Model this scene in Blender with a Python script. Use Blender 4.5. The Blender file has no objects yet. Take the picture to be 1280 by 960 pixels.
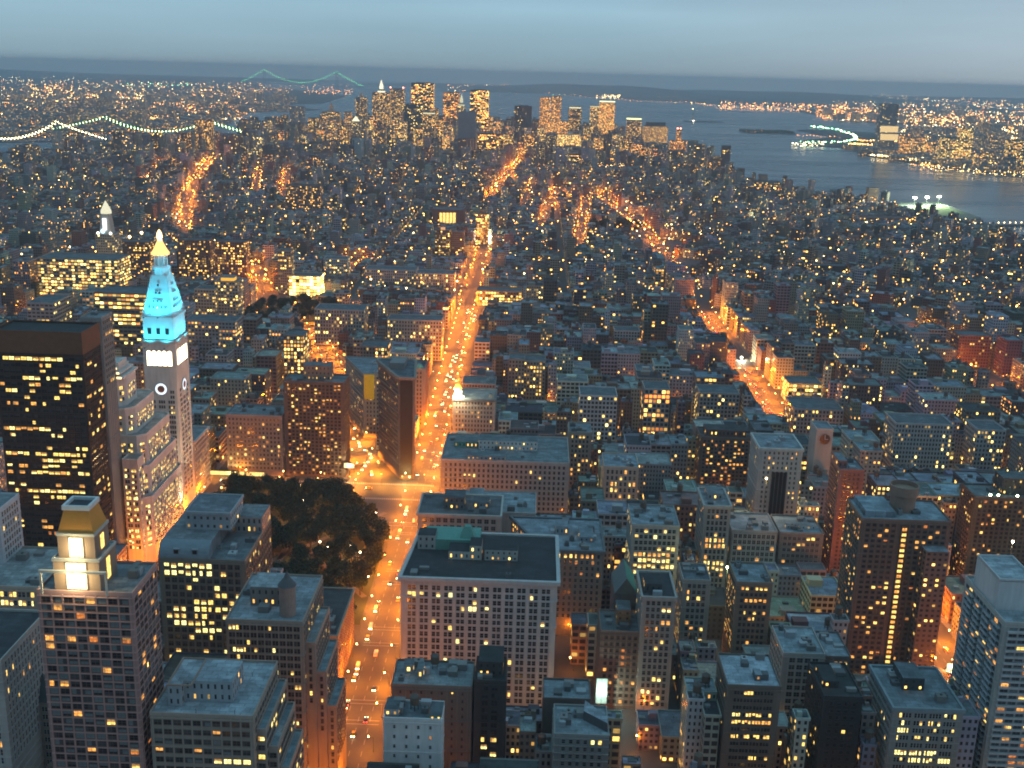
import bpy, math, random
import numpy as np
from math import sin, cos, pi, radians, hypot, atan2
random.seed(11)
RNG = np.random.default_rng(5)
C = bpy.context.scene.collection
SC = bpy.context.scene

# ------------------------------------------------------------------ camera
# world: +X is uptown-left-to-right (west), +Y is downtown (south), Z up; the deck is 320 m above the street
EYE = np.array([0.0, 0.0, 320.0])
YAW, PITCH, ROLL, FPX = radians(-0.98), radians(15.53), radians(1.6), 1400.0
_f = np.array([sin(YAW)*cos(PITCH), cos(YAW)*cos(PITCH), -sin(PITCH)])
_r = np.array([cos(YAW), -sin(YAW), 0.0]); _u = np.cross(_r, _f)
_r, _u = _r*cos(ROLL)+_u*sin(ROLL), -_r*sin(ROLL)+_u*cos(ROLL)
import mathutils
cd = bpy.data.cameras.new('camera'); cam = bpy.data.objects.new('camera', cd); C.objects.link(cam)
cam.matrix_world = mathutils.Matrix(((_r[0], _u[0], -_f[0], 0), (_r[1], _u[1], -_f[1], 0), (_r[2], _u[2], -_f[2], 320), (0, 0, 0, 1)))
cd.sensor_width = 36; cd.lens = 36*FPX/1280; cd.clip_start = 1; cd.clip_end = 90000
SC.camera = cam

def proj(P):
    d = np.asarray(P, float)-EYE
    z = d @ _f
    return np.stack([640+FPX*(d @ _r)/z, 480-FPX*(d @ _u)/z], -1)
def ray(px, py): return _f*FPX+_r*(px-640)-_u*(py-480)
def ground(px, py, z=0.0):          # the point of the ground (or of height z) seen there
    d = ray(px, py); t = (z-320)/d[2]
    return d[0]*t, d[1]*t
def on_street(px, py, Y):           # the point of the street wall at distance Y: returns x, z
    d = ray(px, py); t = Y/d[1]
    return d[0]*t, 320+d[2]*t

# ------------------------------------------------------------------ sky, sun, exposure
w = bpy.data.worlds.new('World'); SC.world = w; w.use_nodes = True
nt = w.node_tree
sky = nt.nodes.new('ShaderNodeTexSky'); sky.sky_type = 'NISHITA'; sky.sun_disc = False
SUN_EL, SUN_AZ = radians(8.0), radians(100)      # azimuth measured from +Y towards +X: low in the west-north-west, to the right and a little behind
sky.sun_elevation = SUN_EL; sky.sun_rotation = SUN_AZ
sky.altitude = 300; sky.air_density = 1.0; sky.dust_density = 0.6; sky.ozone_density = 6.0
bg = nt.nodes['Background']; bg.inputs["Strength"].default_value = 0.13
# hazy dusk: the clear sky mixed with an even blue veil that is stronger overhead
def wn(t, **k):
    x = nt.nodes.new(t)
    for a, v in k.items(): setattr(x, a, v)
    return x
tc = wn('ShaderNodeTexCoord'); sx = wn('ShaderNodeSeparateXYZ'); nt.links.new(tc.outputs['Generated'], sx.inputs[0])
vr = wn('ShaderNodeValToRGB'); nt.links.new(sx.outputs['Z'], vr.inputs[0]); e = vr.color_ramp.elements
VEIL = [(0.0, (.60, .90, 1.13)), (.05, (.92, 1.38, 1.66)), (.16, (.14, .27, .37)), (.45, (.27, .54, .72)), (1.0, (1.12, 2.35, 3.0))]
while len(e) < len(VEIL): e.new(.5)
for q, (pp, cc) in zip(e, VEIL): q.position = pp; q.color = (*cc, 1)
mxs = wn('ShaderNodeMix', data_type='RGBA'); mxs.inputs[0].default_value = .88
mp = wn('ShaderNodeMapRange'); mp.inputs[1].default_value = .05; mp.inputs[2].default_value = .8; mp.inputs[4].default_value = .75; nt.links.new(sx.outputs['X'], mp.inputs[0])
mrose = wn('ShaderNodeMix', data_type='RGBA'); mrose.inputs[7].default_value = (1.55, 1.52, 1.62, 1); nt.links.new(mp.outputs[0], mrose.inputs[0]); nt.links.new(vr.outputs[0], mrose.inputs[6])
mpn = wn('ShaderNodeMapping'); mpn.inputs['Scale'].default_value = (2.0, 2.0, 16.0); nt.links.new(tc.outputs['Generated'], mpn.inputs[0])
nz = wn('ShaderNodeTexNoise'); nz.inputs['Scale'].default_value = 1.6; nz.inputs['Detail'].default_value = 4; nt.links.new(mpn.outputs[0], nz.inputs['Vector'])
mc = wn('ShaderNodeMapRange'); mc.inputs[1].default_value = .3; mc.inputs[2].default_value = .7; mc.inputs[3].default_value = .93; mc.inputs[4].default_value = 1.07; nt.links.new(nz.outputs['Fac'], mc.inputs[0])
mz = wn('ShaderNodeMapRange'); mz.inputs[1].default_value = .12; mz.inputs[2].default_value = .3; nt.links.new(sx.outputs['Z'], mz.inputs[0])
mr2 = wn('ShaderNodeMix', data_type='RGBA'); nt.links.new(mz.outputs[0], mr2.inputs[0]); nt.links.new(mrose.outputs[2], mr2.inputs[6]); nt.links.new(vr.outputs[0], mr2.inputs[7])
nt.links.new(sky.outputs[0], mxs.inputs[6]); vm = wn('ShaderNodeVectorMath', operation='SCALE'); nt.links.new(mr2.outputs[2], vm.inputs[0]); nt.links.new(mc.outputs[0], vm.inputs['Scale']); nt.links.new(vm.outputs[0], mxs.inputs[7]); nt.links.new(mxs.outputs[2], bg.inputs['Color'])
sd = bpy.data.lights.new('sun', 'SUN'); sd.energy = 0.06; sd.angle = radians(40); sd.color = (1, .82, .72)
sun = bpy.data.objects.new('sun', sd); C.objects.link(sun)
sv = mathutils.Vector((sin(SUN_AZ)*cos(radians(12)), cos(SUN_AZ)*cos(radians(12)), sin(radians(12))))
sun.rotation_euler = sv.to_track_quat('Z', 'Y').to_euler()
SC.view_settings.view_transform = 'Standard'; SC.view_settings.look = 'None'; SC.view_settings.gamma = 1
SC.view_settings.use_curve_mapping = False
SC.view_settings.exposure = 1.5
cy = SC.cycles
cy.max_bounces = 4; cy.diffuse_bounces = 2; cy.glossy_bounces = 2; cy.transmission_bounces = 2; cy.volume_bounces = 0
cy.sample_clamp_indirect = 1.5; cy.use_light_tree = True; cy.caustics_reflective = False; cy.caustics_refractive = False
cy.use_denoising = True; cy.denoiser = 'OPENIMAGEDENOISE'
cy.pixel_filter_type = 'BLACKMAN_HARRIS'; cy.filter_width = 1.9
WIN = 0.40       # brightness of lit windows
LAMP = 2.2      # brightness of street lamps
HAZE = 6e-5

# ------------------------------------------------------------------ materials
class NT:
    def __init__(s, name):
        s.m = bpy.data.materials.new(name); s.m.use_nodes = True; s.t = s.m.node_tree
        s.b = s.t.nodes['Principled BSDF']
    def n(s, typ, **k):
        x = s.t.nodes.new(typ)
        for a, v in k.items(): setattr(x, a, v)
        return x
    def put(s, sock, v):
        if hasattr(v, 'is_output'): s.t.links.new(v, sock)
        else: sock.default_value = v
    def m_(s, op, a, b=0.0, c=0.0):
        x = s.n('ShaderNodeMath', operation=op)
        for i, v in enumerate((a, b, c)): s.put(x.inputs[i], v)
        return x.outputs[0]
    def mix(s, f, a, b, blend='MIX'):
        x = s.n('ShaderNodeMix', data_type='RGBA', blend_type=blend)
        s.put(x.inputs[0], f); s.put(x.inputs[6], a); s.put(x.inputs[7], b)
        return x.outputs[2]
    def attr(s, name):
        x = s.n('ShaderNodeAttribute', attribute_name=name); return x
    def sep(s, v):
        x = s.n('ShaderNodeSeparateXYZ'); s.put(x.inputs[0], v); return x.outputs
    def comb(s, a, b, c=0.0):
        x = s.n('ShaderNodeCombineXYZ')
        for i, v in enumerate((a, b, c)): s.put(x.inputs[i], v)
        return x.outputs[0]
    def noise(s, vec, scale, detail=2.0):
        x = s.n('ShaderNodeTexNoise'); s.put(x.inputs['Vector'], vec); x.inputs['Scale'].default_value = scale; x.inputs['Detail'].default_value = detail
        return x.outputs['Fac']
    def pos(s): return s.n('ShaderNodeNewGeometry').outputs['Position']
    def white(s, vec, dims='3D'):
        x = s.n('ShaderNodeTexWhiteNoise', noise_dimensions=dims); s.put(x.inputs['Vector'], vec); return x.outputs
    def ramp(s, f, stops, interp='LINEAR'):
        x = s.n('ShaderNodeValToRGB'); x.color_ramp.interpolation = interp; e = x.color_ramp.elements
        while len(e) < len(stops): e.new(.5)
        for q, (p, c) in zip(e, stops): q.position = p; q.color = (*c, 1)
        s.put(x.inputs[0], f); return x.outputs[0]
    def P(s, base=None, rough=None, em=None, st=None, spec=None, metal=None):
        for k, v in (('Base Color', base), ('Roughness', rough), ('Emission Color', em), ('Emission Strength', st), ('Specular IOR Level', spec), ('Metallic', metal)):
            if v is not None: s.put(s.b.inputs[k], (*v, 1) if isinstance(v, tuple) and len(v) == 3 else v)
        return s.m

LITRAMP = [(0.0, (1, .74, .24)), (.25, (1, .58, .13)), (.5, (1, .42, .08)), (.78, (1, .27, .04)), (1.0, (1, .17, .02))]
def make_facade():
    q = NT('facade'); col = q.attr('col'); pr = q.attr('prm'); p2 = q.attr('prm2')
    lit, ww, wh = q.sep(pr.outputs['Color']); seed = pr.outputs['Alpha']
    rowc, warm, bright = q.sep(p2.outputs['Color'])
    uv = q.sep(q.n('ShaderNodeUVMap', uv_map='UVMap').outputs[0])
    iu, iv = q.m_('FLOOR', uv[0]), q.m_('FLOOR', uv[1])
    fu, fv = q.m_('FRACT', uv[0]), q.m_('FRACT', uv[1])
    mu = q.m_('LESS_THAN', q.m_('ABSOLUTE', q.m_('SUBTRACT', fu, .5)), q.m_('MULTIPLY', ww, .5))
    mv = q.m_('MULTIPLY', q.m_('GREATER_THAN', fv, .27), q.m_('LESS_THAN', fv, q.m_('ADD', wh, .27)))
    mask = q.m_('MULTIPLY', mu, mv)
    s100 = q.m_('MULTIPLY', seed, 917.3)
    wn = q.white(q.comb(q.m_('ADD', iu, .5), q.m_('ADD', iv, .5), s100))
    r1 = wn['Value']; r2, r3, r4 = q.sep(wn['Color'])
    rr = q.white(q.comb(q.m_('ADD', iv, .5), s100, q.m_('FLOOR', q.m_('MULTIPLY', iu, .2))))['Value']
    rowf = q.m_('MULTIPLY', q.m_('POWER', rr, 3.0), 4.0)
    p = q.m_('MULTIPLY', lit, q.m_('ADD', q.m_('SUBTRACT', 1.0, rowc), q.m_('MULTIPLY', rowc, rowf)))
    shop = q.m_('LESS_THAN', uv[1], 1.0)
    p = q.m_('MAXIMUM', p, q.m_('MULTIPLY', shop, q.m_('MULTIPLY', q.m_('GREATER_THAN', ww, .05), .4)))
    on = q.m_('MULTIPLY', q.m_('LESS_THAN', r1, p), mask)
    ec = q.ramp(q.m_('ADD', q.m_('MULTIPLY', r2, .62), q.m_('MULTIPLY', warm, .4)), LITRAMP)
    inner = q.m_('ADD', .35, q.noise(q.pos(), 1.3, 1.0))
    es = q.m_('MULTIPLY', q.m_('ADD', .25, q.m_('MULTIPLY', q.m_('POWER', r3, 2.5), 3.2)), q.m_('MULTIPLY', bright, inner))
    ps = q.sep(q.pos()); streak = q.noise(q.comb(q.m_('MULTIPLY', ps[0], 1.0), q.m_('MULTIPLY', ps[1], 1.0), q.m_('MULTIPLY', ps[2], .12)), .7, 3.0)
    stain = q.m_('ADD', .45, q.m_('ADD', q.m_('MULTIPLY', q.noise(q.pos(), .06, 4.0), .6), q.m_('MULTIPLY', streak, .5)))
    wall = q.mix(1.0, col.outputs['Color'], q.comb(stain, stain, stain), 'MULTIPLY')
    glass = q.mix(r4, (.012, .014, .018, 1), (.05, .052, .055, 1))
    q.P(q.mix(mask, wall, glass), q.m_('SUBTRACT', .88, q.m_('MULTIPLY', mask, .7)), ec, q.m_('MULTIPLY', on, q.m_('MULTIPLY', es, 1.7*WIN)))
    q.m.cycles.emission_sampling = 'NONE'
    return q.m
def make_roof():
    q = NT('roofing'); col = q.attr('col'); P = q.pos()
    n1 = q.noise(P, .12, 5.0); n2 = q.noise(P, .9, 3.0)
    br = q.n('ShaderNodeTexBrick'); br.inputs['Scale'].default_value = .09; br.inputs['Mortar Size'].default_value = .008; br.inputs['Color1'].default_value = (.72, .72, .72, 1); br.inputs['Color2'].default_value = (1.12, 1.12, 1.12, 1); br.inputs['Mortar'].default_value = (.45, .45, .45, 1); br.inputs['Bias'].default_value = 0.0; q.put(br.inputs['Vector'], P)
    n3 = q.m_('GREATER_THAN', q.noise(P, .16, 1.0), .56)
    k = q.m_('ADD', .02, q.m_('ADD', q.m_('MULTIPLY', n1, 1.1), q.m_('ADD', q.m_('MULTIPLY', n2, .5), q.m_('MULTIPLY', n3, .22))))
    return q.P(q.mix(1.0, q.mix(1.0, col.outputs['Color'], br.outputs['Color'], 'MULTIPLY'), q.comb(k, k, k), 'MULTIPLY'), .8)
def make_plain():
    q = NT('weathered_surface'); col = q.attr('col'); k = q.m_('ADD', .75, q.m_('MULTIPLY', q.noise(q.pos(), .35, 4.0), .5))
    return q.P(q.mix(1.0, col.outputs['Color'], q.comb(k, k, k), 'MULTIPLY'), .8)
def solid(name, c, rough=.8, metal=0.0, nscale=.5, amt=.3):
    q = NT(name); k = q.m_('ADD', 1-amt/2, q.m_('MULTIPLY', q.noise(q.pos(), nscale, 3.0), amt))
    return q.P(q.mix(1.0, (*c, 1), q.comb(k, k, k), 'MULTIPLY'), rough, metal=metal)
def glow(name, c, s, sample=False, vary=0.0):
    q = NT(name)
    st = s
    if vary:
        ps = q.sep(q.pos()); cell = q.white(q.comb(q.m_('FLOOR', q.m_('MULTIPLY', ps[0], .9)), q.m_('FLOOR', q.m_('MULTIPLY', ps[1], .9)), q.m_('FLOOR', q.m_('MULTIPLY', ps[2], 1.1))))['Value']
        nz = q.m_('POWER', q.noise(q.pos(), 1.5, 3.0), 1.6)
        st = q.m_('MULTIPLY', q.m_('ADD', 1-vary, q.m_('MULTIPLY', q.m_('MULTIPLY', nz, q.m_('ADD', .45, q.m_('MULTIPLY', cell, 1.1))), 3.0*vary)), s)
    q.P((.05, .05, .05), .6, c, st)
    if not sample: q.m.cycles.emission_sampling = 'NONE'
    return q.m
FAC, ROOF, PLAIN = make_facade(), make_roof(), make_plain()
ASPHALT = solid('asphalt', (.055, .055, .057), .75, nscale=.2, amt=.5)
PAVE = solid('pavement_concrete', (.16, .155, .15), .85, nscale=.3)
PAINT = solid('road_paint', (.30, .29, .27), .7)
FARLAND = solid('far_ground', (.035, .04, .04), .9, nscale=.004, amt=.8)
GRASS = solid('park_grass', (.03, .045, .018), .95, nscale=.15, amt=.6)
PATH = solid('park_path', (.12, .11, .10), .9)
STEEL = solid('painted_steel', (.05, .06, .055), .5)
COPPER = solid('green_copper', (.10, .26, .21), .7, nscale=.8, amt=.5)
GOLD = solid('gilded_copper', (.55, .23, .03), .55, .1)
WHITE = solid('white_trim', (.62, .61, .58), .7)
STONE = solid('limestone', (.44, .41, .37), .85, nscale=.1)
TRIMS = {'stone': solid('pale_trim', (.36, .34, .31), .85), 'white': solid('cream_trim', (.50, .48, .45), .8), 'brown': solid('brown_trim', (.15, .105, .08), .85),
         'brick': solid('brick_trim', (.17, .075, .055), .85), 'dark': solid('bronze_trim', (.035, .025, .02), .5), 'grey': solid('grey_trim', (.24, .24, .24), .85)}
PANE = {'d0': solid('dark_glass', (.016, .018, .022), .12), 'd1': solid('curtained_glass', (.06, .062, .065), .2), 'd2': solid('reflective_glass', (.16, .19, .19), .15),
        'w': glow('bright_office_light', (1, .78, .26), 2.0*WIN, vary=.6), 'y': glow('yellow_room_light', (1, .62, .15), 1.7*WIN, vary=.7),
        'a': glow('amber_room_light', (1, .42, .08), 1.2*WIN, vary=.8), 'o': glow('dim_orange_light', (1, .30, .05), .6*WIN, vary=.8)}

BLIND = glow('lit_window_blind', (1, .50, .14), .42*WIN, vary=.5)

# ------------------------------------------------------------------ mesh builder
class MB:
    def __init__(s): s.v, s.f, s.mi, s.uv, s.col, s.prm, s.prm2, s.mats = [], [], [], [], [], [], [], []
    def mat(s, m):
        if m not in s.mats: s.mats.append(m)
        return s.mats.index(m)
    def face(s, pts, m, uv=None, col=(.3, .3, .3), prm=(0, 0, 0, 0), prm2=(0, .5, 1, 1)):
        i = len(s.v); s.v.extend(pts); s.f.append(tuple(range(i, i+len(pts)))); s.mi.append(s.mat(m))
        s.uv.append(uv or [(0, 0)]*len(pts)); s.col.append((*col, 1)); s.prm.append(prm); s.prm2.append(prm2)
    def prism(s, poly, z0, z1, m, top=None, bay=3.2, fl=3.7, col=(.3, .3, .3), prm=(0, 0, 0, 0), prm2=(0, .5, 1, 1), topcol=None, topz=None, bottom=False, u0=0):
        n = len(poly); nf = max(1, round((z1-z0)/fl)); u = u0
        for i in range(n):
            a, b = poly[i], poly[(i+1) % n]; L = hypot(b[0]-a[0], b[1]-a[1])
            if L < .01: continue
            nb = max(1, round(L/bay)); vt = nf*((z1 if topz is None else topz)-z0)/(z1-z0)
            if topz is not None and topz < z1: vt = nf; v1 = nf+.2
            else: v1 = nf
            s.face([(a[0], a[1], z0), (b[0], b[1], z0), (b[0], b[1], z1), (a[0], a[1], z1)], m, [(u, 0), (u+nb, 0), (u+nb, v1), (u, v1)], col, prm, prm2)
            u += nb+3
        tz = z1 if topz is None else topz
        if top is not None: s.face([(p[0], p[1], tz) for p in poly], top, None, topcol or col)
        if bottom: s.face([(p[0], p[1], z0) for p in reversed(poly)], top or m, None, col)
    def box(s, x0, x1, y0, y1, z0, z1, m=None, col=(.3, .3, .3), bottom=False, **k):
        m = m or PLAIN
        s.prism([(x0, y0), (x1, y0), (x1, y1), (x0, y1)], z0, z1, m, m, col=col, bottom=bottom, **k)
    def frustum(s, cx, cy, r0, r1, z0, z1, m, n=8, col=(.3, .3, .3), ang=0, cap=True, sx=1, sy=1):
        p0 = [(cx+r0*sx*cos(ang+2*pi*i/n), cy+r0*sy*sin(ang+2*pi*i/n), z0) for i in range(n)]
        p1 = [(cx+r1*sx*cos(ang+2*pi*i/n), cy+r1*sy*sin(ang+2*pi*i/n), z1) for i in range(n)]
        for i in range(n):
            j = (i+1) % n
            if r1 < 1e-6: s.face([p0[i], p0[j], (cx, cy, z1)], m, None, col)
            else: s.face([p0[i], p0[j], p1[j], p1[i]], m, None, col)
        if cap and r1 > 1e-6: s.face(p1, m, None, col)
    def lathe(s, cx, cy, prof, m, n=12, col=(.3, .3, .3), ang=0):
        for (r0, z0), (r1, z1) in zip(prof, prof[1:]): s.frustum(cx, cy, max(r0, 1e-3), r1, z0, z1, m, n, col, ang, False)
        if prof[-1][0] > .01: s.face([(cx+prof[-1][0]*cos(ang+2*pi*i/n), cy+prof[-1][0]*sin(ang+2*pi*i/n), prof[-1][1]) for i in range(n)], m, None, col)
    def ball(s, c, r, m, col=(.3, .3, .3), n=6):
        x, y, z = c
        s.lathe(x, y, [(r*.02, z-r), (r*.7, z-r*.7), (r, z), (r*.7, z+r*.7), (r*.02, z+r)], m, n, col)
    def octa(s, c, r, m):
        x, y, z = c; q = [(x+r, y, z), (x, y+r, z), (x-r, y, z), (x, y-r, z)]
        for i in range(4):
            s.face([q[i], q[(i+1) % 4], (x, y, z+r)], m); s.face([q[(i+1) % 4], q[i], (x, y, z-r)], m)
    def tube(s, pts, r, m, n=6, col=(.3, .3, .3)):
        rings = []
        for k, p in enumerate(pts):
            a = mathutils.Vector(pts[max(0, k-1)]); b = mathutils.Vector(pts[min(len(pts)-1, k+1)]); d = (b-a).normalized()
            e = d.cross(mathutils.Vector((0, 0, 1)));  e = e.normalized() if e.length > 1e-4 else mathutils.Vector((1, 0, 0)); g = d.cross(e)
            rr = r[k] if isinstance(r, (list, tuple)) else r
            rings.append([tuple(mathutils.Vector(p)+e*cos(2*pi*i/n)*rr+g*sin(2*pi*i/n)*rr) for i in range(n)])
        for A, B in zip(rings, rings[1:]):
            for i in range(n): s.face([A[i], A[(i+1) % n], B[(i+1) % n], B[i]], m, None, col)
        s.face(rings[0], m, None, col); s.face(rings[-1][::-1], m, None, col)
    def ring(s, poly, z0, z1, t, m, col=(.3, .3, .3), out=0.0):      # a hollow parapet or cornice along a convex polygon
        n = len(poly); cx = sum(p[0] for p in poly)/n; cy_ = sum(p[1] for p in poly)/n
        def off(d):
            L = []
            for i in range(n):
                a, b, c = poly[i-1], poly[i], poly[(i+1) % n]
                e1 = np.array([b[0]-a[0], b[1]-a[1]], float); e1 /= np.linalg.norm(e1); e2 = np.array([c[0]-b[0], c[1]-b[1]], float); e2 /= np.linalg.norm(e2)
                n1 = np.array([e1[1], -e1[0]]); n2 = np.array([e2[1], -e2[0]]); k = n1+n2; k = k/max(.35, 1+n1 @ n2)
                L.append((b[0]+k[0]*d, b[1]+k[1]*d))
            return L
        A, B = off(out), off(out-t)
        for i in range(n):
            j = (i+1) % n
            s.face([(*A[i], z0), (*A[j], z0), (*A[j], z1), (*A[i], z1)], m, None, col)
            s.face([(*B[j], z0), (*B[i], z0), (*B[i], z1), (*B[j], z1)], m, None, col)
            s.face([(*A[i], z1), (*A[j], z1), (*B[j], z1), (*B[i], z1)], m, None, col)
            s.face([(*A[j], z0), (*A[i], z0), (*B[i], z0), (*B[j], z0)], m, None, col)
    def mesh(s, name):
        me = bpy.data.meshes.new(name); me.from_pydata(s.v, [], s.f)
        for m in s.mats: me.materials.append(m)
        me.polygons.foreach_set('material_index', s.mi)
        if any(m in (FAC,) for m in s.mats):
            u = me.uv_layers.new(name='UVMap'); u.data.foreach_set('uv', [x for f in s.uv for p in f for x in p])
            a = me.attributes.new('prm', 'FLOAT_COLOR', 'FACE'); a.data.foreach_set('color', [x for c in s.prm for x in c])
            a = me.attributes.new('prm2', 'FLOAT_COLOR', 'FACE'); a.data.foreach_set('color', [x for c in s.prm2 for x in c])
        if any(m in (FAC, ROOF, PLAIN) for m in s.mats):
            a = me.attributes.new('col', 'FLOAT_COLOR', 'FACE'); a.data.foreach_set('color', [x for c in s.col for x in c])
        me.update()
        return me
    def build(s, name, parent=None, kind=None):
        if parent:
            wx, wy, wz = wloc(parent); s.v = [(a-wx, b-wy, c-wz) for a, b, c in s.v]
        o = bpy.data.objects.new(name, s.mesh(name)); C.objects.link(o)
        if parent: o.parent = parent
        if kind: o['kind'] = kind
        return o
def wloc(o):
    x = mathutils.Vector((0, 0, 0))
    while o: x = x+o.location; o = o.parent
    return x
def tag(o, label, cat, group=None):
    o['label'] = label; o['category'] = cat
    if group: o['group'] = group
    return o
def thing(name, label, cat, loc=(0, 0, 0), rz=0, group=None):
    o = bpy.data.objects.new(name, None); C.objects.link(o); o.location = loc; o.rotation_euler = (0, 0, rz); o.empty_display_size = .1
    return tag(o, label, cat, group)
def inst(name, me, parent=None, loc=(0, 0, 0), rz=0.0, sc=None):
    o = bpy.data.objects.new(name, me); C.objects.link(o); o.location = loc; o.rotation_euler = (0, 0, rz)
    if parent: o.parent = parent
    if sc is not None: o.scale = (sc, sc, sc)
    return o
def rect(x0, x1, y0, y1): return [(x0, y0), (x1, y0), (x1, y1), (x0, y1)]

# ------------------------------------------------------------------ buildings with real windows
FOOT = []        # footprints of finished buildings (x0, x1, y0, y1)
SIGHT = []       # points that stay in view from the deck
LAMPSPOT = []
WINMESH = {}
def window_mb(w_, h_, trim, pane, mb=None, M=None, var=0):
    b = mb or MB(); t = TRIMS[trim]; p = PANE[pane]
    M = M or (lambda q: q)
    def f(pts, m): b.face([M(q) for q in pts], m)
    o, d = .16, .14; a, c = w_/2, h_
    for x0, x1, z0, z1 in ((-a-o, -a, -o, c+o), (a, a+o, -o, c+o), (-a, a, c, c+o), (-a, a, -o, 0)):
        dd = d+(.1 if z1 <= 0 else 0)
        f([(x0, -dd, z0), (x1, -dd, z0), (x1, -dd, z1), (x0, -dd, z1)], t)
        f([(x0, -dd, z1), (x1, -dd, z1), (x1, 0, z1), (x0, 0, z1)], t)
        f([(x0, 0, z0), (x0, -dd, z0), (x0, -dd, z1), (x0, 0, z1)], t); f([(x1, -dd, z0), (x1, 0, z0), (x1, 0, z1), (x1, -dd, z1)], t)
    def q4(x0, x1, z0, z1, m): f([(x0, -.03, z0), (x1, -.03, z0), (x1, -.03, z1), (x0, -.03, z1)], m)
    lit_ = pane in 'wyao'; alt = BLIND if lit_ else PANE['d1' if pane != 'd1' else 'd0']
    if var == 1: q4(-a, a, 0, c*.55, p); q4(-a, a, c*.55, c, alt)
    elif var == 2: q4(-a, a*.1, 0, c, p); q4(a*.1, a, 0, c, PANE['d0'] if lit_ else alt)
    elif var == 3: q4(-a, a, c*.35, c, p); q4(-a, a, 0, c*.35, PANE['d1'] if lit_ else PANE['d0'])
    elif var == 4: q4(-a, -a*.4, 0, c, alt); q4(-a*.4, a, 0, c*.75, p); q4(-a*.4, a, c*.75, c, alt)
    else: q4(-a, a, 0, c, p)
    z = c*.5; f([(-a, -.07, z-.05), (a, -.07, z-.05), (a, -.07, z+.05), (-a, -.07, z+.05)], t)
    nm = max(0, round(w_/1.3)-1)
    for k in range(nm):
        x = -a+w_*(k+1)/(nm+1); f([(x-.06, -.08, 0), (x+.06, -.08, 0), (x+.06, -.08, c), (x-.06, -.08, c)], t)
    return b
def window_mesh(w_, h_, trim, pane, var=0):
    k = (round(w_, 1), round(h_, 1), trim, pane, var)
    if k not in WINMESH: WINMESH[k] = window_mb(k[0], k[1], trim, pane, var=var).mesh('window')
    return WINMESH[k]
class Windows:
    def __init__(s): s.L = []
    def wall(s, poly, z0, z1, bay=3.2, fl=3.7, w_=1.3, h_=2.0, lit=.15, row=.5, pal='yya', dark='d0d0d1', trim='stone', margin=1.0, group=1, gap=.5, rows={}, top=1.2, only=None):
        n = len(poly)
        for i in range(n):
            a, b = np.array(poly[i][:2], float), np.array(poly[(i+1) % n][:2], float); L = np.linalg.norm(b-a)
            if L < bay*.9: continue
            d = (b-a)/L; nrm = np.array([d[1], -d[0]]); mid = (a+b)/2
            if nrm @ (-mid) <= 0 or (only is not None and i not in only): continue
            nb = max(1, int((L-2*margin+.01)/bay)); off = (L-nb*bay)/2; rz = atan2(d[1], d[0])
            nf = max(1, int((z1-top-z0)/fl))
            for r in range(nf):
                z = z1-top-(r+1)*fl+(fl-h_)*.6
                rf = (1-row)+row*(random.random()**3)*4
                R = rows.get(r) if i == 0 or rows.get('all') else None
                for k in range(nb):
                    p_, P_ = lit*rf, pal
                    if R:
                        u = (k+.5)/nb
                        if R[0] <= u <= R[1]: p_, P_ = R[2], R[3]
                    for g in range(group):
                        x = off+(k+.5)*bay+(g-(group-1)/2)*(w_+gap)
                        st = random.choice(P_) if random.random() < p_ else random.choice([dark[q:q+2] for q in range(0, len(dark), 2)])
                        c = a+d*x
                        s.L.append((c[0], c[1], z, rz, w_, h_, trim, st))
    def done(s, root, keep=100):
        if not s.L: return
        L = [q for q in s.L if all(-30 < v < m for v, m in zip(proj((q[0], q[1], q[2])), (1310, 985)))]
        L.sort(key=lambda q: (q[0]**2+q[1]**2+(320-q[2])**2))
        wx, wy, wz = wloc(root)
        for x, y, z, rz, w_, h_, tr, st in L[:keep]: inst('window', window_mesh(w_, h_, tr, st, random.choice((0, 0, 1, 2, 3, 4, 1))), root, (x-wx, y-wy, z-wz), rz)
        if len(L) > keep:
            b = MB()
            for x, y, z, rz, w_, h_, tr, st in L[keep:]:
                cs, sn = cos(rz), sin(rz)
                window_mb(w_, h_, tr, st, var=random.choice((0, 0, 1, 2, 3, 4, 1)), mb=b, M=lambda q: (x+q[0]*cs-q[1]*sn, y+q[0]*sn+q[1]*cs, z+q[2]))
            o = b.build('window', root, 'stuff')
TANK = {}
def water_tank(root, x, y, z, s=1.0):
    if 'm' not in TANK:
        b = MB(); b.lathe(0, 0, [(1.9, 2.6), (1.95, 4.4), (1.85, 6.2)], PLAIN, 12, (.13, .085, .055)); b.frustum(0, 0, .1, 1.9, 2.59, 2.6, PLAIN, 12, (.1, .07, .05))
        for q in (3.2, 4.2, 5.2): b.lathe(0, 0, [(1.99, q), (1.99, q+.12)], PLAIN, 12, (.05, .045, .04))
        TANK['m'] = b.mesh('tank_barrel')
        b = MB(); b.lathe(0, 0, [(2.1, 6.2), (.02, 7.6)], PLAIN, 12, (.09, .07, .06)); TANK['r'] = b.mesh('tank_roof')
        b = MB()
        for dx in (-1.1, 1.1):
            for dy in (-1.1, 1.1): b.box(dx-.12, dx+.12, dy-.12, dy+.12, 0, 2.6, PLAIN, (.06, .06, .06))
        for dx in (-1.1, 1.1): b.box(dx-.08, dx+.08, -1.0, 1.0, 1.2, 1.4, PLAIN, (.06, .06, .06))
        TANK['l'] = b.mesh('tank_stand')
    wx, wy, wz = wloc(root)
    t = inst('water_tank', TANK['m'], root, (x-wx, y-wy, z-wz), random.random(), s)
    inst('tank_roof', TANK['r'], t); inst('tank_stand', TANK['l'], t)
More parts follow.
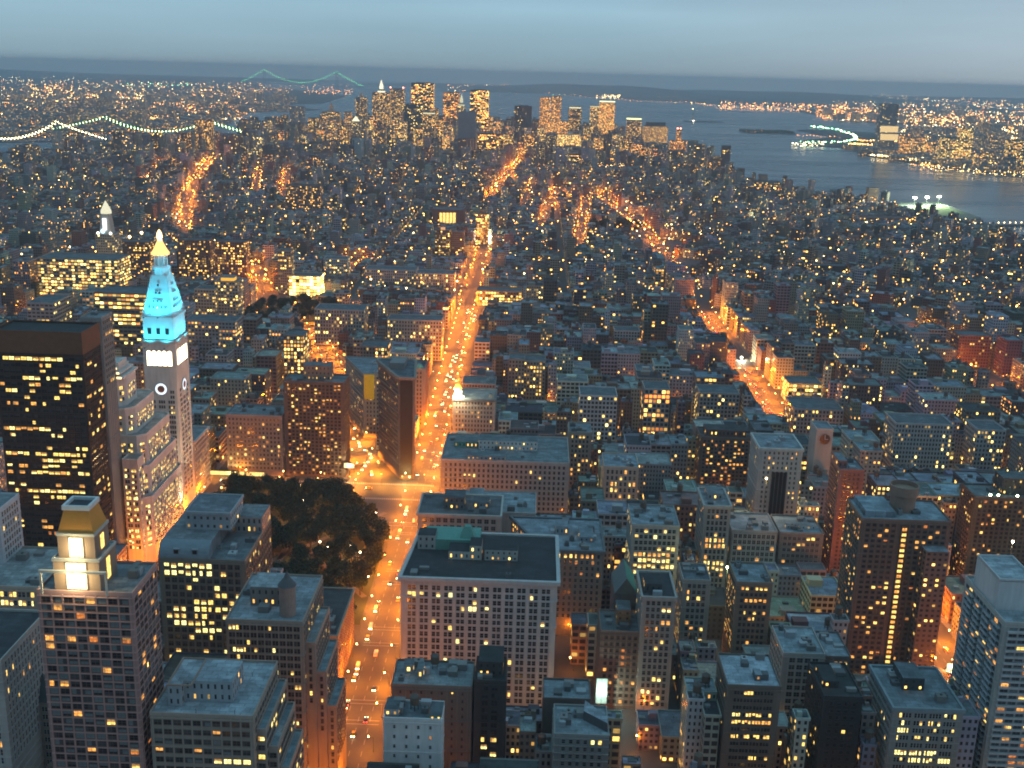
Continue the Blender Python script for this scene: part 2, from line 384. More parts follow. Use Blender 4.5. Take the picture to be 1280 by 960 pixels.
def relief(b, poly, z0, z1, col, bay, fl, margin, rib, belt, top):
    n = len(poly); c2 = tuple(min(1, c*1.13) for c in col)
    for i in range(n):
        a, c = np.array(poly[i][:2], float), np.array(poly[(i+1) % n][:2], float); L = np.linalg.norm(c-a)
        if L < bay*.9: continue
        d = (c-a)/L; nr = np.array([d[1], -d[0]])
        if nr @ (-(a+c)/2) <= 0: continue
        nb = max(1, int((L-2*margin+.01)/bay)); off = (L-nb*bay)/2
        def slabx(u0, u1, za, zb, dp):
            p = [a+d*u0+nr*dp, a+d*u1+nr*dp]; q = [a+d*u0, a+d*u1]; F = lambda *P: b.face([(v[0], v[1], z) for v, z in P], PLAIN, None, c2)
            F((p[0], za), (p[1], za), (p[1], zb), (p[0], zb)); F((p[0], zb), (p[1], zb), (q[1], zb), (q[0], zb)); F((q[0], za), (p[0], za), (p[0], zb), (q[0], zb)); F((p[1], za), (q[1], za), (q[1], zb), (p[1], zb))
        if rib:
            for k in range(nb+1): slabx(off+k*bay-.22, off+k*bay+.22, z0, z1-.6, rib)
        if belt:
            k = 0; zb = z1-top
            while zb > z0+2:
                slabx(.02, L-.02, zb-.25, zb+.1, (rib or .1)+.1); zb -= fl*belt
def wallpart(root, poly, z0, z1, col, roofcol=None, name='wall', parapet=1.0, cornice=0.0, ccol=None, prm=(0, 0, 0, 0), prm2=(0, .5, 1, 1), bay=3.2, fl=3.7, rel=None):
    b = MB(); b.prism(poly, z0, z1, FAC, None, bay, fl, col, (prm[0], prm[1], prm[2], random.random()), prm2)
    if rel: relief(b, poly, max(z0, z1-95), z1, col, *rel)
    b.build(name, root)
    b = MB(); b.face([(x, y, z1) for x, y in poly], ROOF, None, roofcol or (.12, .12, .12))
    b.build('roof', root)
    if parapet:
        b = MB(); b.ring(poly, z1-.35 if not cornice else z1-1.1, z1+parapet, .45+cornice, PLAIN, ccol or tuple(min(1, c*1.1) for c in col), .06+cornice); b.build('cornice' if cornice else 'parapet', root)
def roofjunk(root, x0, x1, y0, y1, z, n=3, col=(.16, .15, .14)):
    for k in range(n):
        a, b_ = random.uniform(2, 5), random.uniform(2, 5); x = random.uniform(x0+1, max(x0+1.1, x1-a-1)); y = random.uniform(y0+1, max(y0+1.1, y1-b_-1)); h = random.uniform(1.2, 3.2)
        c = random.choice([(.30, .31, .32), (.10, .10, .10), (.2, .19, .18), col])
        b = MB(); b.box(x, x+a, y, y+b_, z+.01, z+h, PLAIN, c)
        if random.random() < .5: b.frustum(x+a/2, y+b_/2, .6, .6, z+h, z+h+.4, PLAIN, 10, (.05, .05, .05))
        b.build('air_conditioner', root)
HSIGHT = []
def sight_face(x0, x1, y, z0, z1):
    for x in np.linspace(x0+1, x1-1, max(3, int((x1-x0)/5))):
        for z in np.linspace(z0, z1, 5): HSIGHT.append((x, y-.5, z))
def hero(name, label, cat, px0, px1, py, Y, depth, vis, col, win, roofcol=(.12, .12, .125), bulk=(), tank=(), junk=3, cornice=0.0, ccol=None, x=None, Z=None, skew=0.0, parapet=1.0, keep=100, poly=None, wbase=0, done=True):
    X0, H = on_street(px0, py, Y); X1 = on_street(px1, py, Y)[0]
    if x: X0, X1 = x[0] if x[0] is not None else X0, x[1] if x[1] is not None else X1
    if Z: H = Z
    P = poly or [(X0, Y), (X1, Y), (X1, Y+depth), (X0+skew, Y+depth)]
    root = thing(name, label, cat, ((X0+X1)/2, Y+depth/2, 0))
    rs = random.Random(int(px0*7+py)); rel = None
    if win and not name.startswith('white_block'): rel = (win.get('bay', 3.2), win.get('fl', 3.7), win.get('margin', 1.0), rs.choice((.18, .28, .35)) if rs.random() < .75 else 0, rs.choice((1, 3, 4, 5)), win.get('top', 1.2))
    wallpart(root, P, 0, H, col, roofcol, cornice=cornice, ccol=ccol, parapet=parapet, rel=rel)
    zv = on_street((px0+px1)/2, vis, Y)[1]
    W = Windows()
    if win:
        z0 = max(wbase, zv-3*win.get('fl', 3.7)); n = int((H-win.get('top', 1.2)-z0)/win.get('fl', 3.7)); W.wall(P, H-win.get('top', 1.2)-n*win.get('fl', 3.7), H, **win)
    for fx0, fx1, fy0, fy1, h, c in bulk:
        bx0, bx1, by0, by1 = X0+(X1-X0)*fx0, X0+(X1-X0)*fx1, Y+depth*fy0, Y+depth*fy1
        b = MB(); b.prism(rect(bx0, bx1, by0, by1), H+.01, H+h, FAC, ROOF, 3, 3.5, c, (.12, .3, .4, random.random()), topcol=tuple(v*.8 for v in roofcol)); b.build('bulkhead', root)
    for fx, fy, fz in tank: water_tank(root, X0+(X1-X0)*fx, Y+depth*fy, H+fz)
    if junk: roofjunk(root, X0, X1, Y, Y+depth, H, junk*2)
    xs, ys = [p[0] for p in P], [p[1] for p in P]
    FOOT.append((min(xs), max(xs), min(ys), max(ys)))
    sight_face(X0, X1, Y, min(max(zv, 2), H-1), H)
    if done: W.done(root, keep)
    return dict(root=root, X0=X0, X1=X1, H=H, P=P, W=W, Y=Y, Y1=Y+depth)

# ------------------------------------------------------------------ the nearest buildings
GREYROOF, BLUEROOF, TAR = (.20, .21, .22), (.27, .29, .31), (.045, .045, .05)
W1 = dict(bay=3.0, fl=3.6, w_=1.3, h_=2.0)
# brick tower with the lantern
h = hero('apartment_tower', 'tall red brick tower with glazed bays under a lit lantern and gold mansard', 'tower', 46, 165, 740, 360, 26, 960, (.36, .21, .185),
         dict(bay=4.0, fl=3.05, w_=3.0, h_=2.2, lit=.10, row=.1, pal='aaayo', dark='d2d2d1d0', trim='brick', margin=.5), GREYROOF, junk=2, done=False)
R, cx, cyy, z = h['root'], (h['X0']+h['X1'])/2-3.0, 370, h['H']
def sq(c, d, r): return rect(c-r, c+r, d-r, d+r)
BR = (.25, .17, .12)
for r, za, zb in ((8.2, z, z+12), (6.6, z+12, z+21)):
    b = MB(); b.prism(sq(cx, cyy, r), za+.01, zb, FAC, ROOF, 4, 4, BR, topcol=(.3, .3, .3)); b.build('lantern_stage', R)
    b = MB(); b.ring(sq(cx, cyy, r), zb-.5, zb+.5, .6, PLAIN, (.42, .40, .36), .3); b.build('cornice', R)
LIT = glow('lantern_light', (1, .86, .42), 1.6)
for r, za, zb, ww in ((8.25, z+1, z+11, 3.6), (6.65, z+12.6, z+20, 2.5)):
    b = MB()
    b.box(cx-ww, cx+ww, cyy-r-.25, cyy-r-.02, za, zb, LIT)
    fr = b.build('lantern_window', R)
    b = MB()
    for k in (-1, -.33, .33, 1): b.box(cx+k*ww-.12, cx+k*ww+.12, cyy-r-.45, cyy-r-.26, za, zb, PLAIN, (.35, .32, .28))
    for q in (0, .33, .66, 1): b.box(cx-ww, cx+ww, cyy-r-.42, cyy-r-.27, za+(zb-za)*q-.1, za+(zb-za)*q+.1, PLAIN, (.35, .32, .28))
    b.build('glazing_bars', fr)
    b = MB(); b.box(cx+r+.02, cx+r+.22, cyy-1.4, cyy+1.4, za+1, zb-1, PANE['y']); b.build('lantern_window', R)
b = MB(); b.frustum(cx, cyy, 6.4*1.414, 4.4*1.414, z+21.5, z+29.5, GOLD, 4, ang=pi/4); b.build('mansard_roof', R)
b = MB(); b.ring(sq(cx, cyy, 4.6), z+29.5, z+31.2, .9, WHITE, out=.3); b.face([(x, y, z+30) for x, y in sq(cx, cyy, 4.2)], ROOF, None, (.04, .04, .05)); b.build('crown_rim', R)
for sx in (-1, 1):
    b = MB(); b.box(cx+sx*11.6-.35, cx+sx*11.6+.35, cyy-11.6, cyy-10.9, z, z+8.5, PLAIN, (.45, .42, .36)); b.build('pergola_post', R)
b = MB(); b.box(cx-12, cx+12, cyy-11.8, cyy-10.7, z+8.5, z+9.3, PLAIN, (.45, .42, .36)); b.build('pergola_beam', R)
h['W'].done(R); LAMPSPOT.append(((cx, cyy-12.5, z+6), 1500, (1, .85, .45))); LAMPSPOT.append(((cx, cyy-10.5, z+16), 900, (1, .85, .45)))  # lights added in front of the lantern to spill its glow over the stages
hero('office_building', 'pale building with flat grey roof behind the brick lantern tower', 'building', -40, 48, 733, 475, 45, 830, (.36, .31, .25),
     dict(bay=4.2, fl=4.4, w_=1.5, h_=2.5, lit=.30, row=.7, pal='wyy', trim='stone', group=2, gap=.4, rows={0: (0, 1, .6, 'wy'), 1: (0, 1, .7, 'wy')}), (.30, .31, .31), junk=2)
hero('fluted_tower', 'pale corner tower with tall window strips, cut by the picture edge above the flat roof', 'tower', -90, -2, 636, 500, 22, 725, (.46, .47, .48),
     dict(bay=2.6, fl=3.7, w_=1.4, h_=2.3, lit=.03, row=.2, dark='d0d2d1', trim='white'), GREYROOF, junk=0)
hero('fluted_building', 'white fluted slab at the bottom corner, its lower floors washed with orange street light', 'building', -90, 1, 824, 372, 40, 930, (.40, .36, .32), dict(bay=2.6, fl=3.6, w_=.9, h_=2.6, lit=.06, pal='ya', dark='d0d1', trim='white'), TAR, junk=1)
h = hero('gabled_building', 'slim brown building with a steep dark pyramid roof beside the lantern tower', 'building', 36, 64, 878, 398, 9, 950, (.26, .22, .19),
     dict(bay=3.4, fl=3.5, w_=.9, h_=2.0, lit=.05, group=2, gap=.3, dark='d0d0d1', trim='stone'), TAR, junk=0, parapet=.3)
b = MB(); xc, yc = (h['X0']+h['X1'])/2, 402.5; rr = (h['X1']-h['X0'])/2*1.3
b.frustum(xc, yc, rr*1.12, .05, h['H']+.2, h['H']+11, PLAIN, 4, (.06, .075, .08), pi/4); b.build('pyramid_roof', h['root'])
h = hero('arched_office', 'dark stone block with yellow arched windows and rounded roof by the park trees', 'building', 198, 306, 699, 519, 56, 805, (.17, .15, .12),
     dict(bay=3.6, fl=4.0, w_=2.4, h_=2.5, lit=.14, row=.7, pal='wyy', trim='brown', dark='d0d0', rows={0: (0, .6, .95, 'w'), 1: (0, .6, .95, 'w'), 6: (.05, .95, .8, 'wy'), 7: (.1, .5, .8, 'wy'), 8: (.05, .6, .9, 'wy'), 9: (.4, .75, .9, 'wy'), 10: (0, .6, .5, 'ya')}), (.16, .17, .18), junk=5, done=False)
X0, X1, H0 = h['X0'], h['X1'], h['H']; xm = X0+(X1-X0)*.58
b = MB(); n = 8
prof = [(0+6*sin(pi/2*k/n)*1.0, 7*(1-cos(pi/2*k/n))*0+7*sin(pi/2*k/n)) for k in range(n+1)]
arc = [(-8*cos(pi/2*k/n), 8*sin(pi/2*k/n)) for k in range(n+1)]
for (o0, a0), (o1, a1) in zip(arc, arc[1:]):
    y0, y1 = 519+8+o0, 519+8+o1
    b.face([(X0, y0, H0+a0), (xm, y0, H0+a0), (xm, y1, H0+a1), (X0, y1, H0+a1)], PLAIN, None, (.17, .20, .22))
    b.face([(xm, y0, H0+a0), (xm, y0, H0), (xm, y1, H0), (xm, y1, H0+a1)][::-1], PLAIN, None, (.17, .20, .22))
    b.face([(X0, y0, H0+a0), (X0, y0, H0), (X0, y1, H0), (X0, y1, H0+a1)], PLAIN, None, (.17, .20, .22))
b.box(X0, xm, 527, 560, H0+.02, H0+8, ROOF, (.19, .20, .21)); b.build('barrel_roof', h['root'])
for k in (0.35, .72):
    xx = X0+(xm-X0)*k; b = MB(); b.box(xx-1.6, xx+1.6, 519.8, 527, H0+2.2, H0+5.6, PLAIN, (.22, .24, .25)); d = b.build('dormer', h['root'])
    b = MB(); b.box(xx-1.1, xx+1.1, 519.6, 519.78, H0+2.6, H0+5.1, PANE['d0']); b.build('dormer_window', d)
b = MB(); b.prism(rect(X0+8, xm+6, 540, 566), H0+8, H0+17, FAC, ROOF, 3.2, 4.5, (.30, .32, .33), (.0, .35, .35, .3), topcol=(.17, .18, .2)); b.build('penthouse', h['root'])
b = MB(); b.ring(rect(X0+8, xm+6, 540, 566), H0+16.5, H0+18, .7, PLAIN, (.3, .32, .33), .5); b.build('penthouse_cornice', h['root'])
b = MB(); b.prism(rect(X1-14, X1, 556, 575), H0+.02, H0+9, FAC, ROOF, 3, 4, (.26, .25, .24), (.0, .35, .5, .7), topcol=(.2, .21, .22)); b.build('rear_wing', h['root'])
h['W'].done(h['root'])
# turreted setback building
h = hero('setback_building', 'tan setback block with terraces and a round brick turret above the avenue', 'building', 282, 378, 776, 432, 46, 960, (.27, .215, .175),
     dict(bay=3.1, fl=3.5, w_=1.1, h_=2.0, lit=.15, row=.6, pal='yyaw', dark='d0d0d1', trim='brown', group=2, gap=.35), (.25, .27, .29), junk=2, done=False)
X1, H0, R = h['X1'], h['H'], h['root']
b = MB(); tx, ty = X1-8, 440; b.lathe(tx, ty, [(3.6, H0), (3.6, H0+13), (4.0, H0+13.2), (4.0, H0+14)], PLAIN, 16, (.30, .20, .16)); tur = b.build('turret', R)
b = MB(); b.lathe(tx, ty, [(4.1, H0+14), (1.4, H0+17.5), (.1, H0+20.5)], PLAIN, 16, (.08, .08, .085)); b.build('turret_roof', tur)
b = MB(); b.prism(rect(X1-26, X1-12, 447, 462), H0+.01, H0+9, FAC, ROOF, 3, 4, (.20, .17, .15), (0, .3, .4, .1), topcol=(.3, .32, .33)); b.build('penthouse', R)
zz = H0
for k, (dx, dz) in enumerate(((4.5, 12), (8.5, 27), (12.5, 45))):
    P = rect(X1+.01 if k == 0 else X1+(4.5, 8.5)[k-1]+.01, X1+dx, 436+k*2, 470-k*3)
    wallpart(R, P, 0, H0-dz, (.27, .205, .165), (.22, .27, .30), 'terrace_wing')
    h['W'].wall(P, H0-dz-30, H0-dz, bay=3.1, fl=3.5, w_=1.1, h_=2.0, lit=.15, row=.4, pal='yya', dark='d0d0d1', trim='brown')
h['W'].done(R); FOOT.append((X1, X1+13, 432, 470))
# terraced building in front
h = hero('terraced_office', 'low tan office with blue grey terraces and a blind penthouse, a white lit floor below', 'building', 187, 316, 893, 360, 40, 960, (.28, .225, .185),
     dict(bay=3.6, fl=3.9, w_=2.7, h_=1.9, lit=.10, row=.6, pal='wya', dark='d0d0d1d2', trim='brown', rows={4: (.6, 1, 1, 'w'), 3: (.2, .6, .5, 'ya'), 5: (0, .6, .5, 'ya'), 6: (.2, .6, .8, 'w')}), (.29, .33, .36), junk=0, done=False)
X0, X1, H0, R = h['X0'], h['X1'], h['H'], h['root']
PC = (.27, .29, .30)
b = MB(); b.prism([(X0+5, 366), (X0+10, 366), (X0+10, 370), (X1-10, 370), (X1-10, 386), (X0+5, 386)], H0+.01, H0+8.5, FAC, ROOF, 2.7, 5, PC, (.15, .3, .45, .77), topcol=(.30, .34, .37)); b.build('penthouse', R)
b = MB(); b.ring(rect(X0+4.9, X0+14, 365.9, 386), H0+8.5, H0+9.1, .4, PLAIN, (.3, .2, .15)); b.build('penthouse_coping', R)
for k in range(6):
    xx, yy = random.uniform(X0+2, X1-2), random.choice((362, 389)); b = MB(); b.frustum(xx, yy, .12, .12, H0, H0+1.8, PLAIN, 6, (.1, .1, .1)); b.build('vent_pipe', R)
for k, (dx, dz) in enumerate(((3.5, 8), (7, 17), (10.5, 28))):
    P = rect(X1+.01+(0, 3.5, 7)[k], X1+dx, 364+k*3, 400-k*2)
    wallpart(R, P, 0, H0-dz, (.28, .22, .18), (.24, .30, .33), 'terrace_wing'); h['W'].wall(P, H0-dz-25, H0-dz, bay=3.4, fl=3.9, w_=2.4, h_=1.9, lit=.2, row=.6, pal='wy', dark='d0d1', trim='brown')
h['W'].done(R); FOOT.append((X1, X1+10.5, 360, 400))
hero('red_brick_block', 'dark roofed red brick block facing the avenue across from the big white block', 'building', 340, 426, 793, 527, 55, 880, (.20, .07, .055),
     dict(bay=2.9, fl=3.9, w_=1.2, h_=2.1, lit=.04, row=.3, pal='ya', dark='d0d0', trim='stone'), (.05, .055, .06), bulk=((.05, .32, .3, .7, 5, (.33, .33, .32)), (.62, .78, .12, .3, 2.2, (.35, .36, .37))), junk=4, cornice=.8, ccol=(.22, .19, .15), x=(-133, -97))
# the big white block
h = hero('white_block', 'massive white block with rows of small paired windows and a black roof beside the avenue', 'building', 501, 697, 722, 519, 58, 900, (.50, .475, .45),
     dict(bay=6.2, fl=3.7, w_=1.75, h_=2.5, lit=.045, row=.1, pal='wyy', dark='d0d0d0d0d1', trim='white', group=2, gap=.55, margin=.5, top=3.2,
          rows={0: (.4, .5, .5, 'w'), 1: (0, .18, .8, 'ya'), 3: (.42, .56, .7, 'w')}), (.03, .032, .036), junk=3, cornice=1.5, ccol=(.44, .42, .40), done=False,
         bulk=((.06, .18, .62, .8, 8, (.34, .32, .29)), (.28, .42, .42, .62, 4.5, (.40, .38, .33)), (.42, .5, .42, .62, 8, (.42, .40, .33)), (.52, .74, .42, .62, 6, (.36, .35, .31))), skew=4)
R, X0, X1, H0 = h['root'], h['X0'], h['X1'], h['H']
h['W'].L = [q for q in h['W'].L]
for dz in (10.5, 25):
    b = MB(); b.ring(h['P'], H0-dz, H0-dz+.5, .5, PLAIN, (.52, .50, .47), .35); b.build('string_course', R)
npil = int((X1-X0-.99)/6.2); off = ((X1-X0)-npil*6.2)/2
for k in range(npil+1):
    b = MB(); xx = X0+off+k*6.2; b.box(xx-.55, xx+.55, 519-.4, 519-.02, 0, H0-10.6, PLAIN, (.53, .50, .47)); b.build('pilaster', R)
b = MB(); b.box(X0+8, X0+38, 555, 573, H0+.01, H0+6, COPPER); b.build('copper_penthouse', R)
b = MB(); b.frustum(X0+52*.6, 561, 5.5, 2.2, H0+6, H0+12, COPPER, 4, ang=pi/4); b.build('copper_lantern', R)
h['W'].done(R)
# in front of it
hero('dark_roof_building', 'low brown building with a cluttered grey roof in front of the white block', 'building', 489, 591, 857, 441, 22, 925, (.15, .125, .105),
     dict(bay=4.6, fl=3.8, w_=.8, h_=1.3, lit=.03, dark='d0d0', trim='brown'), (.22, .24, .25), bulk=((.12, .24, .5, .75, 4.5, (.38, .38, .38)), (.3, .38, .3, .6, 5, (.28, .3, .3))), junk=4, tank=((.5, .75, 0),), x=(None, -21.5))
hero('dark_tower', 'black brick tower with a few yellow windows low down, in front of the white block', 'building', 593, 632, 852, 440, 21, 945, (.035, .033, .032),
     dict(bay=4.2, fl=3.7, w_=2.6, h_=2.2, lit=.0, pal='wy', dark='d0', trim='dark', rows={7: (.0, 1, .7, 'y'), 8: (0, 1, .6, 'yw'), 9: (0, 1, .6, 'w')}), (.03, .03, .03), bulk=((.1, .9, .25, .95, 7, (.04, .038, .036)),), junk=2)
hero('white_lot_building', 'small blank white building with scattered little windows beside the orange avenue', 'building', 479, 552, 899, 408, 14, 955, (.56, .55, .53),
     dict(bay=5.0, fl=4.6, w_=.9, h_=1.5, lit=.12, row=.1, pal='yo', dark='d0d0', trim='white'), (.12, .14, .15), bulk=((.0, .25, .2, .9, 3, (.4, .4, .4)), (.78, 1, .1, .9, 1.6, (.12, .26, .2))), tank=((.5, .6, 0),), junk=3)
h = hero('corner_office', 'grey office with a slanted rooftop house at the foot of the white block', 'building', 693, 762, 919, 432, 24, 960, (.27, .25, .23),
     dict(bay=3.2, fl=3.7, w_=1.5, h_=2.0, lit=.08, pal='wy', dark='d0d0d1', trim='stone'), (.25, .28, .30), junk=4, done=True)
b = MB(); P = [(h['X1']-11, 445), (h['X1']-1, 436), (h['X1']-.4, 441), (h['X1']-10, 454)]; b.prism(P, h['H']+.01, h['H']+4.5, FAC, ROOF, col=(.10, .09, .09), topcol=(.3, .33, .36)); b.build('rooftop_house', h['root'])
hero('brown_slab', 'windowless brown slab behind the grey office with a slanted rooftop house', 'building', 679, 722, 874, 466, 18, 915, (.13, .10, .085), None, (.22, .25, .27), junk=2, x=(None, 33))
# right of Broadway
h = hero('blue_roof_hotel', 'tan building, flat blue grey roof, orange lit top floor, angled along the diagonal street', 'building', 680, 755, 688, 600, 48, 765, (.235, .20, .17),
     dict(bay=3.2, fl=3.8, w_=1.5, h_=2.3, lit=.05, row=.7, pal='ao', dark='d0d0d1', trim='stone', rows={0: (0, 1, .7, 'ay'), 1: (0, 1, .5, 'ao'), 'all': 1}), (.24, .27, .30), skew=-20, bulk=((.2, .42, .5, .75, 5, (.28, .3, .31)), (.6, .85, .3, .7, 3, (.22, .24, .26))), junk=5, cornice=1.0, ccol=(.12, .12, .12))
hero('lit_loft', 'grey loft with bright yellow rows and twin dark strips, right of blue roofed corner', 'building', 790, 850, 657, 604, 32, 725, (.30, .28, .26),
     dict(bay=2.7, fl=3.7, w_=1.9, h_=2.3, lit=.25, row=.8, pal='wyy', dark='d0d0', trim='stone', rows={1: (0, .5, .6, 'wy'), 4: (0, 1, .7, 'ya'), 5: (.1, 1, .7, 'yw'), 7: (.1, .9, .8, 'yw')}), (.24, .27, .29), junk=4, tank=((.3, .7, 0),))
hero('slim_loft', 'slim pale loft with an orange lit shop floor below a starry floodlight', 'building', 854, 889, 726, 566, 22, 800, (.34, .29, .25),
     dict(bay=2.7, fl=3.7, w_=1.8, h_=2.2, lit=.35, row=.5, pal='ya', dark='d0', trim='stone'), (.1, .11, .12), junk=3)
h = hero('stone_slab', 'tall grey stone slab with full height piers, behind the green pitched roof', 'building', 803, 845, 747, 520, 30, 885, (.30, .27, .24),
     dict(bay=2.7, fl=3.6, w_=1.7, h_=2.3, lit=.12, row=.6, pal='way', dark='d0d0', trim='stone', rows={1: (.6, .9, .9, 'w'), 14: (0, 1, .6, 'w')}), TAR, bulk=((.1, .6, .2, .6, 5, (.06, .06, .06)),), junk=2, cornice=.7)
h = hero('green_gable_building', 'dark building under a steep green gabled roof between blue roof and stone slab', 'building', 768, 797, 742, 548, 26, 800, (.10, .10, .10), None, TAR, junk=0, parapet=0)
X0, X1, H0 = h['X0'], h['X1'], h['H']; b = MB(); xm = (X0+X1)/2
for y0, y1 in ((548, 574),):
    GC = (.06, .24, .17)
    b.face([(X0, y0, H0), (xm, y0, H0+9), (xm, y1, H0+9), (X0, y1, H0)][::-1], PLAIN, None, (.12, .14, .14)); b.face([(X1, y0, H0), (X1, y1, H0), (xm, y1, H0+9), (xm, y0, H0+9)], PLAIN, None, GC)
    b.face([(X0, y0, H0), (X1, y0, H0), (xm, y0, H0+9)], PLAIN, None, (.12, .12, .11)); b.face([(X1, y1, H0), (X0, y1, H0), (xm, y1, H0+9)], PLAIN, None, (.12, .12, .11))
b.build('gabled_roof', h['root'])
hero('brown_loft', 'brown brick loft below the green gable, its base glowing orange by a bright billboard', 'building', 751, 802, 790, 522, 24, 895, (.19, .13, .10),
     dict(bay=3.0, fl=3.7, w_=1.6, h_=1.8, lit=.10, pal='ao', dark='d0d0', trim='brown'), (.14, .15, .16), bulk=((.4, .75, .3, .8, 9, (.25, .14, .07)),), junk=2)
hero('corniced_slab', 'grey slab with a colonnade under its cornice and yellow rows mid height', 'building', 881, 914, 633, 640, 30, 732, (.31, .29, .265),
     dict(bay=2.6, fl=3.8, w_=1.6, h_=2.5, lit=.1, row=.7, pal='ya', dark='d0d0', trim='stone', rows={5: (.1, .9, .9, 'ya'), 6: (.1, .9, .9, 'ay'), 9: (.1, .9, .9, 'yw'), 10: (0, .9, .9, 'yw')}), (.24, .25, .26), cornice=.8, junk=2, bulk=((.2, .8, .4, .8, 4, (.28, .27, .26)),))
hero('arcade_loft', 'wide low blue roofed loft with white arcade floor, right of the corniced slab', 'building', 915, 972, 664, 650, 30, 700, (.30, .29, .27),
     dict(bay=2.9, fl=3.9, w_=2.1, h_=2.6, lit=.05, row=.3, pal='ya', dark='d0d0', trim='white'), (.25, .28, .31), junk=4)
hero('roof_terrace_loft', 'low dark loft with a long pale skylight strip, left of the red tower', 'building', 975, 1030, 667, 654, 30, 700, (.16, .15, .14),
     dict(bay=2.9, fl=3.9, w_=2.0, h_=2.0, lit=.05, pal='ya', dark='d0', trim='grey'), (.2, .24, .26), bulk=((.2, .9, .3, .5, 2, (.4, .42, .43)),), junk=3)
hero('amber_loft', 'brown loft with amber lit rows under a blue roof, below the arcade loft', 'building', 921, 966, 729, 556, 26, 800, (.20, .15, .11),
     dict(bay=2.5, fl=3.6, w_=1.5, h_=1.8, lit=.25, row=.7, pal='aya', dark='d0', trim='brown', rows={0: (.2, 1, .8, 'y'), 2: (.2, 1, .9, 'ya')}), (.22, .25, .27), junk=3)
hero('gallery_building', 'pale orange lit facade of tall arched windows set between flat roofs', 'building', 755, 799, 584, 762, 30, 617, (.42, .33, .27),
     dict(bay=3.2, fl=4.6, w_=1.6, h_=3.0, lit=.55, row=.5, pal='yay', dark='d0', trim='white'), (.24, .27, .3), junk=3)
hero('pale_loft_tower', 'slim tan loft tower with paired lit windows, left of the orange lit arcade facade', 'building', 711, 740, 541, 838, 26, 592, (.28, .235, .19),
     dict(bay=2.9, fl=3.9, w_=1.6, h_=2.2, lit=.3, row=.5, pal='ya', dark='d0', trim='stone'), (.2, .22, .24), junk=2)
hero('amber_apartments', 'broad brown apartment block full of amber windows, left of the white corner slab', 'building', 876, 950, 547, 832, 26, 605, (.15, .095, .07),
     dict(bay=3.0, fl=3.1, w_=1.8, h_=1.6, lit=.36, row=.1, pal='aaoy', dark='d0', trim='brown'), (.07, .06, .06), bulk=((.1, .85, .2, .8, 5, (.12, .06, .05)),), junk=2)
h = hero('white_corner_slab', 'white fronted slab with a dark glass centre strip and small side windows', 'building', 950, 1004, 561, 760, 34, 645, (.46, .43, .40),
     dict(bay=3.2, fl=3.7, w_=1.2, h_=1.9, lit=.08, row=.2, pal='ya', dark='d0d0', trim='white'), (.23, .26, .28), junk=2, cornice=.6)
xm = (h['X0']+h['X1'])/2; b = MB(); b.box(xm-5.5, xm+5.5, 759.3, 759.6, 6, h['H']-17, PANE['d0'])
for k in range(5): b.box(xm-5.4+k*2.7-.2, xm-5.4+k*2.7+.2, 759.0, 759.29, 6, h['H']-17, PLAIN, (.1, .1, .1))
b.build('glass_strip', h['root'])
b = MB(); b.prism(rect(h['X1']+.05, h['X1']+5, 766, 792), 0, h['H']-6, FAC, ROOF, 2.4, 3.8, (.1, .08, .06), (.75, .8, .5, .3), (.2, .3, 1.2, 1)); b.build('lit_stair_bay', h['root'])
hero('clock_tower_block', 'pale blank tower marked by a dark round clock, behind the red brick tower', 'building', 1021, 1042, 537, 805, 20, 572, (.38, .36, .33), None, (.2, .22, .24), junk=0)
h = on_street(1031, 549, 804.6); b = MB()
for r, m, dy in ((4.6, PLAIN, 0), (3.9, PANE['d0'], .1)):
    P = [(h[0]+r*cos(a*pi/12), h[1]+r*sin(a*pi/12)) for a in range(24)]
    b.face([(x, 804.55-dy, z) for x, z in P], m, None, (.25, .25, .27))
    for (x, z), (x2, z2) in zip(P, P[1:]+P[:1]): b.face([(x, 804.55-dy, z), (x, 804.95, z), (x2, 804.95, z2), (x2, 804.55-dy, z2)], m, None, (.2, .2, .22))
b.box(h[0]-.25, h[0]+.25, 804.2, 804.4, h[1]-.3, h[1]+3.2, PLAIN, (.5, .5, .5)); b.box(h[0]-.2, h[0]+2.4, 804.2, 804.4, h[1]-.2, h[1]+.2, PLAIN, (.5, .5, .5))
o = b.build('clock_face', [q for q in bpy.data.objects if q.name == 'clock_tower_block'][0])
# red brick apartment tower
hero('red_tower', 'tall red brick apartment tower with a flat blue roof, beside the red lit street gap', 'tower', 1050, 1081, 588, 680, 24, 716, (.185, .095, .085),
     dict(bay=2.9, fl=2.95, w_=1.5, h_=1.5, lit=.14, row=.1, pal='ayo', dark='d0', trim='brick'), (.2, .23, .25), bulk=((.0, .35, .2, .9, 5, (.2, .09, .08)),), junk=2)
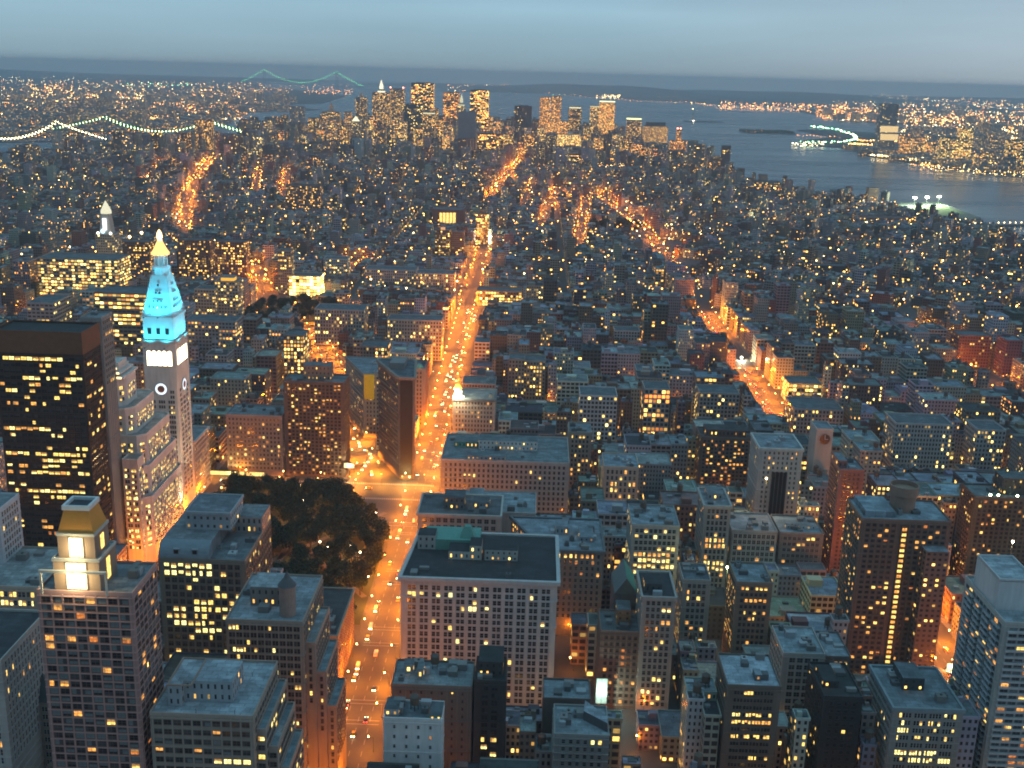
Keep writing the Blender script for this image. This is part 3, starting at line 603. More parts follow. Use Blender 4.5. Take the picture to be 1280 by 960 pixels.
# brown tower with the drum
h = hero('drum_topped_tower', 'wide brown apartment tower crowned by a round brick drum', 'tower', 1078, 1190, 650, 548, 30, 842, (.185, .115, .085),
     dict(bay=3.3, fl=2.95, w_=1.9, h_=1.5, lit=.16, row=.1, pal='aaoy', dark='d0d0', trim='brown'), (.24, .28, .31), junk=3, done=False)
X0, X1, H0, R = h['X0'], h['X1'], h['H'], h['root']; xd, yd = X0+(X1-X0)*.56, 566
b = MB(); b.lathe(xd, yd, [(6.6, H0), (6.6, H0+8.5), (7.6, H0+9), (7.6, H0+14), (7.0, H0+14), (7.0, H0+11.5), (.1, H0+11.5)], PLAIN, 28, (.27, .165, .115)); b.build('drum', R)
b = MB(); b.box(X0+3, X0+(X1-X0)*.40, 553, 576, H0+.01, H0+3.2, ROOF, (.24, .28, .31)); b.build('raised_roof', R)
b = MB(); b.prism(rect(X1-14, X1-2, 540, 547.9), 0, H0-13, FAC, ROOF, 3.2, 2.95, (.19, .115, .085), (.2, .5, .45, .2), (.1, .6, 1, 1), topcol=(.24, .28, .31)); b.build('bay_wing', R)
xs = X0+(X1-X0)*.48
b = MB(); b.box(xs-1.7, xs+1.7, 547.2, 547.95, 8, H0-2, PLAIN, (.12, .07, .05)); b.build('stair_column', R)
for k in range(32):
    b = MB(); zz = H0-5-k*2.95
    if zz > 6: b.box(xs-1.1, xs+1.1, 547.0, 547.18, zz, zz+1.5, PANE['y' if k % 3 else 'a']); b.build('stair_window', R)
h['W'].L = [q for q in h['W'].L if abs(q[0]-xs) > 2.4]; h['W'].done(R)
h = hero('dark_apartment_tower', 'dark green black apartment tower with glaring roof lights at the picture edge', 'tower', 1219, 1330, 622, 672, 24, 720, (.075, .065, .05),
     dict(bay=3.2, fl=3.0, w_=1.7, h_=1.6, lit=.16, row=.1, pal='aoy', dark='d0d0', trim='dark'), (.14, .16, .16), bulk=((.35, .8, .3, .9, 11, (.05, .05, .045)),), junk=1)
FL = glow('floodlight_lens', (.85, 1, .6), 12)
for k, px in enumerate((1238, 1248, 1272)):
    x, z = on_street(px, 617, 672.5); b = MB(); b.box(x-.15, x+.15, 672.3, 672.6, h['H'], h['H']+1.6, PLAIN, (.1, .1, .1)); b.box(x-.6, x+.6, 672.0, 672.25, h['H']+1.6, h['H']+2.6, FL); b.build('floodlight', h['root'])
# white balcony tower
h = hero('balcony_tower', 'white apartment tower with stacked balconies at the right hand bottom corner', 'tower', 1256, 1330, 780, 439, 46, 960, (.37, .35, .32),
     dict(bay=4.2, fl=2.95, w_=3.2, h_=1.7, lit=.15, row=.1, pal='ayo', dark='d0d1d2', trim='grey'), (.28, .31, .33), junk=2, done=False)
X0, X1, H0, R = h['X0'], h['X1'], h['H'], h['root']
b = MB(); b.prism(rect(X0+1, X0+17, 452, 478), H0+.01, H0+14, FAC, ROOF, 5, 5, (.52, .52, .51), topcol=(.33, .36, .38)); b.build('penthouse', R)
b = MB(); b.ring(rect(X0+1, X0+17, 452, 478), H0+13.7, H0+15, .4, PLAIN, (.52, .52, .51)); b.build('penthouse_parapet', R)
for k in range(28):
    zz = H0-4-k*2.95
    if zz < 8: break
    b = MB()
    for yy in (446, 456, 466, 476): b.box(X0-1.5, X0-.01, yy-4, yy+3.4, zz, zz+.2, PLAIN, (.42, .43, .43)); b.box(X0-1.5, X0-1.4, yy-4, yy+3.4, zz+.2, zz+1.1, PLAIN, (.36, .42, .44))
    b.build('balcony', R)
    b = MB(); b.box(X0+1.5, X1-.5, 437.8, 438.99, zz, zz+.9, PLAIN, (.44, .43, .42)); b.build('balcony', R)
h['W'].done(R)
h = hero('grey_office', 'square grey office with a railed blue roof and two white lit floors', 'building', 1117, 1205, 886, 437, 36, 960, (.28, .255, .23),
     dict(bay=6.5, fl=3.7, w_=1.0, h_=2.2, lit=.08, row=.9, pal='wy', dark='d0d0', trim='stone', group=4, gap=.35, margin=.5, rows={2: (0, .28, .95, 'w'), 5: (.05, .85, .95, 'w'), 6: (.3, .9, .8, 'w')}), (.17, .20, .22), bulk=((.28, .6, .45, .85, 6, (.05, .05, .05)),), junk=3, cornice=.6, ccol=(.2, .24, .25))
hero('black_slab', 'black windowless looking slab between the grid office and the railed grey office', 'building', 1030, 1079, 872, 444, 30, 955, (.028, .027, .027),
     dict(bay=3.2, fl=3.5, w_=1.6, h_=1.6, lit=.03, pal='y', dark='d0', trim='dark'), (.03, .035, .035), bulk=((.1, .5, .3, .8, 3, (.04, .04, .04)),), junk=2)
hero('yellow_row_office', 'brown office with three fully lit yellow rows under a pale blue roof', 'building', 909, 977, 858, 438, 28, 960, (.13, .10, .08),
     dict(bay=4.4, fl=3.6, w_=1.15, h_=1.7, lit=.03, row=.5, pal='y', dark='d0d0', trim='brown', group=3, gap=.2, rows={0: (.35, .55, .9, 'y'), 3: (0, 1, .97, 'wy'), 4: (0, 1, .95, 'ya'), 6: (0, 1, .95, 'y'), 9: (.4, .8, .9, 'y')}), (.34, .38, .42), bulk=((.55, .68, .2, .4, 3, (.1, .11, .12)),), junk=2)
hero('grid_office', 'pale concrete grid of dark square windows behind the black slab', 'building', 979, 1032, 818, 490, 28, 885, (.34, .30, .27),
     dict(bay=3.7, fl=3.7, w_=2.7, h_=2.4, lit=.04, pal='y', dark='d0d0', trim='stone'), (.24, .28, .30), junk=3)
hero('yellow_row_loft', 'low loft with one bright yellow row, right of the concrete grid', 'building', 1033, 1064, 822, 500, 26, 850, (.12, .11, .10),
     dict(bay=2.4, fl=3.6, w_=1.4, h_=1.8, lit=.05, pal='w', dark='d0', trim='grey', rows={0: (.2, .9, .95, 'w')}), (.25, .29, .32), junk=2)
# 5th Avenue and the square
h = hero('hexagon_block', 'blank grey walled block, flat blue roof, in front of the long white penthouse', 'building', 574, 670, 640, 676, 38, 690, (.36, .34, .32), None, (.25, .29, .31), junk=4, bulk=((.1, .3, .5, .9, 4, (.3, .29, .26)),),
     poly=None, skew=0)
hero('white_penthouse_block', 'broad stone block with a long white penthouse across its roof, right of the avenue', 'building', 551, 712, 575, 762, 60, 640, (.36, .33, .30),
     dict(bay=3.4, fl=4.0, w_=1.4, h_=2.2, lit=.04, pal='y', dark='d0d0', trim='stone'), (.17, .20, .21), bulk=((.28, .75, .45, .7, 7, (.56, .55, .52)), (.08, .27, .5, .68, 4.5, (.12, .3, .22)), (.2, .5, .05, .25, 3, (.27, .29, .3))), junk=4)
hero('arcaded_block', 'pale block with a row of arcaded top windows right behind the white block', 'building', 522, 626, 643, 637, 34, 680, (.36, .33, .29),
     dict(bay=4.2, fl=4.4, w_=2.6, h_=2.8, lit=.05, pal='y', dark='d0d0', trim='stone'), (.11, .115, .12), bulk=((.3, .55, .3, .7, 8, (.14, .13, .125)), (.65, .85, .4, .7, 4, (.2, .2, .2))), junk=3, cornice=.7)
h = hero('cupola_building', 'ornate pale corner building carrying a dazzling floodlit cupola on the avenue', 'building', 566, 619, 499, 922, 34, 540, (.34, .30, .27),
     dict(bay=2.7, fl=4.0, w_=1.3, h_=2.2, lit=.08, pal='ya', dark='d0d0', trim='stone'), (.17, .19, .20), junk=2, cornice=.6, ccol=(.10, .12, .14))
xc, zc = h['X0']+4.5, h['H']
CUP = glow('floodlit_gilding', (1, .95, .55), 4)
b = MB(); b.lathe(xc, 927, [(3.6, zc), (3.6, zc+7), (4.1, zc+7.4), (2.6, zc+8)], STONE, 12); cu = b.build('cupola', h['root'])
b = MB(); b.lathe(xc, 927, [(3.3, zc+8), (3.4, zc+10), (2.2, zc+13), (1.0, zc+15), (.9, zc+18), (.1, zc+20)], GOLD, 12); b.build('cupola_dome', cu)
for a in range(6):
    b = MB(); b.ball((xc+4.3*cos(a), 927+4.3*sin(a), zc+1.2), .7, CUP); b.build('floodlight', cu)
LAMPSPOT.append(((xc, 918.5, zc+6), 9000, (1, .95, .6))); LAMPSPOT.append(((xc-7, 927, zc+8), 5000, (1, .95, .6)))
hero('avenue_corner_block', 'dark red block at the avenue with a small green dome on its roof corner', 'building', 519, 545, 462, 985, 34, 520, (.22, .14, .12),
     dict(bay=2.9, fl=4.0, w_=1.3, h_=2.2, lit=.05, pal='ya', dark='d0', trim='brown'), (.10, .11, .12), junk=2, x=(-124, -97))
h = [q for q in bpy.data.objects if q.name == 'avenue_corner_block'][0]; x, z = on_street(524, 461, 987)
b = MB(); b.lathe(x, 989, [(4, z-6), (4, z-1), (3.6, z+1), (2.4, z+3.2), (.1, z+4.2)], COPPER, 14); b.build('corner_dome', h)
h = hero('banner_building', 'grey building hung with a tall yellow banner, left of the wedge shaped tower', 'building', 454, 481, 468, 955, 60, 552, (.27, .24, .21),
     dict(bay=3.0, fl=3.9, w_=1.4, h_=2.2, lit=.12, pal='ya', dark='d0d0', trim='stone'), (.2, .22, .24), junk=3, skew=-26)
x0, z0 = on_street(455, 468, 954.6); x1, z1 = on_street(468, 499, 954.6)
b = MB(); b.box(x0, x1, 954.2, 954.5, z1, z0, solid('yellow_banner', (.72, .50, .02), .8)); o = b.build('hanging_banner'); tag(o, 'tall yellow banner hanging on the grey building left of the wedge tower', 'banner')
hero('brown_apartment_tower', 'brown apartment tower speckled with amber windows, standing left of the wedge shaped tower', 'tower', 354, 430, 477, 852, 24, 605, (.125, .098, .085),
     dict(bay=3.1, fl=2.95, w_=1.9, h_=1.6, lit=.34, row=.15, pal='aaoy', dark='d0d0d1', trim='brown'), (.16, .17, .18), bulk=((.3, .75, .3, .8, 12, (.20, .16, .13)),), junk=2)
hero('rose_loft', 'rosy grey loft with a flat roof, left of the brown apartment tower', 'building', 282, 352, 519, 850, 30, 575, (.225, .20, .195),
     dict(bay=3.0, fl=3.7, w_=1.7, h_=2.0, lit=.14, row=.3, pal='aoy', dark='d0d0d1', trim='stone'), (.18, .20, .21), junk=4)
# wedge shaped tower
P = [(-104.5, 854), (-102.5, 852.4), (-94, 852.4), (-92, 854), (-97, 905), (-100, 909), (-126, 909), (-128, 905)]
R = thing('wedge_tower', 'narrow wedge shaped tower with dark prow at the fork of two orange avenues', 'tower', (-105, 880, 0)); HF = 85
wallpart(R, P, 0, HF, (.145, .12, .105), (.10, .11, .12), cornice=1.6, ccol=(.23, .19, .16))
b = MB(); b.box(-103.2, -93.2, 851.9, 852.36, 4, HF-2, PLAIN, (.022, .02, .02)); b.build('prow_netting', R)
W = Windows()
W.wall(P, 12, HF-3, bay=2.9, fl=3.7, w_=1.2, h_=2.1, lit=.10, row=.2, pal='ya', dark='d0d0', trim='brown', only=(7, 3)); W.done(R)
b = MB(); b.box(-115, -103, 880, 900, HF+.01, HF+5, PLAIN, (.2, .19, .18)); b.build('penthouse', R)
for zz in (12, 70): b = MB(); b.ring(P, zz, zz+.7, .5, PLAIN, (.22, .18, .15), .4); b.build('string_course', R)
FOOT.append((-130, -90, 846, 910)); sight_face(-104, -93, 852, 1, HF)
for t in np.linspace(0, 1, 6): SIGHT.append((-104.5-23*t, 853+50*t, 6)); SIGHT.append((-91.5-5*t, 853+50*t, 10))
LAMPSPOT.append(((-98, 846, 7), 1500, (1, .75, .25)))
# glass box tower
mad = hero('bronze_glass_tower', 'big dark bronze office tower with scattered bands of yellow windows', 'tower', -30, 103, 414, 600, 26, 690, (.05, .03, .02),
     dict(bay=3.4, fl=3.75, w_=3.0, h_=1.9, lit=.13, row=.97, pal='yyaw', dark='d0', trim='dark', margin=.3, gap=.2, top=13,
          rows={0: (0, .75, .8, 'yw'), 3: (.3, 1, .75, 'wy'), 4: (0, .95, .3, 'ya'), 11: (0, .8, .75, 'wya'), 12: (.6, .75, .7, 'w'), 15: (.45, .9, .8, 'y'), 16: (.4, .95, .85, 'wy'), 20: (0, .2, .9, 'w'), 21: (.25, .95, .95, 'wy'), 22: (.3, .7, .7, 'y'), 25: (.8, .95, .9, 'wa'), 28: (.45, .7, .8, 'o'), 32: (.65, .9, .6, 'ya'), 36: (.4, .6, .6, 'w')}), (.03, .03, .03), junk=0, x=(-300, -250), done=False)
b = MB(); b.ring(mad['P'], mad['H']-11.5, mad['H']+1.2, .5, PLAIN, (.15, .065, .03), .2); b.build('crown_band', mad['root'])
mad['W'].done(mad['root'])
hero('edge_office', 'grey stone office directly behind the big bronze office tower', 'building', 100, 133, 398, 660, 18, 470, (.26, .25, .23), dict(bay=3, fl=3.8, w_=1.5, h_=2.1, lit=.15, pal='ya', trim='stone'), (.22, .24, .25), junk=1, x=(None, -262))

# stepped limestone block
R = thing('stepped_tower', 'stepped white limestone office with vertical rows of lit windows, left of the clock tower', 'tower', (-290, 715, 0))
LS = (.62, .55, .49); W = Windows()
tiers = [(-286, -264, 694, 722, 40, 121), (-298, -257, 688, 734, 30, 103), (-300, -249, 684, 740, 20, 86), (-306, -247, 680, 745, 10, 66), (-318, -245, 676, 748, 0, 46)]
for k, (x0, x1, y0, y1, za, zb) in enumerate(tiers):
    ch = 5; P = [(x0+ch, y0), (x1-ch, y0), (x1, y0+ch), (x1, y1-ch), (x1-ch, y1), (x0+ch, y1), (x0, y1-ch), (x0, y0+ch)]
    wallpart(R, P, 0 if k == 4 else tiers[k+1][5]-2, zb, LS, (.3, .28, .27), 'setback_tier')
    zlow = tiers[k+1][5] if k < 4 else 8
    W.wall(P, zlow, zb, bay=4.6, fl=3.8, w_=1.35, h_=2.2, lit=.62, row=.1, pal='wyyy', dark='d0d0d1', trim='white', group=2, gap=.3, margin=.2, top=4)
for x0, x1, y0, y1, zb in ((-303, -293, 672, 684, 92), (-279, -265, 668, 680, 62), (-300, -290, 668, 676, 70), (-292, -283, 678, 688, 112), (-260, -250, 672, 684, 74)):
    P = rect(x0, x1, y0, y1); wallpart(R, P, 0, zb, LS, (.3, .28, .27), 'projecting_bay'); W.wall(P, 10, zb, bay=4.4, fl=3.8, w_=1.35, h_=2.2, lit=.65, row=.1, pal='wyyy', dark='d0d0d1', trim='white', group=2, gap=.3, margin=.2, top=5)
BAND = glow('rooftop_cove_light', (1, .72, .32), 1.0)
for k, zz in enumerate((122.3, 124.8, 127.3)):
    b = MB(); d = k*2.2; b.box(-286+d, -264-d, 694+d, 722-d, zz-.6, zz+.7, PLAIN, LS); b.build('crown_step', R)
    b = MB(); b.box(-285+d, -265-d, 693.8+d, 694-.02+d, zz-.4, zz+.9, BAND); b.build('crown_light', R)
b = MB(); b.prism(rect(-281, -269, 700, 716), 121, 131, FAC, ROOF, 3, 3, LS); b.build('penthouse', R)
W.done(R); FOOT.append((-330, -243, 666, 750))
for z in (30, 60, 90, 118): sight_face(-300, -250, 680, z, z+1)
SIGHT.append((-252, 676, 14)); SIGHT.append((-246, 690, 10)); SIGHT.append((-246, 720, 10))

# the clock tower
R = thing('clock_tower', 'tall limestone clock tower with cyan floodlit pyramid roof and glowing gold cupola', 'tower', (-262.5, 775, 0))
x0, x1, y0, y1 = -274, -251, 761, 790; P = rect(x0, x1, y0, y1); xc, yc = -262.5, 775.5
zs = lambda py: on_street(198, py, 761)[1]
Z = dict(top=zs(427), cube=zs(398)); MT = (.60, .55, .49)
wallpart(R, P, 0, Z['top'], MT, (.4, .4, .4), cornice=.7, ccol=(.5, .46, .42))
W = Windows(); W.wall(P, 12, Z['top']-23, bay=6.9, fl=3.75, w_=1.15, h_=2.1, lit=.045, row=.2, pal='wy', dark='d0d0', trim='stone', group=3, gap=.5, margin=.8, top=12)
W.L = [q for q in W.L if not (abs(q[2]+1-zs(486)) < 7.5 and (abs(q[0]-xc) < 5.5 or abs(q[1]-yc) < 5.5 and q[0] > x1-.1))]
LOG = glow('loggia_light', (1, .80, .45), 2.5)
for (ox, oy, dx, dy, L) in ((x0, y0-.02, 1, 0, x1-x0), (x1+.02, y0, 0, 1, y1-y0)):
    nrm = (0, -1) if dx else (1, 0)
    for k in range(5):
        u = L*(.1+.8*(k+.5)/5); a = L*.8/5*.40; zb, zt = zs(457), zs(441)
        pts = [(-a, zb), (a, zb), (a, zt)]+[(a*cos(t*pi/8), zt+a*sin(t*pi/8)) for t in range(1, 8)]+[(-a, zt)]
        b = MB(); V = [(ox+dx*(u+q)+nrm[0]*.15, oy+dy*(u+q)+nrm[1]*.15, z) for q, z in pts]; b.face(V, LOG)
        for (p, q) in zip(V, V[1:]+V[:1]): b.face([p, (p[0]-nrm[0]*.2, p[1]-nrm[1]*.2, p[2]), (q[0]-nrm[0]*.2, q[1]-nrm[1]*.2, q[2]), q], STONE)
        b.build('loggia_arch', R)
    zc = zs(486); u = L/2
    b = MB(); c0 = (ox+dx*u, oy+dy*u)
    for r, m, d in ((4.9, STONE, .5), (4.2, glow('clock_dial_light', (.80, .92, 1), .5), .62), (2.6, solid('dial_centre', (.35, .12, .06)), .7)):
        V = [(c0[0]+dx*r*cos(t*pi/14)+nrm[0]*d, c0[1]+dy*r*cos(t*pi/14)+nrm[1]*d, zc+r*sin(t*pi/14)) for t in range(28)]; b.face(V, m)
        for (p, q) in zip(V, V[1:]+V[:1]): b.face([p, (p[0]-nrm[0]*d, p[1]-nrm[1]*d, p[2]), (q[0]-nrm[0]*d, q[1]-nrm[1]*d, q[2]), q], STONE)
    ck = b.build('clock_dial', R)
    for ang, ln in ((.5, 3.6), (-1.1, 2.6)):
        b = MB(); e = np.array([sin(ang), cos(ang)]); p_ = np.array([e[1], -e[0]])*.22
        b.face([(c0[0]+dx*q[0]+nrm[0]*.8, c0[1]+dy*q[0]+nrm[1]*.8, zc+q[1]) for q in (-p_, p_, e*ln+p_*.4, e*ln-p_*.4)], STEEL); b.build('clock_hand', ck)
MARBLE = solid('pale_marble', (.55, .55, .55), .8, nscale=.25, amt=.4)
ins = .9; Pc = rect(x0+ins, x1-ins, y0+ins, y1-ins)
b = MB(); b.prism(Pc, Z['top']+.02, Z['cube'], MARBLE, MARBLE); cube = b.build('belfry', R)
b = MB(); b.ring(Pc, Z['cube']-.8, Z['cube']+.8, 1.2, MARBLE, out=.8); b.build('belfry_cornice', R)
zt = zs(347); tw, td = 5.2, 6.2
b = MB(); B0 = [(x, y, Z['cube']+.3) for x, y in Pc]; B1 = [(xc-tw, yc-td, zt), (xc+tw, yc-td, zt), (xc+tw, yc+td, zt), (xc-tw, yc+td, zt)]
for i in range(4): b.face([B0[i], B0[(i+1) % 4], B1[(i+1) % 4], B1[i]], MARBLE)
b.face(B1, MARBLE); b.build('pyramid_roof', R)
for i in range(4):
    b = MB(); b.tube([B0[i], B1[i]], [.6, .4], MARBLE, 6); b.build('hip_rib', R)
def slope(u, v):   # a point of the pyramid's north face, u across, v up
    p = np.array(B0[0])*(1-u)+np.array(B0[1])*u; q = np.array(B1[0])*(1-u)+np.array(B1[1])*u
    return p*(1-v)+q*v
def slope_e(u, v):
    p = np.array(B0[1])*(1-u)+np.array(B0[2])*u; q = np.array(B1[1])*(1-u)+np.array(B1[2])*u
    return p*(1-v)+q*v
DK = PANE['d0']
for S, nx, ny in ((slope, 0, -1), (slope_e, 1, 0)):
    for v, n in ((.22, 5), (.36, 3), (.56, 2), (.74, 1)):
        for k in range(n):
            p = S(.5+(k-(n-1)/2)*.15, v); b = MB()
            if ny: b.box(p[0]-.8, p[0]+.8, p[1]-1.0, p[1]+1.2, p[2], p[2]+2.2, MARBLE)
            else: b.box(p[0]-1.2, p[0]+1.0, p[1]-.8, p[1]+.8, p[2], p[2]+2.2, MARBLE)
            d = b.build('dormer', R); b = MB()
            if ny: b.box(p[0]-.55, p[0]+.55, p[1]-1.1, p[1]-1.02, p[2]+.3, p[2]+1.9, DK)
            else: b.box(p[0]+1.02, p[0]+1.1, p[1]-.55, p[1]+.55, p[2]+.3, p[2]+1.9, DK)
            b.build('dormer_window', d)
for k in range(3):
    b = MB(); b.box(x0+4+k*6.2, x0+6.6+k*6.2, y0+ins-.15, y0+ins-.02, Z['top']+5, Z['top']+9.5, DK); b.build('belfry_opening', R)
z2, z3, z4, z5 = zs(336), zs(322), zs(310), zs(291)
b = MB(); b.lathe(xc, yc, [(6.6, zt), (6.6, z2-1), (5.6, z2)], MARBLE, 8, ang=pi/8); b.build('lantern_gallery', R)
b = MB(); b.lathe(xc, yc, [(3.6, z2), (3.6, z3)], solid('lantern_core', (.4, .45, .45)), 8, ang=pi/8); b.build('lantern_core', R)
for k in range(8):
    b = MB(); b.frustum(xc+4.6*cos(k*pi/4), yc+4.6*sin(k*pi/4), .45, .4, z2, z3, MARBLE, 8); b.build('lantern_column', R)
GG = glow('glowing_gilt', (1, .40, .10), 1.2)  # orange light on the gilt cupola put in as emission
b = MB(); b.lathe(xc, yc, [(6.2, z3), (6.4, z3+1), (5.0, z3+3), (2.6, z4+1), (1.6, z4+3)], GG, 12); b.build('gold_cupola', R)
b = MB(); b.lathe(xc, yc, [(1.5, z4+3), (1.5, z5-6), (2.1, z5-5), (1.4, z5-2), (.2, z5)], glow('beacon_light', (1, .48, .15), 4), 10); b.build('beacon', R)
W.done(R); FOOT.append((x0, x1, y0, y1)); sight_face(x0, x1, y0, 40, 180)
CY = (.03, .66, .92)
def spot(loc, tgt, e, col, ang=70, parent=None, size=.6):
    l = bpy.data.lights.new('floodlight', 'SPOT'); l.energy = e; l.color = col; l.spot_size = radians(ang); l.spot_blend = .6; l.shadow_soft_size = size
    o = bpy.data.objects.new('floodlight', l); C.objects.link(o); o.location = loc
    o.rotation_euler = (mathutils.Vector(loc)-mathutils.Vector(tgt)).to_track_quat('Z', 'Y').to_euler()
FLOOD = []
zt0, zc0 = Z['top'], Z['cube']
for k in (-.3, .3):
    FLOOD += [((xc+k*(x1-x0), y0-9, zt0-2), (xc+k*18, y0, zt0+10), 60), ((x1+9, yc+k*(y1-y0), zt0-2), (x1, yc+k*24, zt0+10), 60)]
    FLOOD += [((xc+k*16, y0-13, zc0+4), (xc+k*8, y0+7, zc0+16), 90), ((x1+13, yc+k*20, zc0+4), (x1-5, yc+k*10, zc0+16), 90)]
FLOOD += [((xc, y0-2, zt+6), (xc, yc, z3-4), 10), ((x1+2, yc, zt+6), (xc, yc, z3-4), 10)]
spot((-240, 733, 16), (-257, 761, 80), 26000, (1, .72, .45), 60); spot((-228, 776, 12), (-251, 776, 80), 20000, (1, .70, .42), 60)  # two added warm lights that brighten the shaft, their source unseen
for l, t, e in FLOOD:
    spot(l, t, e*70*LAMP, CY, 95)
    q = np.array((min(max(l[0], x0+1), x1-1), min(max(l[1], y0+1), y1-1), l[2]-.8)); d_ = np.array(l)-np.array(t); d_ = d_/np.linalg.norm(d_)*.5
    b = MB(); b.tube([tuple(q), (l[0]+d_[0], l[1]+d_[1], l[2]-.8)], [.14, .1], STEEL, 5); b.box(l[0]+d_[0]-.4, l[0]+d_[0]+.4, l[1]+d_[1]-.4, l[1]+d_[1]+.4, l[2]-.9, l[2]-.3, STEEL); b.build('floodlight_boom', R)
# annex of the clock tower
hero('avenue_annex', 'low limestone wing continuing from the clock tower towards the square', 'building', 170, 217, 562, 792, 38, 640, (.42, .37, .34),
     dict(bay=3.0, fl=3.9, w_=1.5, h_=2.2, lit=.15, row=.3, pal='ya', dark='d0d0', trim='stone'), (.2, .21, .22), x=(-330, -251), Z=46, junk=3, cornice=.7)

for x, y in ((-141, 380), (-143, 396), (-146, 366), (-180, 430), (-182, 446)): LAMPSPOT.append(((x, y, 9), 2600, (1, .42, .06)))
for x, y in ((-116, 836), (-99, 832), (-82, 838), (-122, 862), (-136, 892), (-150, 930), (-80, 872), (-140, 828)): LAMPSPOT.append(((x, y, 9), 5200, (1, .36, .04)))  # extra lamps added to brighten the junction by the wedge tower

# ------------------------------------------------------------------ water, land, hills
def make_water():
    q = NT('harbour_water'); n = q.n('ShaderNodeBump'); n.inputs['Strength'].default_value = .25; n.inputs['Distance'].default_value = 1.0
    q.put(n.inputs['Height'], q.noise(q.pos(), .05, 3.0)); q.t.links.new(n.outputs[0], q.b.inputs['Normal'])
    ps = q.sep(q.pos()); wk = q.noise(q.comb(q.m_('MULTIPLY', ps[0], .0012), q.m_('MULTIPLY', ps[1], .006), 0.0), 1.0, 4.0); return q.P((.055, .09, .105), q.m_('ADD', .08, q.m_('MULTIPLY', wk, .35)), spec=.5)
WATER = make_water()
b = MB(); b.face([(-32000, -400, -2), (32000, -400, -2), (32000, 31000, -2), (-32000, 31000, -2)], WATER); b.build('water', kind='structure')
def slab(name, pts, z, m, z0=-3, kind='structure'):
    me = bpy.data.meshes.new(name); bm_v = [(x, y, z) for x, y in pts]+[(x, y, z0) for x, y in pts]; n = len(pts)
    A = sum(pts[i][0]*pts[(i+1) % n][1]-pts[(i+1) % n][0]*pts[i][1] for i in range(n))
    idx = list(range(n)) if A > 0 else list(range(n))[::-1]
    fs = [tuple(idx)]+[(idx[i], n+idx[i], n+idx[(i+1) % n], idx[(i+1) % n]) for i in range(n)]
    me.from_pydata(bm_v, [], fs); me.materials.append(m); me.update()
    o = bpy.data.objects.new(name, me); C.objects.link(o); o['kind'] = kind
    return o
ISLAND = [(1750, -350), (1620, 900), (1330, 1900), (1090, 2450), (1040, 2640), (960, 2950), (920, 3170), (790, 3290), (735, 3520), (690, 3850), (680, 4320), (600, 4420), (520, 5000), (380, 5600), (150, 5900), (-150, 6000), (-500, 5950), (-900, 5700), (-1250, 5300), (-1420, 4700), (-1560, 4150), (-1750, 3750), (-2250, 3250), (-2700, 2600), (-2750, -350)]
slab('road_surface', ISLAND, 0, ASPHALT)
BROOK = [(-6000, 2600), (-3000, 3900), (-2300, 4500), (-2000, 5200), (-1800, 5900), (-1750, 6400), (-1950, 7200), (-2050, 8200), (-1700, 9000), (-2300, 9700), (-2000, 10600), (-2300, 13700), (-2900, 15400), (-4200, 17800), (-5500, 22500), (-9000, 30900), (-31900, 30900), (-31900, 2600)]
slab('far_shore_ground', BROOK, 0, FARLAND)
STATEN = [(-3900, 24500), (-1500, 21500), (-200, 19800), (500, 18000), (1300, 16200), (2100, 15200), (3300, 14600), (6500, 14500), (9000, 30900), (-3000, 30900)]
slab('hill_island_ground', STATEN, 0, FARLAND)
JERSEY = [(3000, 13800), (2764, 12295), (2600, 9900), (3100, 9400), (2805, 8702), (2400, 8300), (2300, 7600), (1900, 8000), (1720, 7700), (1760, 6900), (1490, 6450), (1345, 5950), (1560, 5793), (1493, 5198), (1588, 4769), (1783, 4203), (2100, 3400), (2900, 1800), (31900, 1800), (31900, 30900), (9300, 30900), (6900, 14200)]
slab('west_shore_ground', JERSEY, 0, FARLAND)
slab('statue_island_ground', [(1200+130*cos(a*pi/6)*(1.6 if cos(a*pi/6) > 0 else .8), 8780+95*sin(a*pi/6)) for a in range(12)], 1.5, FARLAND)
slab('museum_island_ground', [(1290, 7240), (1600, 7160), (1610, 7380), (1330, 7480)], 1.5, FARLAND)
slab('fort_island_ground', [(-1150, 6750), (-700, 6900), (-650, 7700), (-1250, 7500)], 1.5, FARLAND)
def hills(name, x0, x1, y0, y1, h, seed, n=60, m=12):
    rng = np.random.default_rng(seed); ph = rng.uniform(0, 6, 6)
    b = MB(); g = {}
    for i in range(n+1):
        for j in range(m+1):
            u, v = i/n, j/m
            z = h*sin(pi*v)**.8*sin(pi*u)**.6*(.55+.2*sin(7*u+ph[0])+.15*sin(15*u+ph[1]+3*v)+.1*sin(31*u+ph[2]+5*v))
            g[i, j] = (x0+(x1-x0)*u, y0+(y1-y0)*v, max(0, z)-.5)
    for i in range(n):
        for j in range(m): b.face([g[i, j], g[i+1, j], g[i+1, j+1], g[i, j+1]], FARLAND)
    b.build(name, kind='structure')
hills('hill_ridge', -1700, 7500, 19000, 29000, 185, 3)
hills('far_hills', -24000, -5000, 24500, 30800, 90, 4)
hills('west_hills', 6000, 26000, 25000, 30800, 110, 6)

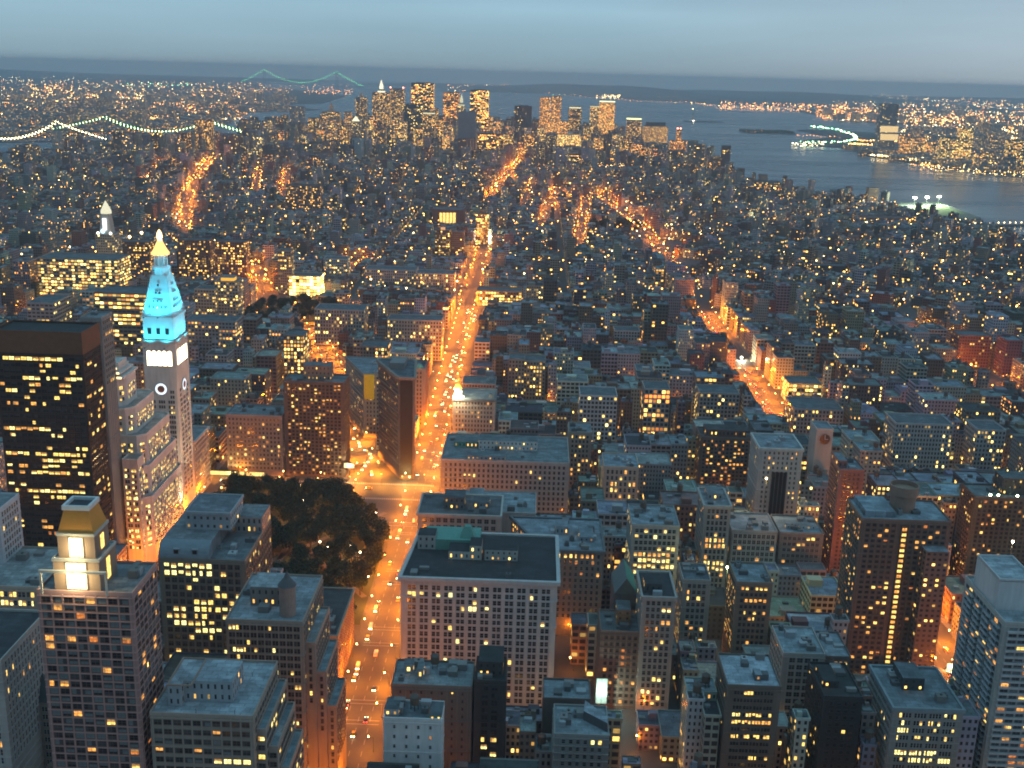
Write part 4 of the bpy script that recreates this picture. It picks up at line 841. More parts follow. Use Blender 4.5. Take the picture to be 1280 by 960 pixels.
# ------------------------------------------------------------------ streets, pavements and lots
AVES = [(-1880, 9), (-1680, 9), (-1480, 9), (-1265, 10), (-1065, 15), (-860, 15), (-650, 15), (-505, 11), (-372, 15), (-240, 12), (-82, 15), (243, 15), (517, 15), (790, 15), (1065, 15), (1340, 15), (1600, 15)]
STY = {k: 832+80.5*(23-k) for k in range(14, 33)}
BWAY_UP = [(243, 20), (-82, 800)]
BWAY_LOW = [(-96, 785), (-127, 850), (-149, 926), (-182, 1072), (-262, 1330), (-330, 1560)]
def P2(*pp): return [ground(*p) for p in pp]
BRIGHT = dict(fifth=[(-82, 250), (-84, 900), (-90, 1300), (-96, 2170)], village=P2((614, 246), (635, 218), (655, 195)), lane_one=P2((652, 258), (668, 230)), lane_two=P2((676, 284), (688, 256), (699, 232)), lane_three=P2((724, 306), (729, 270), (733, 247)),
              sixth_near=[(243, 250), (243, 1960)], sixth_far=P2((838, 328), (815, 298), (800, 285), (770, 262), (740, 240)), bowery=P2((230, 292), (232, 258), (246, 224), (268, 198)), allen=P2((355, 246), (360, 212)), lane_four=P2((320, 240), (325, 212)), union=P2((335, 368), (316, 330)), lane_five=P2((595, 205), (603, 195)),
              broadway_low=BWAY_LOW, broadway_up=BWAY_UP, eighth=P2((1236, 505), (1210, 470), (1190, 455)), east_lane=P2((425, 345), (448, 325)), canal=P2((180, 235), (205, 205)))
def near_line(x, y, line):
    d = 1e9; p = np.array([x, y])
    for a, b_ in zip(line, line[1:]):
        a, b_ = np.array(a), np.array(b_); t = np.clip((p-a) @ (b_-a)/((b_-a) @ (b_-a)), 0, 1); d = min(d, np.linalg.norm(p-a-t*(b_-a)))
    return d
# segments for clearing lots
SEG = [];
for k, line in BRIGHT.items():
    wd = {'fifth': 15, 'sixth_near': 15, 'broadway_up': 8.5, 'broadway_low': 14, 'bowery': 18, 'sixth_far': 17}.get(k, 12)
    for a, b_ in zip(line, line[1:]): SEG.append((*a, *b_, wd))
SEG = np.array(SEG)
def seg_clear(x, y, r):
    ax, ay, bx, by, wd = SEG.T; dx, dy = bx-ax, by-ay; t = np.clip(((x-ax)*dx+(y-ay)*dy)/(dx*dx+dy*dy), 0, 1)
    return np.all(np.hypot(x-ax-t*dx, y-ay-t*dy) > wd+r)
def inside(x, y, P):
    c = False; n = len(P)
    for i in range(n):
        (x1, y1), (x2, y2) = P[i], P[(i+1) % n]
        if (y1 > y) != (y2 > y) and x < (x2-x1)*(y-y1)/(y2-y1)+x1: c = not c
    return c
PARK = [(-226, 603), (-97, 603), (-98, 720), (-108, 752), (-148, 818), (-226, 818)]
UPARK = [(-372, 1378), (-250, 1395), (-268, 1500), (-375, 1545)]
WPARK = P2((735, 292), (795, 292), (795, 280), (738, 280))
# sight lines onto the bright streets
for k, line in BRIGHT.items():
    if k in ('broadway_up', 'eighth', 'canal', 'lane_five'): continue
    for a, b_ in zip(line, line[1:]):
        L = hypot(b_[0]-a[0], b_[1]-a[1])
        for t in np.arange(0, L, 12 if a[1] < 2000 else 30):
            x, y = a[0]+(b_[0]-a[0])*t/L, a[1]+(b_[1]-a[1])*t/L
            if k == 'fifth' and y < 440: continue
            if k == 'sixth_near' and not (1060 < y < 1250 or 1420 < y < 1560 or 560 < y < 585 or 640 < y < 700): continue
            wd = 9 if y < 2000 else 4
            for dx in (-wd, 0, wd): SIGHT.append((x+dx, y, 1))
for x in (-230, -190, -150, -110):
    for y in (640, 720, 800): SIGHT.append((x, y, 8))
for x in (-330, -290): SIGHT.append((x, 832, 1))
for px, py in ((380, 372), (365, 385), (400, 372), (310, 392)): SIGHT.append((*ground(px, py), 6))
for px, py in ((712, 850), (725, 830), (700, 815), (1062, 775)): SIGHT.append((*ground(px, py), 1))

# ------------------------------------------------------------------ landmarks farther off: (kind, label, px0, px1, top py, Y, depth, colour, lit, row, bay, fl, ww, wh, warm, extra)
def far_tower(name, label, px0, px1, py, Y, depth, col, lit=.2, row=.5, bay=3.2, fl=3.7, ww=.6, wh=.5, warm=.5, bright=1.0, roofcol=(.12, .13, .14), top=None, cat='tower', parts=True, Z=None, vis=None):
    X0, H = on_street(px0, py, Y); X1 = on_street(px1, py, Y)[0]
    if Z: H = Z
    root = thing(name, label, cat, ((X0+X1)/2, Y+depth/2, 0)); P = rect(X0, X1, Y, Y+depth)
    wallpart(root, P, 0, H, col, roofcol, prm=(lit, ww, wh), prm2=(row, warm, bright*(1.6 if Y > 3500 else 1.15), 1), bay=bay, fl=fl, parapet=1.2 if Y < 2500 else 2.5)
    if top: top(root, X0, X1, Y, Y+depth, H)
    FOOT.append((X0-3, X1+3, Y-3, Y+depth+3)); zv = max(3, on_street((px0+px1)/2, vis, Y)[1]) if vis else H*.45
    sight_face(X0, X1, Y, min(zv, H-1), H)
    return root
def t_mech(h=8, c=(.08, .08, .09), f=.6):
    def g(R, x0, x1, y0, y1, H):
        a, d = (x1-x0)*(1-f)/2, (y1-y0)*(1-f)/2; b = MB(); b.box(x0+a, x1-a, y0+d, y1-d, H+.05, H+h, PLAIN, c); b.build('mechanical_floor', R)
    return g
def t_lit(h=6, s=5, c=(1, .85, .45), f=1.0, cap=4):
    def g(R, x0, x1, y0, y1, H):
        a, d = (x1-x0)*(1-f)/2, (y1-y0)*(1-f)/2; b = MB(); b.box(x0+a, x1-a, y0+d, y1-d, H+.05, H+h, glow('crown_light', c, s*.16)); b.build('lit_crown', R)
        b = MB(); b.box(x0+a-.5, x1-a+.5, y0+d-.5, y1-d+.5, H+h+.02, H+h+cap, PLAIN, (.2, .2, .2)); b.build('crown_cap', R)
    return g
def t_spire(h=60, s=4, c=(1, .9, .6), base=.8, steps=3, tip=True):
    def g(R, x0, x1, y0, y1, H):
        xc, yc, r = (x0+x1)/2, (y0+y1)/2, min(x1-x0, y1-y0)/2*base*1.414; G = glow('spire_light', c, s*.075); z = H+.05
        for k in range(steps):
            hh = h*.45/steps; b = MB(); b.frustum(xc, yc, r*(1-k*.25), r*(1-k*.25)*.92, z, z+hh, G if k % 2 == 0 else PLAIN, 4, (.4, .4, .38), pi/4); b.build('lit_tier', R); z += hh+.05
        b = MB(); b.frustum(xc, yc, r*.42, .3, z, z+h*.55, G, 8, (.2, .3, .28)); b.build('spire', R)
    return g
def t_pyr(h=20, c=(.10, .2, .18), lit=0):
    def g(R, x0, x1, y0, y1, H):
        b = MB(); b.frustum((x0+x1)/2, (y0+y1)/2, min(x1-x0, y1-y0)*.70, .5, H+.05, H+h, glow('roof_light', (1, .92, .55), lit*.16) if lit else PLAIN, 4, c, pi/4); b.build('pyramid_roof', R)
    return g
def t_beacons(h=4):
    def g(R, x0, x1, y0, y1, H):
        for x in (x0+4, x1-4): b = MB(); b.frustum(x, y0+4, .5, .3, H, H+h+4, PLAIN, 6, (.1, .1, .1)); b.ball((x, y0+4, H+h+6), 3.0, glow('red_beacon', (1, .22, .12), 6)); b.build('beacon', R)
        t_mech(6)(R, x0, x1, y0, y1, H)
    return g
ft = far_tower
# downtown skyline
ft('skyscraper', 'brown skyscraper with a dazzling white spire top, left end of the downtown towers', 465, 487, 116, 5150, 40, (.26, .2, .16), .35, .4, warm=.6, top=t_spire(58, 8, (1, .9, .6)))
ft('skyscraper', 'downtown tower with two red rooftop beacons right of the white spire', 487, 505, 112, 5250, 40, (.25, .21, .18), .3, .5, warm=.5, top=t_beacons())
ft('skyscraper', 'broad dark downtown tower with golden rows at the top, tallest of the skyline', 514, 542, 104, 5000, 45, (.10, .10, .11), .5, .9, 3.4, 3.9, .9, .55, .45, 1.3, top=t_mech(5))
ft('skyscraper', 'dark glass tower with one vertical light line, in front of the tallest downtown tower', 504, 528, 131, 4750, 40, (.06, .075, .08), .12, .9, 3.2, 3.9, .9, .6, .2, top=t_mech(5))
ft('skyscraper', 'brown tower with a white glowing floor, right of the dark glass tower', 529, 543, 143, 4700, 34, (.2, .15, .12), .3, .4, warm=.6, top=t_lit(7, 3))
ft('skyscraper', 'dark banded tower with red gold floors left of the white lit gothic tower', 554, 574, 116, 5450, 40, (.09, .07, .07), .45, .9, 3.4, 3.9, .9, .5, .75, 1.1, top=t_mech(4))
ft('skyscraper', 'gothic tower floodlit white at its stepped crown, behind the blank slab', 571, 582, 133, 4550, 26, (.36, .34, .30), .2, .3, warm=.4, top=t_spire(48, 4, (1, .93, .55), .95))
ft('skyscraper', 'black tower with bright golden upper floors, beside open water', 588, 611, 113, 5350, 45, (.05, .05, .055), .55, .9, 3.4, 3.9, .92, .55, .5, 1.4, top=t_mech(5))
ft('skyscraper', 'windowless blue grey slab before the golden floored black tower', 573, 595, 141, 4400, 40, (.18, .20, .23), .0, ww=0, top=t_mech(5, (.15, .17, .19), .9))
ft('skyscraper', 'unlit black tower standing alone against the bay', 643, 665, 133, 5400, 50, (.035, .04, .05), .03, ww=.8, top=t_mech(6))
ft('skyscraper', 'twin shouldered tower glowing pink and amber, right of the unlit black tower', 675, 689, 122, 5150, 35, (.32, .2, .15), .65, .1, 2.6, 3.6, .6, .6, .75, .9, top=t_mech(3))
ft('skyscraper', 'broad amber flecked tower wing joined beside the twin shouldered tower', 690, 702, 121, 5180, 35, (.26, .18, .15), .5, .2, 2.8, 3.6, .6, .6, .75, .9, top=t_mech(3))
ft('skyscraper', 'amber front block stepping down before the twin shouldered tower', 682, 700, 140, 5080, 30, (.32, .2, .15), .7, .1, 2.6, 3.6, .6, .6, .75, .9)
ft('skyscraper', 'dark tower with white lit upper floor, right of the twin amber towers', 711, 727, 136, 5300, 36, (.09, .09, .10), .3, .7, warm=.6, top=t_lit(8, 3, (1, .9, .5), .9))
ft('telephone_building', 'cream floodlit stepped block glowing whole in front of the downtown towers', 697, 727, 168, 4700, 40, (.5, .45, .33), .75, .1, 2.6, 3.6, .75, .75, .1, .8, top=t_pyr(10, (.4, .38, .3)))
ft('office_tower', 'slim flat topped tower with a white cap line, left of the amber lit landmark', 738, 751, 134, 5250, 36, (.26, .23, .2), .4, .4, warm=.4, top=t_lit(5, 3, (.95, 1, .6)))
ft('office_tower', 'tall amber lit office tower with a white glowing crown line', 750, 769, 128, 5150, 40, (.32, .22, .14), .85, .1, 2.6, 3.5, .6, .6, .5, .9, top=t_lit(7, 5, (.95, 1, .6)))
ft('office_tower', 'blue grey tower with a bright yellow green crown band near the river', 784, 802, 150, 5050, 38, (.2, .18, .17), .35, .3, warm=.6, top=t_lit(9, 5, (.95, 1, .45)))
ft('office_tower', 'squat cream tower with a dark cap and corner lights, right of the green crowned tower', 805, 835, 158, 4900, 50, (.42, .32, .22), .85, .1, 2.4, 3.5, .5, .55, .35, .65, top=t_mech(18, (.08, .09, .1), .8))
ft('apartment_tower', 'slim reddish tower with red beacon at the end of the downtown skyline', 846, 852, 163, 4800, 20, (.3, .12, .1), .55, .1, warm=.9, top=t_beacons(2))
ft('apartment_tower', 'reddish tower shoulder speckled with lights at the skyline end', 838, 859, 176, 4780, 28, (.26, .12, .1), .55, .1, warm=.9)
ft('office_tower', 'dark office block with orange lit floors left of the far lit street', 597, 629, 168, 4200, 50, (.07, .055, .05), .45, .9, 3.4, 3.9, .9, .5, .6, 1.4)
ft('office_tower', 'slim dark tower with cream lit bands below the cream floodlit block', 712, 726, 194, 4150, 36, (.1, .1, .1), .6, .9, 3.4, 3.9, .9, .5, .2, 1.2, top=t_mech(4))
ft('office_block', 'low cream office with tight rows of lights below the amber lit towers', 668, 693, 209, 4000, 50, (.22, .2, .16), .8, .1, 2.8, 3.6, .8, .6, .2, 1.1)
ft('office_block', 'long low block with cream strips of light right of the slim banded tower', 752, 790, 208, 4100, 60, (.12, .12, .12), .5, .9, 3.4, 3.9, .9, .5, .25, 1.1)
ft('office_tower', 'pale grey slab of the left hand downtown group with a dark side', 362, 380, 133, 5500, 30, (.32, .32, .33), .08, .3, warm=.6)
ft('office_tower', 'slim tower with yellow lit window lines right of the pale grey slab', 385, 397, 148, 5000, 28, (.14, .13, .11), .6, .6, warm=.2)
ft('municipal_tower', 'stepped stone tower with a small dome, left of the downtown towers', 402, 424, 140, 4900, 40, (.24, .2, .17), .3, .4, warm=.6, top=t_spire(42, .6, (1, .6, .3), .8))
ft('office_tower', 'small tower with a glowing white pyramid left of the spire tipped skyscraper', 437, 451, 152, 4600, 30, (.3, .28, .25), .2, .3, warm=.4, top=t_pyr(22, lit=4))
ft('office_tower', 'brown stepped tower behind the glowing white pyramid', 444, 458, 122, 5500, 36, (.2, .16, .14), .2, .4, warm=.6, top=t_spire(26, .5, (1, .7, .4), .8))
rr = random.Random(3)
for px, wd, py, Y, c in ((408, 10, 150, 4300, 0), (424, 12, 158, 4250, 1), (456, 10, 150, 4500, 0), (470, 12, 158, 4300, 1), (488, 12, 150, 4450, 0), (545, 9, 150, 4800, 1), (556, 10, 156, 4500, 0), (628, 13, 168, 4700, 1), (616, 10, 152, 5300, 0), (655, 13, 168, 4600, 1), (672, 10, 160, 4800, 0), (742, 13, 172, 4600, 1), (766, 14, 168, 4700, 0), (776, 12, 174, 4500, 1), (790, 13, 180, 4500, 0), (802, 14, 184, 4450, 1), (430, 9, 140, 5200, 0), (462, 9, 146, 4900, 1), (498, 10, 152, 4400, 0), (540, 8, 136, 5300, 1), (553, 9, 168, 4200, 0), (516, 12, 160, 4250, 1), (480, 9, 136, 5400, 0), (606, 10, 146, 5400, 1), (632, 9, 158, 5000, 0), (648, 10, 178, 4300, 1), (700, 10, 152, 5350, 0), (730, 9, 158, 5000, 1), (812, 10, 186, 4400, 0), (838, 12, 190, 4350, 1), (760, 9, 186, 4300, 0), (395, 9, 162, 4600, 1), (372, 11, 168, 4500, 0), (348, 10, 165, 4700, 0), (336, 8, 170, 4600, 1)):
    ft('office_tower', f"{('grey', 'brown')[c]} mid rise tower of the downtown cluster, its foot lost among low roofs", px, px+wd, py, Y, 30, ((.22, .22, .23), (.2, .14, .11))[c], rr.uniform(.3, .65), .5, warm=rr.uniform(.2, .8))['group'] = f"{('grey', 'brown')[c]} mid rise towers downtown"
# middle distance landmarks
ft('slab_apartments', 'tall paired apartment slabs dotted with light on the left shore', 243, 265, 150, 4300, 24, (.2, .13, .11), .4, .05, warm=.7, vis=190)
ft('apartment_tower', 'brown apartment tower studded with lamps left of the narrow lit lane', 357, 400, 232, 2550, 30, (.2, .14, .12), .35, .05, warm=.7, vis=285)
ft('library', 'red brick library cube with tall amber window slots beside the arch', 540, 579, 262, 2380, 55, (.26, .09, .07), 0, ww=0, vis=280)
R = [q for q in bpy.data.objects if q.name == 'library'][0]
for k in range(5):
    x, z = on_street(549.5+k*4.2, 266, 2379.4); x2, z2 = on_street(552.5+k*4.2, 279, 2379.4); b = MB(); b.box(x, x2, 2379.2, 2379.9, z2, z, PANE['y']); b.build('window_slot', R)
ft('apartment_tower', 'slim tower of yellow lit floors behind the white lit arch', 595, 611, 268, 2150, 24, (.32, .25, .16), .75, .4, 3.2, 3.6, .8, .55, .2, 1.2, top=t_mech(8, (.2, .16, .1), .5), vis=290)
ft('apartment_tower', 'dark twin apartment slab with a ladder of yellow windows left of the avenue', 544, 562, 288, 1950, 24, (.12, .09, .08), .5, .2, warm=.3, top=t_lit(5, 2, (1, .5, .2), .3), vis=330)
ft('apartment_tower', 'blank brown slab right of the yellow window ladder', 563, 580, 290, 1960, 24, (.16, .12, .10), .06, .1, warm=.7, vis=330)
ft('utility_tower', 'stone tower with a white floodlit lantern and blue clock', 119, 142, 293, 1580, 30, (.34, .31, .27), .25, .2, warm=.15, vis=320)
R = [q for q in bpy.data.objects if q.name == 'utility_tower'][0]; x0, zt = on_street(121, 293, 1580); x1 = on_street(140, 293, 1580)[0]; xc = (x0+x1)/2; z6, z5 = on_street(130, 268, 1580)[1], on_street(130, 253, 1580)[1]
b = MB(); b.frustum(xc, 1592, 9.5*1.2, 8, zt, z6, PLAIN, 4, (.40, .38, .34), pi/4); b.build('upper_stage', R)
b = MB(); b.box(xc-2.6, xc+2.6, 1582.5, 1584, zt+6, z6-6, glow('portal_light', (.95, .97, 1), .7)); b.build('lit_portal', R)
b = MB(); b.lathe(xc, 1592, [(7.5, z6), (7.5, z6+4), (5, z6+9), (.6, z5+1)], glow('lantern_white', (1, .95, .66), .34), 12); b.build('lantern', R)
for dx in (-9, 9): b = MB(); b.ball((xc+dx, 1580, zt+2), 2.2, glow('urn_light', (1, .95, .8), 1.2)); b.build('corner_light', R)
b = MB(); xk, zk = on_street(128.5, 289, 1579.5); b.face([(xk+3.4*cos(a*pi/8), 1579.4, zk+3.4*sin(a*pi/8)) for a in range(16)], glow('clock_blue', (.5, .8, 1), .8)); b.build('clock_dial', R)
ft('utility_offices', 'long office with tight yellow lit rows left of the white lantern tower', 46, 146, 323, 1480, 50, (.26, .24, .2), .72, .2, 4.2, 4.2, .8, .55, .05, .95, vis=358)
ft('teaching_block', 'low office with wide yellow window bands behind the cyan tower', 118, 184, 366, 1180, 40, (.17, .16, .14), .7, .7, 4.6, 4.4, .85, .5, .1, 1.2, vis=398)
ft('office_block', 'grey block with a blank side wall left of the banded yellow office', 33, 66, 379, 1160, 45, (.27, .26, .25), .2, .7, 4.4, 4.2, .7, .5, .1, vis=395)
ft('pale_apartments', 'beige apartment block with an orange lit roof sign left of the park trees', 268, 297, 352, 1270, 24, (.34, .29, .24), .3, .2, warm=.4, top=t_lit(4, 2.5, (1, .5, .05), .55, 1), vis=395)
ft('pale_apartments', 'plain beige apartment block behind the cyan tower edge', 243, 268, 362, 1260, 24, (.34, .29, .24), .2, .2, warm=.4, vis=395)
ft('brown_apartments', 'brown speckled apartment slab left of the red lit street fork', 268, 307, 302, 1640, 24, (.17, .10, .08), .45, .05, warm=.6, vis=345)
ft('brown_apartments', 'dark speckled apartment slab beyond the cyan spire', 222, 262, 300, 1660, 24, (.17, .10, .08), .35, .05, warm=.6, vis=350)
ft('brown_apartments', 'reddish apartment slab under two orange roof flares left of the cyan spire', 148, 186, 302, 1700, 24, (.18, .10, .08), .4, .05, warm=.6, vis=345)
ft('stone_tower', 'stone slab with lit vertical windows left of the blazing white storefront', 347, 363, 314, 1590, 24, (.3, .24, .18), .3, .1, warm=.4, vis=370)
ft('store_building', 'blazing white lit storefront block beside the dark park trees', 361, 400, 345, 1590, 30, (.42, .36, .26), .95, 0, 5.2, 5.0, .88, .72, .0, 3.2, vis=372)
ft('pale_block', 'whitish block with cream windows right of the blazing storefront', 404, 434, 324, 1740, 30, (.42, .41, .40), .4, .3, warm=.15, vis=345)
ft('lofts', 'arcaded pale loft in front of the park trees', 393, 455, 387, 1300, 34, (.36, .33, .31), .2, .1, 3.2, 4.2, .5, .6, .4, vis=412)
ft('lofts', 'long pale loft with a stepped roof left of the avenue', 456, 520, 337, 1660, 36, (.36, .35, .35), .2, .1, 3.2, 4, .5, .55, .5, vis=360)
ft('lofts', 'pale loft with amber lights next to the bright avenue', 520, 568, 342, 1640, 34, (.34, .32, .3), .3, .3, 3.2, 4, .5, .55, .4, vis=365)
ft('lofts', 'grey loft with yellow lit top rows right of the avenue', 596, 652, 364, 1560, 34, (.2, .18, .14), .75, .2, 4, 4, .7, .6, .2, 1.2, vis=390)
ft('lofts', 'blank sided pale loft with a row of small lights, left of the avenue', 484, 552, 400, 1240, 30, (.35, .32, .28), .2, .4, 3.2, 4, .5, .55, .4, vis=425)
ft('lofts', 'low loft with a double row of bright windows left of the wedge tower', 450, 484, 434, 1130, 30, (.18, .15, .13), .5, .9, 3, 4, .6, .6, .1, 1.4, vis=450)
ft('curved_roof_hall', 'long low hall with a pale curved roof right of the cyan tower', 230, 294, 401, 1130, 30, (.25, .25, .25), .3, .8, 3.6, 4, .6, .5, .5, vis=425)
ft('slim_office', 'slim tower with a double column of yellow windows behind the rose loft', 354, 379, 420, 1090, 26, (.16, .14, .12), .75, .3, 3.4, 3.9, .6, .6, .1, 1.1, vis=460)
ft('white_loft', 'white window gridded loft high right of the slim brown loft tower', 725, 772, 495, 945, 30, (.42, .42, .42), .1, .3, 3.4, 3.9, .65, .6, .4, vis=552)
ft('grid_loft', 'pale grid loft with red lit lower floors', 806, 838, 487, 960, 28, (.34, .29, .26), .35, .9, 3.8, 4.2, .72, .65, .7, vis=540)
ft('terracotta_loft', 'tan loft with paired window columns right of the avenue', 655, 682, 452, 1080, 26, (.3, .23, .18), .4, .2, 3, 3.9, .5, .55, .4, vis=520)
ft('terracotta_loft', 'brown tower loft with a blank side right of the cupola building', 636, 656, 450, 1070, 26, (.26, .2, .16), .25, .2, 3, 3.9, .5, .55, .5, vis=520)
ft('school_block', 'whitish block with dark square windows far right of the avenue', 768, 800, 414, 1340, 26, (.42, .42, .42), .05, .1, 3.6, 4, .6, .6, .5, vis=437)
ft('yellow_lit_loft', 'loft with two tiers of cream lit windows right of the sixth avenue lights', 986, 1028, 480, 1110, 30, (.3, .3, .22), .85, .2, 4.4, 4.2, .8, .6, .1, 1.0, vis=505)
ft('department_store', 'wide flat roofed store building under the cream lit loft', 993, 1055, 512, 1010, 40, (.28, .27, .26), .15, .1, 3.4, 4, .5, .6, .5, vis=527)
ft('white_flank_block', 'white flanked block with dark paired windows at the right', 1120, 1192, 530, 900, 30, (.36, .35, .33), .15, .2, 2.6, 3.8, .5, .55, .4, vis=590)
ft('pale_loft', 'pale loft with ribbed windows near the right edge', 1222, 1258, 538, 900, 28, (.36, .35, .34), .2, .2, 3, 3.9, .5, .55, .5, vis=585)
ft('pale_loft', 'tan brown loft with a row of lights at the right', 875, 925, 492, 990, 30, (.3, .26, .23), .25, .6, 3.4, 3.9, .6, .6, .3, vis=520)
ft('dark_slab', 'dark slab with a yellow window grid above the white lit terrace', 1012, 1060, 332, 1900, 26, (.07, .06, .06), .4, .9, 3, 3.4, .6, .5, .2, 1.2, vis=375)
ft('lit_terrace_block', 'small block with a brilliant cream colonnade below the dark slab', 1030, 1062, 378, 1700, 24, (.4, .36, .26), .95, 0, 4.5, 4.5, .7, .7, .0, 1.8, vis=395)
ft('red_apartments', 'dark red apartment block glowing beside the right hand street lights', 1200, 1240, 420, 1290, 28, (.22, .10, .08), .1, .1, warm=.8, vis=452)
ft('river_apartments', 'brown terraced blocks by the river pier', 1075, 1145, 272, 2650, 40, (.24, .14, .12), .3, .1, warm=.6, vis=295)
ft('terminal_building', 'dark hunched warehouse with lit rows by the river', 950, 976, 228, 3350, 50, (.09, .10, .10), .4, .9, warm=.2, vis=255)
ft('vent_tower', 'brown vent tower standing at the waterline', 1086, 1099, 236, 3080, 24, (.2, .15, .13), .08, .1, warm=.7, vis=262)
ft('cyan_tall_tower', 'lone dark tower with two bright amber bands across the river', 1102, 1124, 130, 5500, 50, (.14, .17, .22), .05, .2, 3.4, 4, .8, .5, .3, vis=180)
R = [q for q in bpy.data.objects if q.name == 'cyan_tall_tower'][0]; R.name = 'harbour_tower'
for a, c in ((158, 165), (168, 175)):
    x, z = on_street(1100, c, 5499); x2, z2 = on_street(1123, a, 5499); b = MB(); b.box(x, x2, 5496, 5499.5, z, z2, glow('amber_band', (1, .68, .28), .4)); b.build('lit_band', R)
for px0, px1, py, Y, c, l, wm, t in ((1128, 1140, 170, 5350, (.25, .16, .13), .5, .7, 'brown river tower with amber lights right of the lone banded tower'), (1144, 1158, 172, 5300, (.28, .2, .17), .45, .6, 'tan river tower second from the lone banded tower'), (1160, 1172, 178, 5200, (.2, .15, .13), .5, .6, 'low brown river tower third from the lone banded tower'),
                                     (1178, 1200, 172, 4800, (.10, .13, .12), .45, .2, 'green glass river office with lit rows'), (1202, 1218, 160, 4900, (.26, .22, .15), .7, .1, 'cream lit river tower behind the green glass office'), (1222, 1240, 192, 4500, (.16, .17, .17), .4, .3, 'low grey river office near the right edge'), (1262, 1290, 176, 4500, (.12, .14, .14), .45, .2, 'dark banded river office at the right edge')):
    ft('river_tower', t, px0, px1, py, Y, 40, c, l, .6, 3.6, 4, .8, .5, wm)

# ------------------------------------------------------------------ every other building of the city
for PL in (((0, 168), (35, 172), (71, 160), (95, 168), (135, 178)), ((131, 160), (165, 164), (200, 166), (235, 164), (262, 160), (280, 165), (298, 168))):
    for (xa, ya), (xb, yb) in zip(PL, PL[1:]):
        for u in np.linspace(0, 1, 9): SIGHT.append((*ground(xa+(xb-xa)*u, ya+(yb-ya)*u, 30), 30))
SIGHT = np.array(SIGHT); HSIGHT = np.array(HSIGHT); FOOTA = np.array(FOOT)
WALLS = [('brown brick', (.16, .12, .10)), ('red brick', (.19, .095, .08)), ('tan brick', (.25, .205, .17)), ('pale stone', (.36, .345, .33)), ('grey', (.21, .215, .22)), ('dark', (.08, .078, .08)), ('whitewashed', (.42, .42, .42)), ('buff', (.29, .265, .23))]
ROOFS = [('blue grey roof', (.24, .27, .29)), ('black roof', (.045, .045, .05)), ('grey roof', (.15, .16, .17)), ('silver roof', (.34, .36, .38))]
LOTS = []     # cx, cy, hx, hy, angle, H, wall, roof, lit, kindno, seed
def zone_h(x, y):
    r = random.random()
    if 190 < x < 232 and (1250 < y < 1415 or 1560 < y < 1990): return random.uniform(34, 48)
    if 150 < x < 232 and (700 < y < 1050): return random.uniform(30, 46)
    if y < 860 and -340 < x < 520: return random.choice((24, 30, 36, 40, 44, 48, 52)) if r < .8 else random.uniform(14, 22)
    if y < 1330 and -420 < x < 520: return random.uniform(20, 44) if r < .75 else random.uniform(12, 20)
    if y < 1620: return random.uniform(14, 32) if r < .85 else random.uniform(34, 58)
    if y < 2900: return random.uniform(12, 21) if r < .9 else random.uniform(24, 48)
    if y < 3900: return random.uniform(14, 28) if r < .9 else random.uniform(30, 55)
    return random.uniform(20, 50) if r < .6 else random.uniform(50, 105)
def lot(cx, cy, hx, hy, ang, H=None):
    if not (0 < cy < 6100): return
    R_ = hypot(hx, hy); c, s = abs(cos(ang)), abs(sin(ang)); ex, ey = hx*c+hy*s, hx*s+hy*c
    px, py = proj((cx, cy, 15.0))
    if not (-60 < px < 1340 and 80 < py < 1500): return
    F = FOOTA
    bad = np.any((F[:, 0] < cx+ex) & (F[:, 1] > cx-ex) & (F[:, 2] < cy+ey) & (F[:, 3] > cy-ey))
    ca_, sa_ = cos(ang), sin(ang)
    bad = bad or not all(seg_clear(cx+u*hx*ca_-v*hy*sa_, cy+u*hx*sa_+v*hy*ca_, 0) for u in (-1, -.5, 0, .5, 1) for v in (-1, -.33, .33, 1))
    if bad:
        if max(hx, hy) < 5.5: return
        if hx >= hy:
            for q in (-.5, .5): lot(cx+q*hx*ca_, cy+q*hx*sa_, hx/2, hy, ang, H)
        else:
            for q in (-.5, .5): lot(cx-q*hy*sa_, cy+q*hy*ca_, hx, hy/2, ang, H)
        return
    if -245 < cx < -64 and 592 < cy < 852: return
    for Pk in (PARK, UPARK, WPARK):
        if any(inside(cx+dx*hx, cy+dy*hy, Pk) for dx in (-.9, 0, .9) for dy in (-.9, 0, .9)): return
    if not inside(cx, cy, ISLAND) or not inside(cx+30, cy, ISLAND): return
    LOTS.append([cx, cy, hx, hy, ang, H or zone_h(cx, cy), random.randrange(len(WALLS)), random.choice((0, 0, 0, 1, 1, 2, 2, 3)), random.choice((.02, .05, .08, .13, .24)), random.random()])
BLOCKS = MB()
